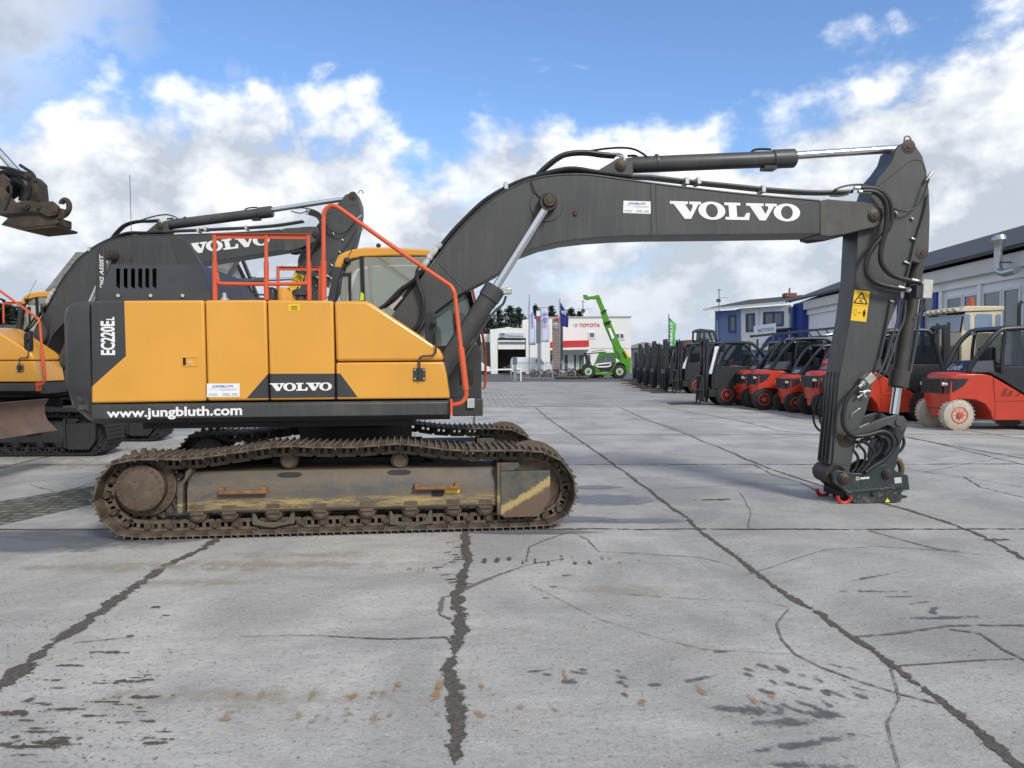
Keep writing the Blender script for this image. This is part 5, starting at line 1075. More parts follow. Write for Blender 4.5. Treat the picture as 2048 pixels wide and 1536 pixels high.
    mb = MB(); mb.loft([[(.5, -.44, 1.36), (1.3, -.46, 1.36), (1.3, -.42, 1.66), (.72, -.38, 1.62)], [(.5, .44, 1.36), (1.3, .46, 1.36), (1.3, .42, 1.66), (.72, .38, 1.62)]]); hc = mb.build('tank_cover', mat('navy_plastic', (.016, .022, .04), .4), r, bevel=.02)
    fit_text(text_polys('Linde', .0, .45), [(.655, .27, 1.56), (.655, -.25, 1.56), (.535, -.25, 1.40), (.535, .27, 1.40)], (0, 0, 0), 'lettering', M_WHT, hc)
    mb = MB(); mb.box(1.35, 1.85, -.26, .26, 1.05, 1.25); mb.box(1.28, 1.42, -.25, .25, 1.2, 1.95); mb.box(1.5, 1.9, -.36, -.28, 1.3, 1.42); mb.tube([(2.5, 0, 1.1), (2.35, 0, 1.5)], .03, 8); mb.build('driver_seat', M_BLK, r, bevel=.03)
    mb = MB(); mb.lathe((1.25, .35, 2.42), (1.25, .35, 2.56), [(0, .05), (.2, .055), (.9, .05), (1, .03)], 12); mb.build('beacon', M_AMB, r)
    for s in (-1, 1):
        mb = MB(); mb.beam((2.35, s * .6, 2.25), (2.45, s * .78, 2.22), .03, .03); mb.box(2.40, 2.46, s * .78 - .08, s * .78 + .08, 2.05, 2.3); mb.build('mirror', M_DK, r)
        mb = MB(); mb.box(1.28, 1.36, s * .5 - .07, s * .5 + .07, 2.26, 2.36); mb.build('work_lamp', M_LMP, r, bevel=.01)
    # wheels
    def wheel(x, y, rad, w_, s):
        mb = MB(); mb.lathe((x, y - w_ / 2, rad), (x, y + w_ / 2, rad), [(0, rad * .55), (.02, rad * .88), (.12, rad), (.88, rad), (.98, rad * .88), (1, rad * .55)], 36)
        for i in range(26):
            a = 6.2832 * i / 26; e = Vector((math.cos(a), 0, math.sin(a))); c = Vector((x, y, rad)) + e * (rad + .004)
            for q in (-1, 1): mb.beam(c + Vector((0, q * w_ * .48, 0)) - e.cross(Vector((0, 1, 0))) * .01 * q, c + Vector((0, q * w_ * .15, 0)), rad * .10, .016, up=e)
        t = mb.build('tyre', M_TY, r, ang=40)
        mb = MB(); yy = y + s * w_ * .5; mb.lathe((x, yy - s * .05, rad), (x, yy + s * .012, rad), [(0, rad * .56), (.85, rad * .56), (1, rad * .5), (.7, rad * .46), (.5, rad * .22), (1.5, rad * .2), (1.6, rad * .08)], 24)
        for i in range(8): a = .785 * i; p = Vector((x + rad * .34 * math.cos(a), yy, rad + rad * .34 * math.sin(a))); mb.cyl(p + Vector((0, -s * .03, 0)), p + Vector((0, s * .008, 0)), .016, n=6)
        mb.build('rim', M_RIM, t)
    for s in (-1, 1): wheel(.32, s * .50, .36, .24, s); wheel(2.28, s * .52, .41, .26, s)
    # mast
    for s in (-1, 1):
        mb = MB(); y = s * .34; mb.poly([(2.92, .12), (3.04, .12), (3.0, 2.5), (2.88, 2.5)], y - .04, y + .04); mb.poly([(3.05, .12), (3.12, .12), (3.08, 2.62), (3.01, 2.62)], y * .82 - .03, y * .82 + .03); mb.build('mast_rail', M_DK, r, bevel=.006)
        mb = MB(); mb.cyl((2.98, s * .2, .25), (2.94, s * .2, 1.9), .035, n=10); mb.cyl((2.94, s * .2, 1.9), (2.93, s * .2, 2.45), .02, n=8); mb.build('lift_cylinder', M_DK, r)
        mb = MB(); mb.beam((3.22, s * .28, .06), (4.35, s * .28, .045), .12, .04); mb.beam((3.22, s * .28, .04), (3.20, s * .28, .85), .12, .045, up=(1, 0, 0)); mb.build('fork', mat('fork_steel', (.05, .045, .04), .55, .5, .3, 8, dirt=.3, dcol=(.16, .08, .04)), r)
    mb = MB()
    for z in (.3, 1.3, 2.45): mb.box(2.9, 3.0, -.34, .34, z, z + .1)
    mb.build('mast_crossbar', M_DK, r, bevel=.005)
    mb = MB()
    for z in (.18, .55): mb.box(3.12, 3.19, -.55, .55, z, z + .1)
    for y in (-.5, -.25, 0, .25, .5): mb.box(3.12, 3.17, y - .02, y + .02, .2, 1.15)
    mb.box(3.12, 3.17, -.52, .52, 1.1, 1.15); mb.build('fork_carriage', M_DK, r, bevel=.004)
    return r
fk = forklift()
split_parts(fk)
GR_A, GR_B = 'red forklifts parked with their tails towards the yard', 'forklifts parked with their masts towards the yard'
# X of the tail (or mast foot), centre-line distance, turn, size
rows = [(10.12, 18.55, 2, 1.0, 'near red forklift with chalky white tyres, nearest of the row'),
        (8.75, 21.3, -2, 1.02, 'red forklift half hidden behind the excavator arm, with a black tyre and slotted orange rim'),
        (8.72, 22.75, 2, .98, 'red forklift whose black grille shows just left of the excavator arm, under an amber beacon'),
        (8.52, 24.4, 3, .88, 'lowest of the red forklifts, squeezed between two taller ones'),
        (8.02, 25.9, -3, .98, 'red forklift with a black rear tyre and long red flank beside the black open-mast truck'),
        (8.05, 27.4, 2, .95, 'red forklift tucked behind another, only its grille corner showing, farthest of the tail-out ones')]
for i, (X, D, tz, s, lb) in enumerate(rows):
    o = fk if i == 0 else copy_tree(fk)
    o.location = (X, D, 0); o.rotation_euler = (0, 0, R(tz)); o.scale = (s, s, s); tag(o, lb, 'forklift', GR_A)
for o in list(bpy.data.objects):
    if o.parent is None and o.get('group') == GR_A and ('squeezed' in o['label'] or 'tucked' in o['label'] or 'long red flank' in o['label'] or 'nearest' in o['label']): drop(o, ('beacon',))
    if o.get('label', '').startswith('red forklift whose black grille'):
        mb = MB(); mb.lathe((.78, -.42, 1.56), (.78, .42, 1.56), [(0, .08), (.06, .16), (.12, .18), (.88, .18), (.94, .16), (1, .08)], 20); mb.box(.62, .94, -.3, .3, 1.36, 1.42); mb.build('gas_tank', M_FR, o); mb = MB(); mb.tube([(.70, -.50, 1.56), (.72, -.52, 1.66), (.84, -.52, 1.66), (.86, -.50, 1.5)], .02, 6, 2); mb.build('tank_valve', M_SIL, o)
rowsB = [(6.95, 28.3, 180, .95, 'black and red forklift with its mast towards the yard, nearest of the mast-out row'),
         (8.15, 38.3, 182, 1.02, 'dark forklift with an orange rim, second of the mast-out row'),
         (8.45, 43.0, 178, 1.0, 'dark forklift third from the near end of the mast-out row'), (8.85, 47.0, 181, 1.02, 'dark forklift fourth from the near end of the mast-out row'),
         (9.15, 51.0, 180, .98, 'dark forklift fifth from the near end of the mast-out row'), (9.5, 55.0, 179, .9, 'dark forklift sixth from the near end of the mast-out row, orange front rim'),
         (9.8, 59.0, 181, .92, 'dark forklift seventh from the near end of the mast-out row'), (9.95, 62.5, 180, .88, 'dark forklift at the far end of the mast-out row beside the green telehandler')]
fl = 3.12
M_DB = mat('dark_side_plastic', (.018, .021, .03), .4)
for i, (X, D, tz, s, lb) in enumerate(rowsB):
    o = copy_tree(fk); o.location = (X + fl * s, D, 0); o.rotation_euler = (0, 0, R(tz)); o.scale = (s, s, s); tag(o, lb, 'forklift', GR_B)
    if i > 1: recolor(o, 'bodywork', M_DB)
recolor(fk, 'tyre', M_TW)
# extra tall dark masts of stored attachments between the far trucks
tm = thing('mast_assembly', '', 'forklift mast')
for s in (-1, 1):
    mb = MB(); mb.box(0, .12, s * .32 - .04, s * .32 + .04, 0, 2.75); mb.box(.12, .2, s * .26 - .03, s * .26 + .03, .1, 2.6); mb.build('mast_rail', M_DK, tm, bevel=.004)
    mb = MB(); mb.cyl((.05, s * .15, .2), (.05, s * .15, 2.3), .04, n=10); mb.build('lift_cylinder', M_DK, tm)
    mb = MB(); mb.beam((-.1, s * .25, .06), (-1.2, s * .25, .045), .12, .04); mb.beam((-.1, s * .25, .04), (-.1, s * .25, .95), .12, .045, up=(1, 0, 0)); mb.build('fork', mat('fork_rust', (.20, .09, .04), .6, .2, .3, 8, fn=lambda t, oc, c: t.mix(t.mr(t.n('ShaderNodeSeparateXYZ', {0: oc}).outputs[2], .10, .16), c, (.02, .022, .026))), tm)
mb = MB()
for z in (.3, 1.0, 1.9, 2.65): mb.box(.02, .1, -.32, .32, z, z + .1)
mb.build('mast_crossbar', M_DK, tm); mb = MB(); mb.box(-.06, 0, -.5, .5, .2, 1.15); mb.build('load_backrest', M_DB, tm)
split_parts(tm)
for i, (X, D, lb) in enumerate(((8.05, 40.7, 'bare lift mast on the ground right of the second mast-out truck'), (8.25, 45.0, 'bare lift mast on the ground, second from the near end of the bare masts'), (8.5, 49.0, 'bare lift mast on the ground, third from the near end of the bare masts'), (8.75, 53.0, 'bare lift mast on the ground, farthest of the four bare masts'))):
    o = tm if i == 0 else copy_tree(tm); o.location = (X, D, 0); tag(o, lb, 'forklift mast', 'bare lift masts standing between the far trucks')
# long attachments lying across the cab roofs behind (seen left of the excavator arm)
cj = thing('crane_jib', 'dark crane jib lying level above the red forklift roofs', 'crane jib', (12.0, 31, 0))
def CJ(px, py, D=31.0): return AT(px, py, D) - Vector((12.0, 31, 0))
mb = MB(); mb.beam(CJ(1500, 673), CJ(1680, 655), .10, .10); mb.beam(CJ(1570, 680), CJ(1690, 668), .08, .08); mb.build('jib_beam', M_DK, cj)
mb = MB()
for i in range(6): mb.beam(CJ(1580 + 18 * i, 668 - 2 * i), CJ(1589 + 18 * i, 678 - 1.5 * i), .04, .04)
mb.build('jib_lattice', M_DK, cj); mb = MB(); mb.cyl(CJ(1610, 678), CJ(1664, 668), .035, n=8); mb.build('cylinder_rod', M_CHR, cj)
mb = MB(); mb.beam(CJ(1560, 674), Vector((CJ(1560, 700).x, CJ(1560, 700).y, 0)), .10, .1); mb.beam(CJ(1680, 662), Vector((CJ(1680, 700).x, CJ(1680, 700).y, 0)), .12, .12); mb.build('stand', M_DK, cj)
# orange tractor glimpsed through the first mast-out cab
# ================================================================ buildings
def windowset(parent, pts, n, frame_m, glass_m, fw=.06, out=.03, mull=0, name='window'):
    """pts: TL,TR,BR,BL on the wall; n points out of the wall"""
    TL, TR, BR, BL = [Vector(p) for p in pts]; n = Vector(n); mb = MB()
    prism(mb, [p + n * .012 for p in (TL, TR, BR, BL)], n * .01); w_ = mb.build(name, glass_m, parent, smooth=False)
    ux = (TR - TL).normalized(); uz = (TL - BL).normalized(); mb = MB()
    def bar(a, b, t): d = (b - a).normalized(); s = d.cross(n).normalized() * t / 2; prism(mb, [a - s, b - s, b + s, a + s], n * out)
    bar(TL - uz * 0 - ux * fw / 2, TR + ux * fw / 2, fw); bar(BL - ux * fw / 2, BR + ux * fw / 2, fw); bar(TL - uz * fw / 2, BL + uz * fw / 2, fw); bar(TR - uz * fw / 2, BR + uz * fw / 2, fw)
    for k in range(mull): u = (k + 1) / (mull + 1); bar(TL.lerp(TR, u) - uz * fw / 2, BL.lerp(BR, u) + uz * fw / 2, fw * .8)
    mb.build('frame', frame_m, w_, smooth=False); return w_
def wallm(name, col, dirtc=(.25, .24, .22), d=.12): return mat(name, col, .8, 0, .05, .35, dirt=d, dcol=dirtc)
M_WW = wallm('white_wall', (.80, .81, .82)); M_LW = wallm('pale_blue_white_wall', (.74, .77, .84)); M_BLU = mat('blue_wall', (.015, .045, .27), .6, 0, .06, .5); M_LBL = mat('faded_blue_wall', (.15, .21, .42), .7, 0, .06, .5)
def roofn(t, oc, c):
    n = t.noise(t.mapv(oc, (1, .25, 3)), 2.5, 6, .6); c = t.mix(t.mr(n, .35, .65), t.mix(1.0, c, (.75, .75, .75), 'MULTIPLY'), t.mix(1.0, c, (1.25, 1.25, 1.25), 'MULTIPLY')); return c
M_ROOF = mat('bitumen_roof', (.055, .056, .066), .7, 0, .1, 1, fn=roofn); M_ROOFB = mat('brown_grey_roof', (.060, .055, .048), .8, 0, .15, 1, fn=roofn)
M_WG = mat('dark_window', (.11, .145, .15), .06, 0, .15, 1.5, spec=.7); M_FRW = mat('white_frame', (.66, .68, .72), .5); M_FRB = mat('blue_frame', (.03, .06, .22), .5)
M_MET = mat('galvanised', (.42, .45, .47), .32, .85, .15, 6)
# workshop along the right
wk = thing('workshop_building', 'long white workshop with a dark pitched roof and tall windows behind the right forklifts', 'workshop', (17.9, 26.9, 0))
OW = Vector((17.9, 26.9, 0)); wd = Vector((.052, 1, 0)).normalized(); wn = Vector((-wd.y, wd.x, 0))      # wall direction and outward normal (towards the yard)
def WP(px, py, off=0.0): return PL(px, py, OW + wn * off, wn) - OW
def wl(s, off, z): return wd * s + wn * off + Vector((0, 0, z))
s0, s1, ez, rz = -16, 24.6, 5.5, 7.45
mb = MB(); prism(mb, [wl(s0, 0, 0), wl(s1, 0, 0), wl(s1, 0, ez), wl(s0, 0, ez)], -wn * 11)
prism(mb, [wl(s1, 0, ez), wl(s1, -5.5, rz), wl(s1, -11, ez)], -wd * .3); mb.build('wall', M_LW, wk, smooth=False)
mb = MB()
prism(mb, [wl(s0, .55, ez + .0), wl(s1 + .5, .55, ez), wl(s1 + .5, -5.5, rz + .35), wl(s0, -5.5, rz + .35)], (0, 0, .14)); prism(mb, [wl(s0, -11.5, ez), wl(s1 + .5, -11.5, ez), wl(s1 + .5, -5.5, rz + .35), wl(s0, -5.5, rz + .35)], (0, 0, .14)); mb.build('roof', M_ROOF, wk, smooth=False)
mb = MB(); prism(mb, [wl(s0, .0, ez - .62), wl(s1, .0, ez - .62), wl(s1, .0, ez - .1), wl(s0, .0, ez - .1)], wn * .35); mb.build('fascia', mat('grey_fascia', (.58, .58, .57), .7, 0, .08, .5), wk, smooth=False)
mb = MB(); prism(mb, [wl(s0, .0, ez - .95), wl(s1, .0, ez - .95), wl(s1, .0, ez - .62), wl(s0, .0, ez - .62)], wn * .12); mb.build('fascia', M_WW, wk, smooth=False)
mb = MB()
for px in (1785, 1842, 1885, 1962): mb = MB(); p = WP(px, 620); s_ = p.dot(wd); prism(mb, [wl(s_ - .12, 0, 0), wl(s_ + .12, 0, 0), wl(s_ + .12, 0, ez - .95), wl(s_ - .12, 0, ez - .95)], wn * .1); mb.build('pilaster', M_WW, wk, smooth=False)
for a, b in ((1896, 1926), (1930, 1962), (1969, 2004), (2009, 2042), (2049, 2090)):
    pa, pb = WP(a, 600), WP(b, 600); sa, sb = pa.dot(wd), pb.dot(wd); windowset(wk, [wl(sa, 0, 4.22), wl(sb, 0, 4.22), wl(sb, 0, .9), wl(sa, 0, .9)], wn, M_FRW, M_WG, .10, .06)
pa, pb = WP(1800, 600).dot(wd), WP(1873, 600).dot(wd); windowset(wk, [wl(pa, 0, 4.5), wl(pb, 0, 4.5), wl(pb, 0, .1), wl(pa, 0, .1)], wn, M_BLU, M_WG, .3, .08, 2, 'entrance_door')
mb = MB(); prism(mb, [wl(pa + .2, 0, 2.1), wl(pb - .2, 0, 2.1), wl(pb - .2, 0, 3.1), wl(pa + .2, 0, 3.1)][::1], wn * .07); mb.build('blue_panel', M_BLU, wk, smooth=False)
mb = MB(); prism(mb, [wl(s1 - 1.9, 0, 0), wl(s1 + .02, 0, 0), wl(s1 + .02, 0, ez - .15), wl(s1 - 1.9, 0, ez - .15)], wn * .40); mb.build('blue_panel', M_BLU, wk, smooth=False)
# duct with cowl on the workshop wall
dc = thing('vent_duct', 'galvanised ventilation duct with a cowl rising past the workshop eave', 'vent pipe', tuple(OW + WP(1998, 540, .9)))
q0 = WP(1998, 540, .9); mm = lambda px, py: WP(px, py, .9) - q0
mb = MB(); mb.tube([mm(1997, 500), mm(1996, 530), mm(1999, 542), mm(2010, 546)], .13, 14, 5); e_ = mm(2010, 546); mb.cyl(e_, e_ + Vector((.0, -.9, 0)) + wn * .2, .13); mb.build('duct', M_MET, dc)
a, b, c_ = mm(1998, 500), mm(1999, 484), mm(1999, 470); mb = MB(); mb.lathe(a, c_, [(0, .13), (.35, .13), (.65, .24), (.7, .24), (1, .17)], 18); mb.build('cowl', M_MET, dc)
mb = MB(); mb.beam(mm(1990, 525), mm(1990, 525) - wn * .8, .04, .04); mb.beam(mm(1988, 524), mm(2020, 524), .03, .04); mb.build('bracket', M_GREY, dc)
# blue and white office block that closes the row
of = thing('office_building', 'two-storey office block with faded blue and white facade, brown roof and brick chimney', 'office building', (16.6, 53.5, 0))
OO = Vector((16.6, 53.5, 0)); A0, A1 = Vector((14.75, 56.0, 0)), Vector((18.55, 51.0, 0)); od = (A1 - A0).normalized(); on = Vector((od.y, -od.x, 0))
if on.y > 0: on = -on
def OP(px, py, off=0.0): return PL(px, py, A0 + on * off, on) - OO
oz = OP(1430, 622).z; oz2 = OP(1575, 611).z; ez2 = (oz + oz2) / 2
L0, L1 = A0 - OO, A1 - OO; B = -on * 9
mb = MB(); mb.add([L0, L1, L1 + B, L0 + B] + [p + Vector((0, 0, ez2 - .05)) for p in (L0, L1, L1 + B, L0 + B)], [(0, 1, 5, 4), (1, 2, 6, 5), (2, 3, 7, 6), (3, 0, 4, 7), (4, 5, 6, 7)]); mb.build('wall', M_LBL, of, smooth=False)
def opan(name, px, m, off, th, par=of): mb = MB(); prism(mb, [OP(a, b, off) for a, b in px], on * th); return mb.build(name, m, par, smooth=False)
opan('white_facade', [(1483, 617), (1582, 610), (1582, 700), (1484, 700)], M_WW, 0, .12); opan('facade_trim', [(1476, 619), (1483, 618), (1484, 700), (1477, 700)], M_LBL, 0, .2); opan('facade_trim', [(1514, 616), (1518, 616), (1518, 690), (1514, 690)], M_WW, .12, .08)
opan('blue_panel', [(1524, 692), (1585, 688), (1585, 655), (1552, 657)], M_BLU, .12, .06); opan('canopy', [(1552, 659), (1584, 656), (1584, 659), (1552, 662)], M_GREY, .12, .5)
for c, fm, mu, of_ in (([(1459, 632), (1472, 632), (1472, 663), (1459, 663)], M_FRB, 0, 0), ([(1494, 629), (1508, 628), (1508, 661), (1494, 662)], M_FRB, 0, .12), ([(1529, 626), (1566, 624), (1566, 650), (1529, 652)], M_FRB, 1, .12)): windowset(of, [OP(a, b, of_) for a, b in c], on, fm, M_WG, .12, .08, mu)
hz = Vector((0, 0, 1)); rg = [L0 - od * .5 + on * .7 + hz * (ez2 + .0), L1 - od * .1 + on * .7 + hz * (ez2 + .12)]
rB = [OP(1498, 602.5, -4.5), OP(1606, 593, -4.5)]; mb = MB(); prism(mb, [rg[0], rg[1], rB[1], rB[0]], (0, 0, .12)); mb.build('roof', M_ROOFB, of, smooth=False)
mb = MB(); prism(mb, [rg[0], rg[1], rg[1] + hz * .14, rg[0] + hz * .14], on * .06); mb.build('gutter', M_WW, of, smooth=False)
c = OP(1579, 590, -3.5); mb = MB(); mb.box(c.x - .4, c.x + .4, c.y - .35, c.y + .35, ez2 + .9, c.z + .12); mb.cyl((c.x, c.y, c.z + .1), (c.x, c.y, c.z + .5), .06, n=8)
def brickfn(t, oc, c): return t.n('ShaderNodeTexBrick', {'Vector': t.mapv(oc, rot=(R(90), 0, 0)), 'Color1': (.24, .07, .04, 1), 'Color2': (.18, .055, .035, 1), 'Mortar': (.2, .17, .15, 1), 'Scale': 4.0, 'Mortar Size': .02}).outputs[0]
mb.build('chimney', mat('red_brick', (.2, .06, .04), .85, fn=brickfn), of, smooth=False)
mb = MB(); mb.tube([OP(1431, 622, .5), OP(1434, 640, .05), OP(1437, 700, .05)], .05, 6); mb.tube([OP(1579, 614, .5), OP(1579, 626, .15), OP(1579, 690, .15)], .06, 6); mb.build('downpipe', M_MET, of)
an = thing('roof_aerial', 'thin television aerial on the roof corner of the blue office block', 'aerial', tuple(OP(1438, 618) + OO)); mb = MB(); z0 = OP(1438, 618); f_ = lambda a, b: OP(a, b) - z0
mb.tube([f_(1438, 622), f_(1438, 578)], .03, 5); mb.tube([f_(1434, 580), f_(1443, 580)], .02, 4); mb.tube([f_(1438, 595), f_(1455, 596)], .02, 4); mb.box(*sorted((f_(1432, 598).x, f_(1442, 598).x)), f_(1437, 600).y - .1, f_(1437, 600).y + .1, f_(1437, 604).z, f_(1437, 598).z); mb.build('mast', M_GREY, an)
sg = thing('sign_board', 'pale blue-white board with faint lettering propped in front of the office facade', 'sign', tuple(AT(1530, 660, 46.0))); sgo = AT(1530, 660, 46.0)
def SB(px, py, o=0): p = AT(px, py, 46.0 - (px - 1508) * .03) - sgo; return p + Vector((0, -o, 0))
mb = MB(); prism(mb, [SB(1508, 652), SB(1552, 646), SB(1552, 670), SB(1509, 680)], (0, .1, 0)); bd = mb.build('board', M_LW, sg, smooth=False)
M_FNT = mat('faded_print', (.20, .25, .40), .6)
fit_text(text_polys('MIETSTAPLER', .02), [SB(1516, 658, .02), SB(1548, 654, .02), SB(1548, 661, .02), SB(1516, 665, .02)], (0, 0, 0), 'lettering', M_FNT, bd); fit_text(text_polys('CENTER', .02), [SB(1534, 667, .02), SB(1549, 664.5, .02), SB(1549, 668, .02), SB(1534, 671, .02)], (0, 0, 0), 'lettering', M_FNT, bd)
mb = MB(); mb.beam(SB(1515, 678), Vector((SB(1515, 680).x, SB(1515, 680).y, -sgo.z)), .1, .1); mb.beam(SB(1546, 670), Vector((SB(1546, 680).x, SB(1546, 680).y, -sgo.z)), .1, .1); mb.build('post', M_GREY, sg)
# dealership at D = 100
TD = 100.0
ty = thing('dealership_building', 'flat-roofed white dealership with red letters and a red awning in the far centre', 'dealership', tuple(AT(1176, 745, TD))); TO = AT(1176, 745, TD)
TO.z = 0; ty.location = TO
def TYP(px, py, o=0.0): return AT(px, py, TD - o) - TO
def tyb(name, px, m, o, th, par=ty): mb = MB(); prism(mb, [TYP(a, b, o) for a, b in px], (0, th, 0)); return mb.build(name, m, par, smooth=False)
M_TW2 = wallm('cream_white_wall', (.72, .72, .71), d=.15)
tyb('wall', [(1088, 634.5), (1262, 633), (1262.5, 746), (1086, 746)], M_TW2, 0, 9); tyb('parapet', [(1087.5, 633.5), (1263, 632), (1263, 635), (1087.5, 636)], mat('parapet_grey', (.35, .35, .34), .6), .1, .3)
tyb('wall', [(1045, 640), (1090, 637), (1090, 746), (1045, 746)], M_TW2, -.5, 8); tyb('plinth', [(1178, 696), (1262, 696), (1262, 697), (1178, 697)], mat('joint_grey', (.4, .4, .39), .6), .03, .05)
aw = tyb('awning', [(1083, 686), (1127, 681.5), (1178, 680.5), (1178, 693.5), (1127, 695), (1083, 696)], mat('red_awning', (.45, .025, .03), .6, 0, .1, 2), 1.8, 1.8); tyb('canopy', [(1075, 697), (1180, 694), (1181, 699), (1075, 701)], M_TW2, 2.2, 2.2)
fit_text(text_polys('TOYOTA', .02), [TYP(1159, 647, .06), TYP(1200, 646.5, .06), TYP(1200, 653.8, .06), TYP(1159, 654.3, .06)], (0, 0, 0), 'lettering', mat('red_lettering', (.55, .04, .04), .5), ty)
def emblem(par, c, w_, h, m, out):
    mb = MB(); c = Vector(c) + Vector(out)
    def ring(cx, cz, a, b, t_):
        n = 20; mb.add([(c.x + cx + (a - k) * math.cos(6.2832 * i / n), c.y, c.z + cz + (b - k) * math.sin(6.2832 * i / n)) for k in (0, t_) for i in range(n)], [(i, (i + 1) % n, n + (i + 1) % n, n + i) for i in range(n)])
    ring(0, 0, w_, h, w_ * .14); c.y -= .004; ring(0, 0, w_ * .30, h * .95, w_ * .13); c.y -= .004; ring(0, h * .38, w_ * .68, h * .42, w_ * .12); return mb.build('emblem', m, par, smooth=False)
emblem(ty, TYP(1152, 650.5), .32, .24, mat('pale_emblem', (.45, .46, .55), .4), (0, -.06, 0))
for c in ([(1178, 665), (1189.5, 665), (1189.5, 676), (1178, 676)],): windowset(ty, [TYP(*p) for p in c], (0, -1, 0), M_FRW, M_WG, .18, .1)
windowset(ty, [TYP(*p) for p in ((1222, 667), (1248, 667), (1248, 678), (1222, 678))], (0, -1, 0), M_FRW, M_WG, .18, .1, 2)
for a, b, nm in ((1090, 1110, 'window'), (1127, 1137, 'window'), (1146, 1154, 'entrance_door'), (1156, 1182, 'window')): windowset(ty, [TYP(a, 708), TYP(b, 708), TYP(b, 742), TYP(a, 742)], (0, -1, 0), M_FRW, M_WG, .2, .1, 0 if b - a < 15 else 1, nm)
tyb('side_porch', [(1262, 697), (1300, 697), (1300, 700), (1262, 700)], M_GREY, 0, 4); tyb('porch_glass', [(1266, 700), (1280, 700), (1280, 742), (1266, 742)], M_WG, 0, .2)
ta = thing('roof_aerial', 'aerial with a dish on the roof of the white dealership', 'aerial', tuple(AT(1166, 634, 102))); q = AT(1166, 634, 102); f_ = lambda a, b: AT(a, b, 102) - q
mb = MB(); mb.tube([f_(1166, 636), f_(1166, 600)], .05, 5); mb.tube([f_(1152, 618), f_(1185, 618)], .03, 4); mb.tube([f_(1162, 603), f_(1172, 604)], .03, 4); mb.cyl(f_(1166, 622) + Vector((0, -.1, 0)), f_(1166, 622), .28, n=16); mb.build('mast', M_GREY, ta)
# workshop hall with open sectional door, D = 92
hl = thing('service_hall', 'white service hall with a half-open sectional door behind the parked van', 'garage', tuple(Vector((AT(1035, 745, 92).x, 92, 0)))); HO = Vector((AT(1035, 745, 92).x, 92, 0))
def HP(px, py, o=0.0): return AT(px, py, 92 - o) - HO
def hb(name, px, m, o, th, par=hl): mb = MB(); prism(mb, [HP(a, b, o) for a, b in px], (0, th, 0)); return mb.build(name, m, par, smooth=False)
hb('wall', [(980, 659), (1006, 656), (1016, 653.5), (1028, 656), (1100, 657), (1100, 676), (980, 676)], M_TW2, 0, 6); hb('wall', [(980, 676), (995, 676), (995, 748), (982, 748)], M_TW2, 0, 6); hb('wall', [(1052, 676), (1100, 676), (1100, 748), (1052, 748)], M_TW2, 0, 6); hb('wall', [(955, 668), (981, 668), (981, 684), (955, 684)], M_TW2, -1, 5)
hb('back_wall', [(990, 676), (1056, 676), (1056, 748), (990, 748)], mat('dim_interior', (.10, .09, .06), .9, 0, .3, 1), -5.5, .1); hb('side_wall', [(955, 684), (982, 684), (982, 735), (955, 735)], mat('green_grey', (.10, .12, .10), .8), -1, 4)
fr = hb('sectional_door', [(996, 680), (1051, 680), (1051, 698.5), (996, 698.5)], M_TW2, -.2, .1); hb('door_glass', [(997, 683.5), (1050, 683.5), (1050, 688.5), (997, 688.5)], M_WG, -.15, .04, fr)
sb = hb('sign_panel', [(999, 665), (1048, 666), (1048, 676), (999, 675)], mat('pale_sign', (.50, .53, .56), .5), .12, .12); emblem(sb, HP(1005, 671), .33, .26, M_SEAL, (0, -.14, 0))
fit_text(text_polys('Direktannahme', .02), [HP(1012, 669.5), HP(1047, 670.5), HP(1047, 674.3), HP(1012, 673.5)], (0, -.14, 0), 'lettering', mat('sign_blue', (.12, .25, .45), .5), sb)
# pylons
def pylon(px0, px1, top, bot, D, m, m2, label, emb):
    o = Vector((AT((px0 + px1) / 2, 720, D).x, D, 0)); p = thing('sign_pylon', label, 'sign pylon', tuple(o)); q = lambda a, b, oo=0: AT(a, b, D - oo) - o
    mb = MB(); prism(mb, [q(px0, top), q(px1, top), q(px1, bot), q(px0, bot)], (.0, .5, 0)); b_ = mb.build('pylon_body', m, p, smooth=False); return p, q, b_
def slatfn(t, oc, c):
    s = t.n('ShaderNodeSeparateXYZ', {0: oc}).outputs; k = t.m('FRACT', t.m('MULTIPLY', s[2], 3.2)); return t.mix(t.mr(k, .75, .9), c, (.09, .065, .055))
p1, q, b_ = pylon(1105, 1119.5, 638, 741, 80, mat('brown_slats', (.25, .19, .165), .6, 0, .08, 2, fn=slatfn), None, 'tall brown slatted sign pylon with an emblem disc beside the navy flag', 1)
mb = MB(); prism(mb, [q(1119.5, 640), q(1126, 641), q(1126, 741), q(1119.5, 741)], (0, .5, 0)); mb.build('dark_flank', M_GREY, p1, smooth=False)
mb = MB(); prism(mb, [q(1109, 637), q(1119.5, 637), q(1119.5, 641), q(1108, 641)], (0, -.05, 0)); mb.build('red_cap', mat('red_sign', (.5, .02, .03), .5), p1, smooth=False)
mb = MB(); c = q(1111.5, 651, .03); mb.cyl(c, c + Vector((0, -.04, 0)), .36, n=24); dd = mb.build('emblem_disc', M_GREY, p1); emblem(dd, q(1111.5, 651, .08), .31, .31, M_WHT, (0, -.02, 0))
p2, q, b_ = pylon(1072.5, 1081, 620, 687, 78, mat('grey_pylon', (.13, .14, .16), .5), None, 'slim dark grey sign pylon with a red mark, between the two white banners', 1)
mb = MB(); prism(mb, [q(1075, 687), q(1080, 687), q(1080, 748), q(1075, 748)], (0, .3, 0)); mb.build('pylon_post', M_MET, p2, smooth=False)
mb = MB()
for x_ in (1073.5, 1075.7, 1078): prism(mb, [q(x_, 634.5), q(x_ + 1.4, 634.5), q(x_ + 1.4, 642), q(x_, 642)], (0, -.04, 0))
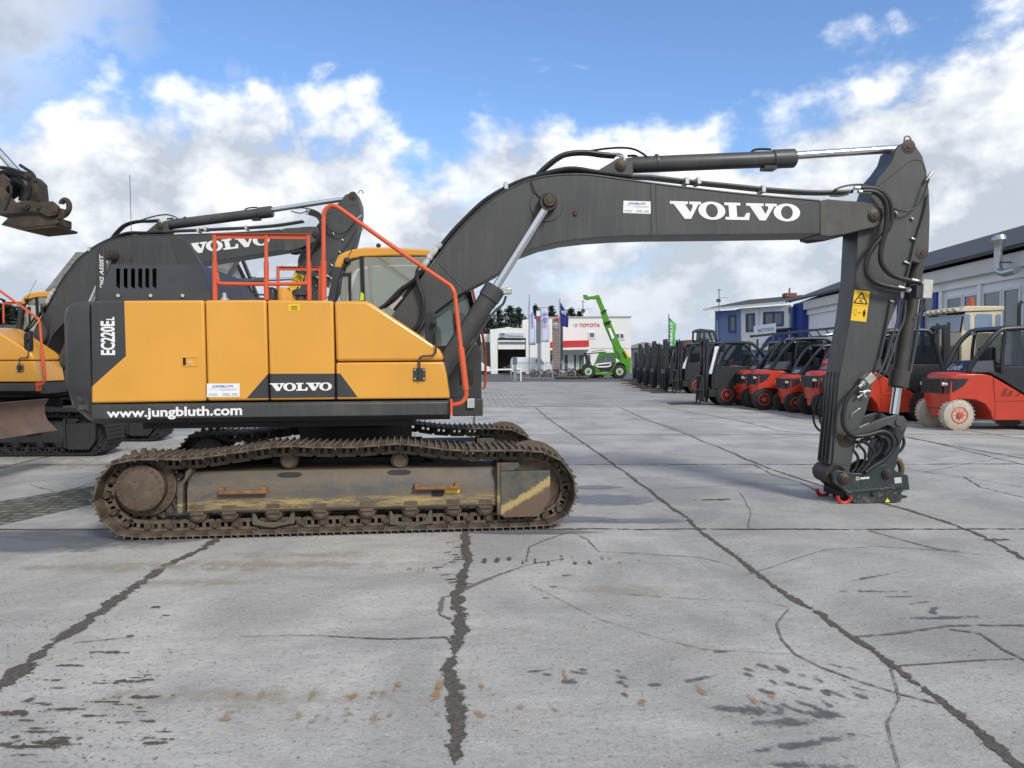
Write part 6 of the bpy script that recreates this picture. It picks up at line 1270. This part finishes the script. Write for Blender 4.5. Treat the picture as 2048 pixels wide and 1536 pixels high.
mb.build('red_mark', mat('red_sign', (.5, .02, .03), .5), p2, smooth=False)
mb = MB(); prism(mb, [q(1073, 622), q(1080.5, 622), q(1080.5, 632), q(1073, 632)], (0, -.03, 0)); mb.build('pale_panel', M_LW, p2, smooth=False)
# flags
def flag(name, px, top, D, outline, m, label, txt=None, tq=None, tm=None, r=.045):
    o = Vector((AT(px, 720, D).x, D, 0)); f = thing(name, label, 'flag', tuple(o)); q = lambda a, b: AT(a, b, D) - o
    mb = MB(); mb.tube([(0, 0, 0), q(px, (top + 740) / 2), q(px, top)], r, 8); mb.build('pole', M_MET, f)
    # cloth with folds
    L, Rr = outline; n = 14; vs = []; m_ = 6
    for i in range(n + 1):
        t = i / n; li = t * (len(L) - 1); k = min(int(li), len(L) - 2); a = Vector(L[k]).lerp(Vector(L[k + 1]), li - k); b = Vector(Rr[k]).lerp(Vector(Rr[k + 1]), li - k)
        for j in range(m_ + 1): u = j / m_; c = a.lerp(b, u); p = q(c.x, c.y); p.y += .10 * math.sin(u * 7 + t * 4) * u; vs.append(p)
    mb = MB(); mb.add(vs, [(i * (m_ + 1) + j, i * (m_ + 1) + j + 1, (i + 1) * (m_ + 1) + j + 1, (i + 1) * (m_ + 1) + j) for i in range(n) for j in range(m_)]); cl = mb.build('cloth', m, f, ang=80)
    sd_ = cl.modifiers.new('s', 'SOLIDIFY'); sd_.thickness = .012
    if txt:
        for tx, qq, mt in txt: fit_text(text_polys(tx, .03), [q(a, b) for a, b in qq], (0, -.16, 0), 'lettering', mt, cl)
    return f, q, cl
M_FW = mat('white_flag_cloth', (.56, .58, .74), .8, 0, .05, 1); M_FBL = mat('navy_flag_cloth', (.012, .018, .17), .7); M_FGR = mat('green_flag_cloth', (.12, .45, .13), .8); M_BL2 = mat('flag_blue', (.04, .06, .40), .6); M_RD2 = mat('flag_red', (.55, .12, .2), .6)
f1, q, cl = flag('banner_flag', 1058.5, 589, 70, ([(1058.5, 600), (1054, 628), (1057, 640), (1057, 665), (1057, 690)], [(1060, 600), (1066, 620), (1070, 640), (1072, 665), (1071, 690)]), M_FW, 'tall white banner flag with blue vertical letters, leftmost of the flags', [('JUNGBL', [(1063, 656), (1063, 622), (1067.5, 622), (1067.5, 656)], M_BL2)])
f2, q, cl = flag('banner_flag', 1081.5, 614, 70, ([(1082, 616), (1082, 640), (1083, 660), (1083, 684)], [(1096, 617), (1097, 640), (1100, 660), (1098, 684)]), M_FW, 'white banner flag with a round blue emblem and pink letters beside the brown pylon', [('TOYOTA', [(1084, 650), (1096, 650), (1096, 654), (1084, 654)], M_RD2), ('JUNG', [(1085, 626), (1095, 626), (1095, 632), (1085, 632)], M_BL2)])
emblem(cl, q(1090.5, 641), .27, .25, M_BL2, (0, -.17, 0)); mb = MB(); mb.tube([q(1081, 615), q(1100, 616.5)], .03, 6); mb.build('crossarm', M_MET, f2)
flag('banner_flag', 1119.5, 597, 66, ([(1120, 605), (1120, 625), (1120, 640), (1124, 652)], [(1121, 605), (1131, 620), (1137, 636), (1136, 655)]), M_FBL, 'navy blue flag with white letters hanging from the pole beside the brown pylon', [('VO', [(1122, 621), (1131, 622), (1132, 630), (1123, 628)], M_WHT)], r=.055)
flag('banner_flag', 1337.5, 628, 58, ([(1338, 636), (1338, 655), (1338, 675), (1338, 698)], [(1340, 636), (1354, 648), (1350, 668), (1349, 698)]), M_FGR, 'bright green banner flag with pale vertical letters above the far forklifts', [('MERLO', [(1339.5, 690), (1339.5, 644), (1344, 646), (1344, 690)], M_LW)])
# gate, barrier
gt = thing('sliding_gate', 'galvanised sliding gate with upright bars in front of the white van', 'gate', (AT(1064, 720, 66).x, 66, 0)); go = Vector(gt.location); q = lambda a, b: AT(a, b, 66) - go
mb = MB()
for i in range(27): x_ = 1030 + 75 * i / 26; mb.beam(q(x_, 723), q(x_, 756), .028, .028)
for y_ in (726, 755.5): mb.beam(q(1029, y_), q(1105, y_), .05, .06)
mb.build('bars', M_MET, gt, smooth=False)
for x_ in (1022, 1105, 1125): mb = MB(); mb.beam(Vector((q(x_, 700).x, 0, 0)), q(x_, 721), .12, .12); mb.build('post', M_MET, gt)
mb = MB(); mb.beam(q(1105, 724), q(1125, 724), .06, .06); mb.beam(q(1125, 724), q(1151, 745), .06, .06); mb.beam(q(1105, 748), q(1151, 748), .05, .05); mb.beam(q(1151, 744), q(1151, 756), .08, .08); mb.build('tail_frame', M_MET, gt)
mb = MB(); c = q(1030, 721); mb.box(c.x - .22, c.x + .2, -.05, .02, c.z - .35, c.z + .3); mb.build('mirror_panel', M_WG, gt, bevel=.05)
ba = thing('barrier', 'white horizontal barrier pole beside the sliding gate', 'barrier', (AT(1042, 720, 60).x, 60, 0)); bo = Vector(ba.location); q = lambda a, b: AT(a, b, 60) - bo
mb = MB(); mb.beam(q(880, 742), q(1042, 738), .08, .11); mb.build('pole', M_WHT, ba); mb = MB(); mb.beam(Vector((0, 0, 0)), q(1042, 737), .09, .09); mb.build('support_post', M_WHT, ba); mb = MB(); mb.box(-.6, -.35, -.1, .1, 0, 1.3); mb.build('post', M_MET, ba)
# raised planting bed with logs by the gate
bed = thing('planting_bed', 'low dark earth bed with brown clipped shrubs behind the gate', 'planting bed', (AT(1115, 720, 72).x, 72, 0)); mb = MB(); random.seed(5)
for _ in range(260): c = Vector((random.uniform(-2.6, 4.2), random.uniform(-1, 1), random.uniform(.05, .9) * (1 - .12 * abs(random.random() * 3)))); mb.ball(c, random.uniform(.1, .22), 5, (1, 1, .7))
mb.build('shrub', mat('brown_hedge', (.075, .050, .035), .95, 0, .5, 3), bed, smooth=False)
for i, (px, lb) in enumerate(((1128, 'bundle of dark bags lying on the ground right of the gate'), (1163, 'small dark heap of bags beside the green telehandler wheel'))):
    o = thing('bag_heap', lb, 'bags', (AT(px, 720, 65).x, 65, 0)); mb = MB()
    for k in range(4 - i): mb.ball((-.5 + k * .42, 0, .18), .26, 10, (1.1, .8, .62))
    mb.build('bags', mat('bag_brown', (.08, .065, .055), .9, 0, .3, 3), o)
# vehicles by the dealership
def van(o, s=1.0):
    side = [(0, .35), (0, 1.2), (.12, 1.86), (.3, 1.94), (3.0, 1.96), (3.25, 1.9), (3.9, 1.30), (4.75, 1.05), (4.95, .85), (5.0, .35)]
    mb = MB(); rings = []
    for y, k in ((-.95, .0), (-.9, .03), (.9, .03), (.95, 0)):
        rings.append([(x, y * (1 if z < 1.25 else .9), z if k else min(z, 1.9)) for x, z in side])
    mb.loft(rings); b = mb.build('bodywork', mat('white_car_paint', (.70, .72, .75), .3, coat=.4), o, bevel=.05)
    mb = MB(); mb.poly([(2.75, 1.25), (2.78, 1.75), (3.2, 1.75), (3.75, 1.3), (3.6, 1.22)], -.955, -.945); mb.build('side_window', M_WG, b, smooth=False)
    for x in (.9, 4.05):
        for y in (-.95, .75): mb = MB(); mb.lathe((x, y, .34), (x, y + .2, .34), [(0, .2), (.01, .32), (.2, .34), (.8, .34), (1, .3)], 20); t = mb.build('wheel', M_TY, o); mb = MB(); mb.cyl((x, y - .01, .34), (x, y + .01, .34), .2, n=12); mb.build('rim', M_SIL, t)
    mb = MB(); mb.box(4.8, 4.97, -.85, -.55, .75, .95); mb.build('headlight', M_LMP, b, bevel=.02)
v = thing('van', 'white panel van parked behind the gate, cab to the right', 'van', (AT(1021, 720, 84).x, 84.9, 0)); van(v)
def car(o, m):
    side = [(0, .3), (0, .8), (.5, 1.0), (1.0, 1.42), (2.2, 1.44), (3.0, 1.0), (4.1, .85), (4.3, .6), (4.3, .3)]
    mb = MB(); mb.loft([[(x, y * (1 if z < 1.02 else .82), z) for x, z in side] for y in (-.88, .88)]); b = mb.build('bodywork', m, o, bevel=.07)
    mb = MB(); mb.poly([(.75, 1.0), (1.1, 1.36), (2.15, 1.37), (2.75, 1.02)], -.80, -.74); mb.build('side_window', M_WG, b, smooth=False)
    for x in (.8, 3.4):
        for y in (-.9, .7): mb = MB(); mb.lathe((x, y, .32), (x, y + .2, .32), [(0, .2), (.01, .3), (.2, .32), (.8, .32), (1, .3)], 18); mb.build('wheel', M_TY, o)
    mb = MB(); mb.box(-.02, .1, -.85, -.5, .7, .9); mb.build('tail_light', M_AMB, b)
cr = thing('car', 'dark hatchback half inside the open service hall door', 'car', (AT(1008, 720, 88).x, 88.5, 0)); car(cr, mat('dark_car_paint', (.02, .025, .03), .25, coat=.5))
cr = thing('car', 'white car parked left of the service hall, behind the excavator cab', 'car', (AT(982, 720, 93).x, 89.0, 0), R(180)); car(cr, mat('white_car_paint', (.70, .72, .75), .3))
# ================================================================ green telehandler, D = 69
th = thing('telehandler', 'bright green telehandler with its boom raised in front of the dealership', 'telehandler', (AT(1205, 720, 69).x, 69.6, 0)); TH = Vector(th.location)
TQ = lambda a, b, o=0.0: AT(a, b, 68.6 + o) - TH
M_GN = mat('lime_green_paint', (.075, .27, .015), .4, 0, .05, 3, dirt=.08)
for px in (1176.5, 1239):
    for y in (-1.1, .75):
        c = Vector((TQ(px, 746).x, y, .62)); mb = MB(); mb.lathe(c, c + Vector((0, .4, 0)), [(0, .32), (.03, .55), (.15, .62), (.85, .62), (.97, .55), (1, .32)], 28)
        for i in range(18): a = .349 * i; e = Vector((math.cos(a), 0, math.sin(a))); mb.beam(c + e * .63 + Vector((0, .02, 0)), c + e * .63 + Vector((0, .38, 0)), .09, .05, up=e)
        t = mb.build('tyre', M_TY, th); mb = MB(); mb.lathe(c + Vector((0, -.01, 0)), c + Vector((0, .1, 0)), [(0, .33), (.3, .30), (.31, .2)], 20); mb.build('rim', M_SIL, t); mb = MB(); mb.cyl(c + Vector((0, -.05, 0)), c, .17, n=12); mb.build('hub', M_GN, t)
mb = MB(); prism(mb, [TQ(a, b) for a, b in ((1160, 738), (1168, 728), (1185, 730), (1200, 745), (1222, 745), (1230, 730), (1240, 724), (1258, 715), (1262, 745), (1250, 748), (1228, 750), (1190, 750))], (0, 1.6, 0)); mb.build('chassis', M_GN, th, bevel=.04)
mb = MB(); prism(mb, [TQ(a, b) for a, b in ((1188, 735), (1199, 708), (1205, 706), (1228, 706), (1232, 726), (1222, 744), (1198, 744))], (0, .95, 0)); cb = mb.build('cab', M_GN, th, bevel=.03)
mb = MB(); prism(mb, [TQ(a, b, -.02) for a, b in ((1193, 726), (1201, 711), (1211, 709), (1211, 727))], (0, .02, 0)); prism(mb, [TQ(a, b, -.02) for a, b in ((1213, 709), (1227, 709), (1230, 724), (1226, 728), (1213, 728))], (0, .02, 0)); mb.build('cab_window', M_WG, cb, smooth=False)
mb = MB(); prism(mb, [TQ(a, b, -.03) for a, b in ((1191, 727), (1229, 725), (1226, 737), (1220, 743), (1200, 743))], (0, .02, 0)); dp = mb.build('cab_door', M_DK, cb, smooth=False)
mb = MB(); mb.tube([TQ(a, b, -.06) for a, b in ((1222, 726), (1194, 729), (1193, 732), (1198, 734), (1218, 733), (1222, 728))], .07, 6, 2); mb.build('door_trim', M_WHT, dp)
mb = MB(); mb.tube([TQ(1199, 744), TQ(1189, 735), TQ(1199, 707), TQ(1228, 706), TQ(1232, 726), TQ(1222, 744)], .06, 6); mb.build('cab_frame', M_GN, cb)
mb = MB(); prism(mb, [TQ(a, b) for a, b in ((1167, 706), (1172, 705), (1183, 728), (1175, 729))], (0, .3, 0)); prism(mb, [TQ(a, b) for a, b in ((1163, 733), (1172, 727), (1185, 730), (1190, 738), (1180, 733), (1170, 733))], (0, .4, 0)); prism(mb, [TQ(a, b) for a, b in ((1228, 732), (1236, 725), (1246, 727), (1254, 735), (1245, 732), (1236, 731))], (0, .4, 0)); mb.build('mudguard', M_DK, th)
mb = MB(); mb.beam(TQ(1168, 708, .3), TQ(1212, 704, .3), .2, .1); mb.beam(TQ(1184, 703, .3), TQ(1208, 700, .3), .2, .06); mb.build('roof_grille', M_DK, th)
def bm_(a, b, w_, n, m=M_GN): mb = MB(); mb.beam(TQ(*a, .9), TQ(*b, .9), w_ * .8, w_, up=(1, 0, 0)); return mb.build(n, m, th, bevel=.02)
bm_((1247, 722), (1212, 642), .62, 'boom'); bm_((1213, 644), (1206, 622), .50, 'boom_section'); bm_((1207, 624), (1195, 594), .40, 'boom_section')
mb = MB(); prism(mb, [TQ(a, b, .7) for a, b in ((1226, 690), (1240, 690), (1262, 716), (1262, 742), (1250, 742), (1244, 722), (1232, 716))], (0, .5, 0)); mb.build('boom_foot', M_GN, th, bevel=.03)
mb = MB(); prism(mb, [TQ(a, b, .7) for a, b in ((1190, 591), (1198, 589), (1200, 597), (1194, 598), (1182, 598), (1176, 600), (1168, 597), (1167, 589), (1175, 590), (1176, 593), (1186, 592))], (0, .5, 0)); mb.build('fork_head', M_GN, th, bevel=.02)
mb = MB(); mb.beam(TQ(1206, 622, .6), TQ(1213, 620, .6), .5, .1); mb.beam(TQ(1210, 645, .6), TQ(1222, 643, .6), .6, .12); mb.build('wear_collar', M_DK, th)
mb = MB(); mb.cyl(TQ(1249, 701, .5), TQ(1257, 716, .5), .10, n=10); mb.build('yellow_cylinder', M_WARN, th); mb = MB(); mb.cyl(TQ(1236, 700, .6), TQ(1241, 716, .6), .06, n=8); mb.build('cylinder_rod', M_CHR, th)
mb = MB(); prism(mb, [TQ(a, b, .55) for a, b in ((1216, 657), (1221, 656), (1229, 675), (1224, 679))], (0, .03, 0)); mb.build('white_decal', M_WHT, th, smooth=False)
# ================================================================ middle distance on the right
def simple_block(name, label, cat, D, walls, roofs, mw, mr_, depth=8):
    a = AT(walls[0][0], 720, D); o = thing(name, label, cat, (a.x, D, 0)); q = lambda x, y: AT(x, y, D) - Vector((a.x, D, 0))
    mb = MB(); prism(mb, [q(*p) for p in walls], (0, depth, 0)); mb.build('wall', mw, o, smooth=False)
    mb = MB(); prism(mb, [q(*p) + Vector((0, -.2, 0)) for p in roofs], (0, depth + .4, 0)); mb.build('roof', mr_, o, smooth=False); return o, q
M_FAR = mat('far_grey_wall', (.30, .31, .32), .9); M_FARR = mat('far_grey_roof', (.25, .26, .28), .9)
simple_block('warehouse', 'low grey warehouse with a shallow gable right of the dealership', 'warehouse', 220, [(1264, 695), (1330, 695), (1330, 722), (1264, 722)], [(1262, 692), (1290, 684), (1335, 692), (1335, 696), (1262, 696)], M_FAR, M_FARR)
simple_block('warehouse', 'distant low grey warehouse left of the blue office block', 'warehouse', 240, [(1330, 694), (1400, 692), (1400, 722), (1330, 722)], [(1325, 692), (1365, 684), (1405, 690), (1405, 694), (1325, 695)], M_FAR, M_FARR)
simple_block('warehouse', 'distant grey industrial sheds on the horizon behind the excavator boom cylinder', 'warehouse', 300, [(1180, 702), (1480, 702), (1480, 722), (1180, 722)], [(1180, 699), (1480, 699), (1480, 703), (1180, 703)], M_FAR, M_FARR)
simple_block('shed', 'small shed with a rust-brown roof beyond the dark forklift masts', 'shed', 90, [(1372, 690), (1396, 690), (1396, 735), (1372, 735)], [(1366, 692), (1374, 680), (1395, 680), (1402, 692)], M_TW2, mat('rust_roof', (.14, .06, .04), .8), 5)
# tractor cab standing above the forklift row
tc_ = thing('tractor', 'dark green high-cab tractor behind the forklifts, left of the blue office block', 'tractor', (AT(1415, 720, 50).x, 50, 0)); o_ = Vector(tc_.location); q = lambda a, b: AT(a, b, 50) - o_
mb = MB(); prism(mb, [q(1393, 661), (q(1400, 657)), q(1428, 660), q(1432, 664), q(1393, 664)], (0, 1.3, 0)); mb.build('cab_roof', M_GREY, tc_, bevel=.03)
mb = MB()
for p, p2_ in (((1395, 664), (1394, 682)), ((1409, 664), (1407, 682)), ((1427, 664), (1435, 684)), ((1394, 682), (1436, 686))):
    for dy in (0, 1.2): mb.beam(q(*p) + Vector((0, dy, 0)), q(*p2_) + Vector((0, dy, 0)), .1, .1)
mb.build('cab_frame', M_DK, tc_); mb = MB(); prism(mb, [q(1396, 665), q(1426, 665), q(1433, 682), q(1395, 681)], (0, .03, 0)); mb.build('cab_window', M_GF, tc_, smooth=False)
mb = MB(); prism(mb, [q(1396, 682), q(1440, 684), q(1442, 720), q(1396, 720)], (0, 1.3, 0)); mb.build('bodywork', mat('olive_green', (.06, .085, .05), .5), tc_, bevel=.05); mb = MB(); mb.lathe(q(1430, 735), q(1430, 735) + Vector((0, .5, 0)), [(0, .4), (.05, .75), (.9, .75), (1, .4)], 24); mb.build('wheel', M_TY, tc_)
# cream truck behind the near forklifts
M_CRM = mat('cream_paint', (.60, .53, .38), .45, 0, .08, 3, dirt=.12)
tk = thing('truck', 'old cream truck with a boxy cab and orange roof beacon behind the near forklift', 'truck', (AT(1930, 720, 23.5).x, 23.5, 0)); o_ = Vector(tk.location); q = lambda a, b, D=0.0: AT(a, b, 23.5 + D) - o_
zz = lambda y: q(1930, y).z
# cab: front face spans depth, side face to the right
Fx0, Fx1 = q(1924, 640).x, q(2004, 640).x
near, far = 0.0, 2.05
mb = MB()
for y in (near, far): mb.poly([(Fx0, zz(725)), (Fx0, zz(664)), (Fx0 + .1, zz(625)), (Fx1, zz(622)), (Fx1, zz(725))], y, y + .05)
for x_ in (Fx0 + .03, ): mb.box(x_ - .03, x_ + .03, .05, far, zz(725), zz(664))
mb.box(Fx1 - .05, Fx1, .05, far, zz(725), zz(625)); cbk = mb.build('cab_shell', M_CRM, tk, bevel=.01)
mb = MB(); mb.loft([[(Fx0 - .1, -.04, zz(624)), (Fx1 + .05, -.04, zz(621)), (Fx1 + .05, -.04, zz(612)), (Fx0 + .1, -.04, zz(612))], [(Fx0 - .1, far + .1, zz(624)), (Fx1 + .05, far + .1, zz(621)), (Fx1 + .05, far + .1, zz(612)), (Fx0 + .1, far + .1, zz(612))]]); mb.build('cab_roof', M_CRM, tk, bevel=.03)
mb = MB()
for i in range(6): mb.box(Fx0 - .14, Fx0 + .02, .15 + i * .32, .35 + i * .32, zz(621), zz(616))
mb.build('sun_visor', M_CRM, tk, bevel=.01)
M_CRG = mat('truck_glass', (.20, .28, .38), .08, spec=.8)
mb = MB(); mb.add([(Fx0 + .0, .12, zz(663)), (Fx0 + .0, far - .05, zz(663)), (Fx0 + .08, far - .05, zz(628)), (Fx0 + .08, .12, zz(628))], [(0, 1, 2, 3)]); mb.build('windscreen', M_CRG, tk, smooth=False)
mb = MB()
for a, b in ((1928, 1940), (1950, 1984), (1991, 2001)): mb.poly([(q(a, 640).x, zz(660)), (q(a, 640).x, zz(631)), (q(a, 640).x + .05, zz(628)), (q(b, 640).x - .05, zz(628)), (q(b, 640).x, zz(631)), (q(b, 640).x, zz(660))], -.014, -.004)
mb.build('side_window', M_CRG, tk, smooth=False); mb = MB(); c = q(1942, 611, 1.0); mb.lathe(c, c + Vector((0, 0, .25)), [(0, .09), (.2, .09), (.25, .07), (.9, .065), (1, .04)], 14); mb.build('beacon', mat('orange_lens', (.55, .08, .02), .25), tk)
mb = MB(); mb.box(Fx1 + .1, Fx1 + 3.2, -.1, 2.2, zz(725), zz(672)); tb_ = mb.build('load_body', mat('cream_body', (.58, .52, .42), .5, 0, .06, 2), tk, bevel=.02); mb = MB(); mb.box(Fx1 + .12, Fx1 + 3.2, -.112, -.102, zz(718), zz(703)); mb.build('red_stripe', mat('stripe_red', (.42, .03, .04), .5), tb_)
mb = MB(); mb.box(Fx0 - .9, Fx0, .1, 2.0, zz(725) - .4, zz(690)); mb.box(Fx0 - .9, Fx1 + 3.2, .2, 1.9, .55, zz(725)); mb.build('chassis', M_GREY, tk, bevel=.03)
for x_ in (Fx0 - .2, Fx1 + 2.2):
    for y in (0, 1.75): mb = MB(); mb.lathe((x_, y, .55), (x_, y + .35, .55), [(0, .3), (.05, .5), (.2, .55), (.8, .55), (1, .4)], 24); mb.build('wheel', M_TY, tk)
ex = thing('exhaust_stack', 'thin upright black exhaust pipe at the right edge behind the near forklift', 'exhaust pipe', tuple(AT(2039, 720, 22))); q2 = Vector(ex.location); mb = MB(); mb.tube([AT(2038, 700, 22) - q2, AT(2038, 620, 22) - q2, AT(2040, 608, 22) - q2, AT(2044, 603, 22) - q2], .05, 10, 3); mb.build('pipe', M_DK, ex); mb = MB(); mb.cyl(AT(2038, 700, 22) - q2, Vector((AT(2038, 700, 22).x, 22, 0)) - q2, .07, n=10); mb.build('base', M_DK, ex)
split_parts(tk); split_parts(bed); split_parts(th)
# ================================================================ house behind the excavators
def slate(t, oc, c): return t.mix(t.mr(t.noise(oc, 2.5, 7, .8), .42, .6), (.10, .098, .09), (.21, .20, .18))
hs = thing('house', 'tall old house with a weathered slate roof and pale gable behind the excavators', 'house', (-18, 40, 0)); ho = Vector((-18, 40, 0))
rA, rB_ = AT(152, 504, 40) - ho, AT(470, 512, 40) - ho; ezh = AT(100, 588, 37).z
xa_, xb_ = AT(85, 588, 37).x + 18, rB_.x + .25
mb = MB(); mb.add([(xa_, -3, ezh), (xb_, -3, ezh), rB_, rA, (xa_, 3, ezh), (xb_, 3, ezh)], [(0, 1, 2, 3), (0, 3, 4), (4, 3, 2, 5)]); mb.build('roof', mat('slate_roof', (.15, .145, .13), .9, fn=slate), hs, smooth=False)
mb = MB(); mb.box(xa_ + .3, xb_ - .4, -2.7, 2.7, 0, ezh); mb.add([(xb_ - .3, -2.9, ezh - .1), (xb_ - .3, 2.9, ezh - .1), (rB_.x - .28 + .2, 0, rB_.z - .12)], [(0, 1, 2)]); mb.build('wall', wallm('grey_render', (.36, .36, .38)), hs, smooth=False)
mb = MB(); gv = Vector((rB_.x + .3, 0, rB_.z + .05)); mb.beam((xb_ + .05, -3.1, ezh - .1), gv, .12, .22); mb.beam(gv, (xb_ + .05, 3.1, ezh - .1), .12, .22); mb.build('verge_board', M_GREY, hs)
mb = MB(); mb.box(xb_ - .29, xb_ - .25, -.5, .3, ezh + .3, ezh + 1.0); mb.build('window', M_WG, hs)
# ================================================================ trees
M_CON = mat('conifer_needles', (.022, .034, .020), .9, 0, .5, 1.2); M_BRK = mat('bark', (.07, .055, .042), .95, 0, .3, 4)
def tree(px, D, top, base_w, kind, label, seed, par_group):
    rnd = random.Random(seed); a = AT(px, 720, D); o = thing('conifer_tree' if kind == 'c' else 'leafy_tree', label, 'tree', (a.x, D, 0), 0, par_group); H = AT(px, top, D).z; Wd = base_w * 1.3
    mb = MB(); mb.tube([(0, 0, 0), (rnd.uniform(-.2, .2), 0, H * .5), (rnd.uniform(-.3, .3), 0, H * .97)], H * .014, 6, 3); mb.build('trunk', M_BRK, o)
    mb = MB(); n = 170 if kind == 'c' else 110
    for i in range(n):
        t = rnd.random() ** .85; z = H * (.16 + .84 * t); rr = Wd * ((1 - t) ** .75 * (.55 + .45 * rnd.random()) + .05) if kind == 'c' else Wd * math.sqrt(max(0, 1 - (2 * t - 1) ** 2)) * rnd.uniform(.5, 1)
        an_ = rnd.uniform(0, 6.283); tip = Vector((rr * math.cos(an_), rr * math.sin(an_), z + rr * rnd.uniform(-.10, .35))); st = Vector((0, 0, z))
        m_ = int(14 + rr * 9)
        for k in range(m_):
            u = rnd.uniform(.2, 1.05); c = st.lerp(tip, u) + Vector((rnd.gauss(0, .10), rnd.gauss(0, .10), rnd.gauss(0, .09))) * (1.0 + .3 * Wd / 3); s = rnd.uniform(.08, .2); v1 = Vector((rnd.gauss(0, 1), rnd.gauss(0, 1), rnd.gauss(0, .5))).normalized() * s; v2 = Vector((rnd.gauss(0, 1), rnd.gauss(0, 1), rnd.gauss(0, .6))).normalized() * s * .7
            mb.add([c - v1, c + v2, c + v1, c - v2], [(0, 1, 2, 3)])
    me = bpy.data.meshes.new('crown'); me.from_pydata([tuple(v) for v in mb.v], [], mb.f); me.materials.append(M_CON); oo = bpy.data.objects.new('crown', me); COL.objects.link(oo); oo.parent = o
tg = 'dark conifers behind the service hall'
for i, (px, top, wv, lb) in enumerate(((955, 640, 3.4, 'dark conifer partly hidden by the excavator boom cylinder, leftmost of the conifers'), (975, 628, 3.2, 'dark conifer second from the left above the service hall'), (998, 620, 3.0, 'spiky dark conifer above the left part of the service hall roof'), (1020, 612, 2.8, 'tallest dark conifer above the middle of the service hall'), (1038, 616, 2.6, 'dark conifer just left of the first banner flag'), (1071, 612, 2.4, 'dark conifer between the two white banners'), (1103, 614, 2.2, 'thin dark conifer right of the second white banner'), (1142, 617, 2.8, 'dark bushy conifer above the dealership roof, beside the navy flag'), (1158, 624, 1.9, 'small dark conifer below the dealership aerial'))):
    tree(px, 112 + i % 3 * 5, top, wv, 'c', lb, 20 + i, tg)
tg = 'dark trees at the left edge behind the excavators'
for i, (px, top, wv, lb) in enumerate(((-14, 612, 1.8, 'dark tree at the very left edge of the picture'), (14, 618, 1.3, 'dark leafy tree left of the second excavator cab'), (40, 630, 1.1, 'low dark tree touching the second excavator cab'))): tree(px, 34 + i, top, wv, 'l', lb, 40 + i, tg)
hd = thing('hedge', 'low brown bare hedge in front of the distant warehouses', 'hedge', (AT(1300, 720, 130).x, 130, 0)); mb = MB(); random.seed(9)
for _ in range(1400): c = Vector((random.uniform(-4, 12), random.uniform(-1, 1), random.uniform(0, 3.6))); v1 = Vector((random.gauss(0, 1), random.gauss(0, 1), random.gauss(0, 1))).normalized() * .3; v2 = v1.orthogonal().normalized() * .12; mb.add([c - v1, c + v2, c + v1, c - v2], [(0, 1, 2, 3)])
me = bpy.data.meshes.new('foliage'); me.from_pydata([tuple(v) for v in mb.v], [], mb.f); me.materials.append(mat('bare_twigs', (.09, .07, .055), .95, 0, .4, 2)); oo = bpy.data.objects.new('foliage', me); COL.objects.link(oo); oo.parent = hd
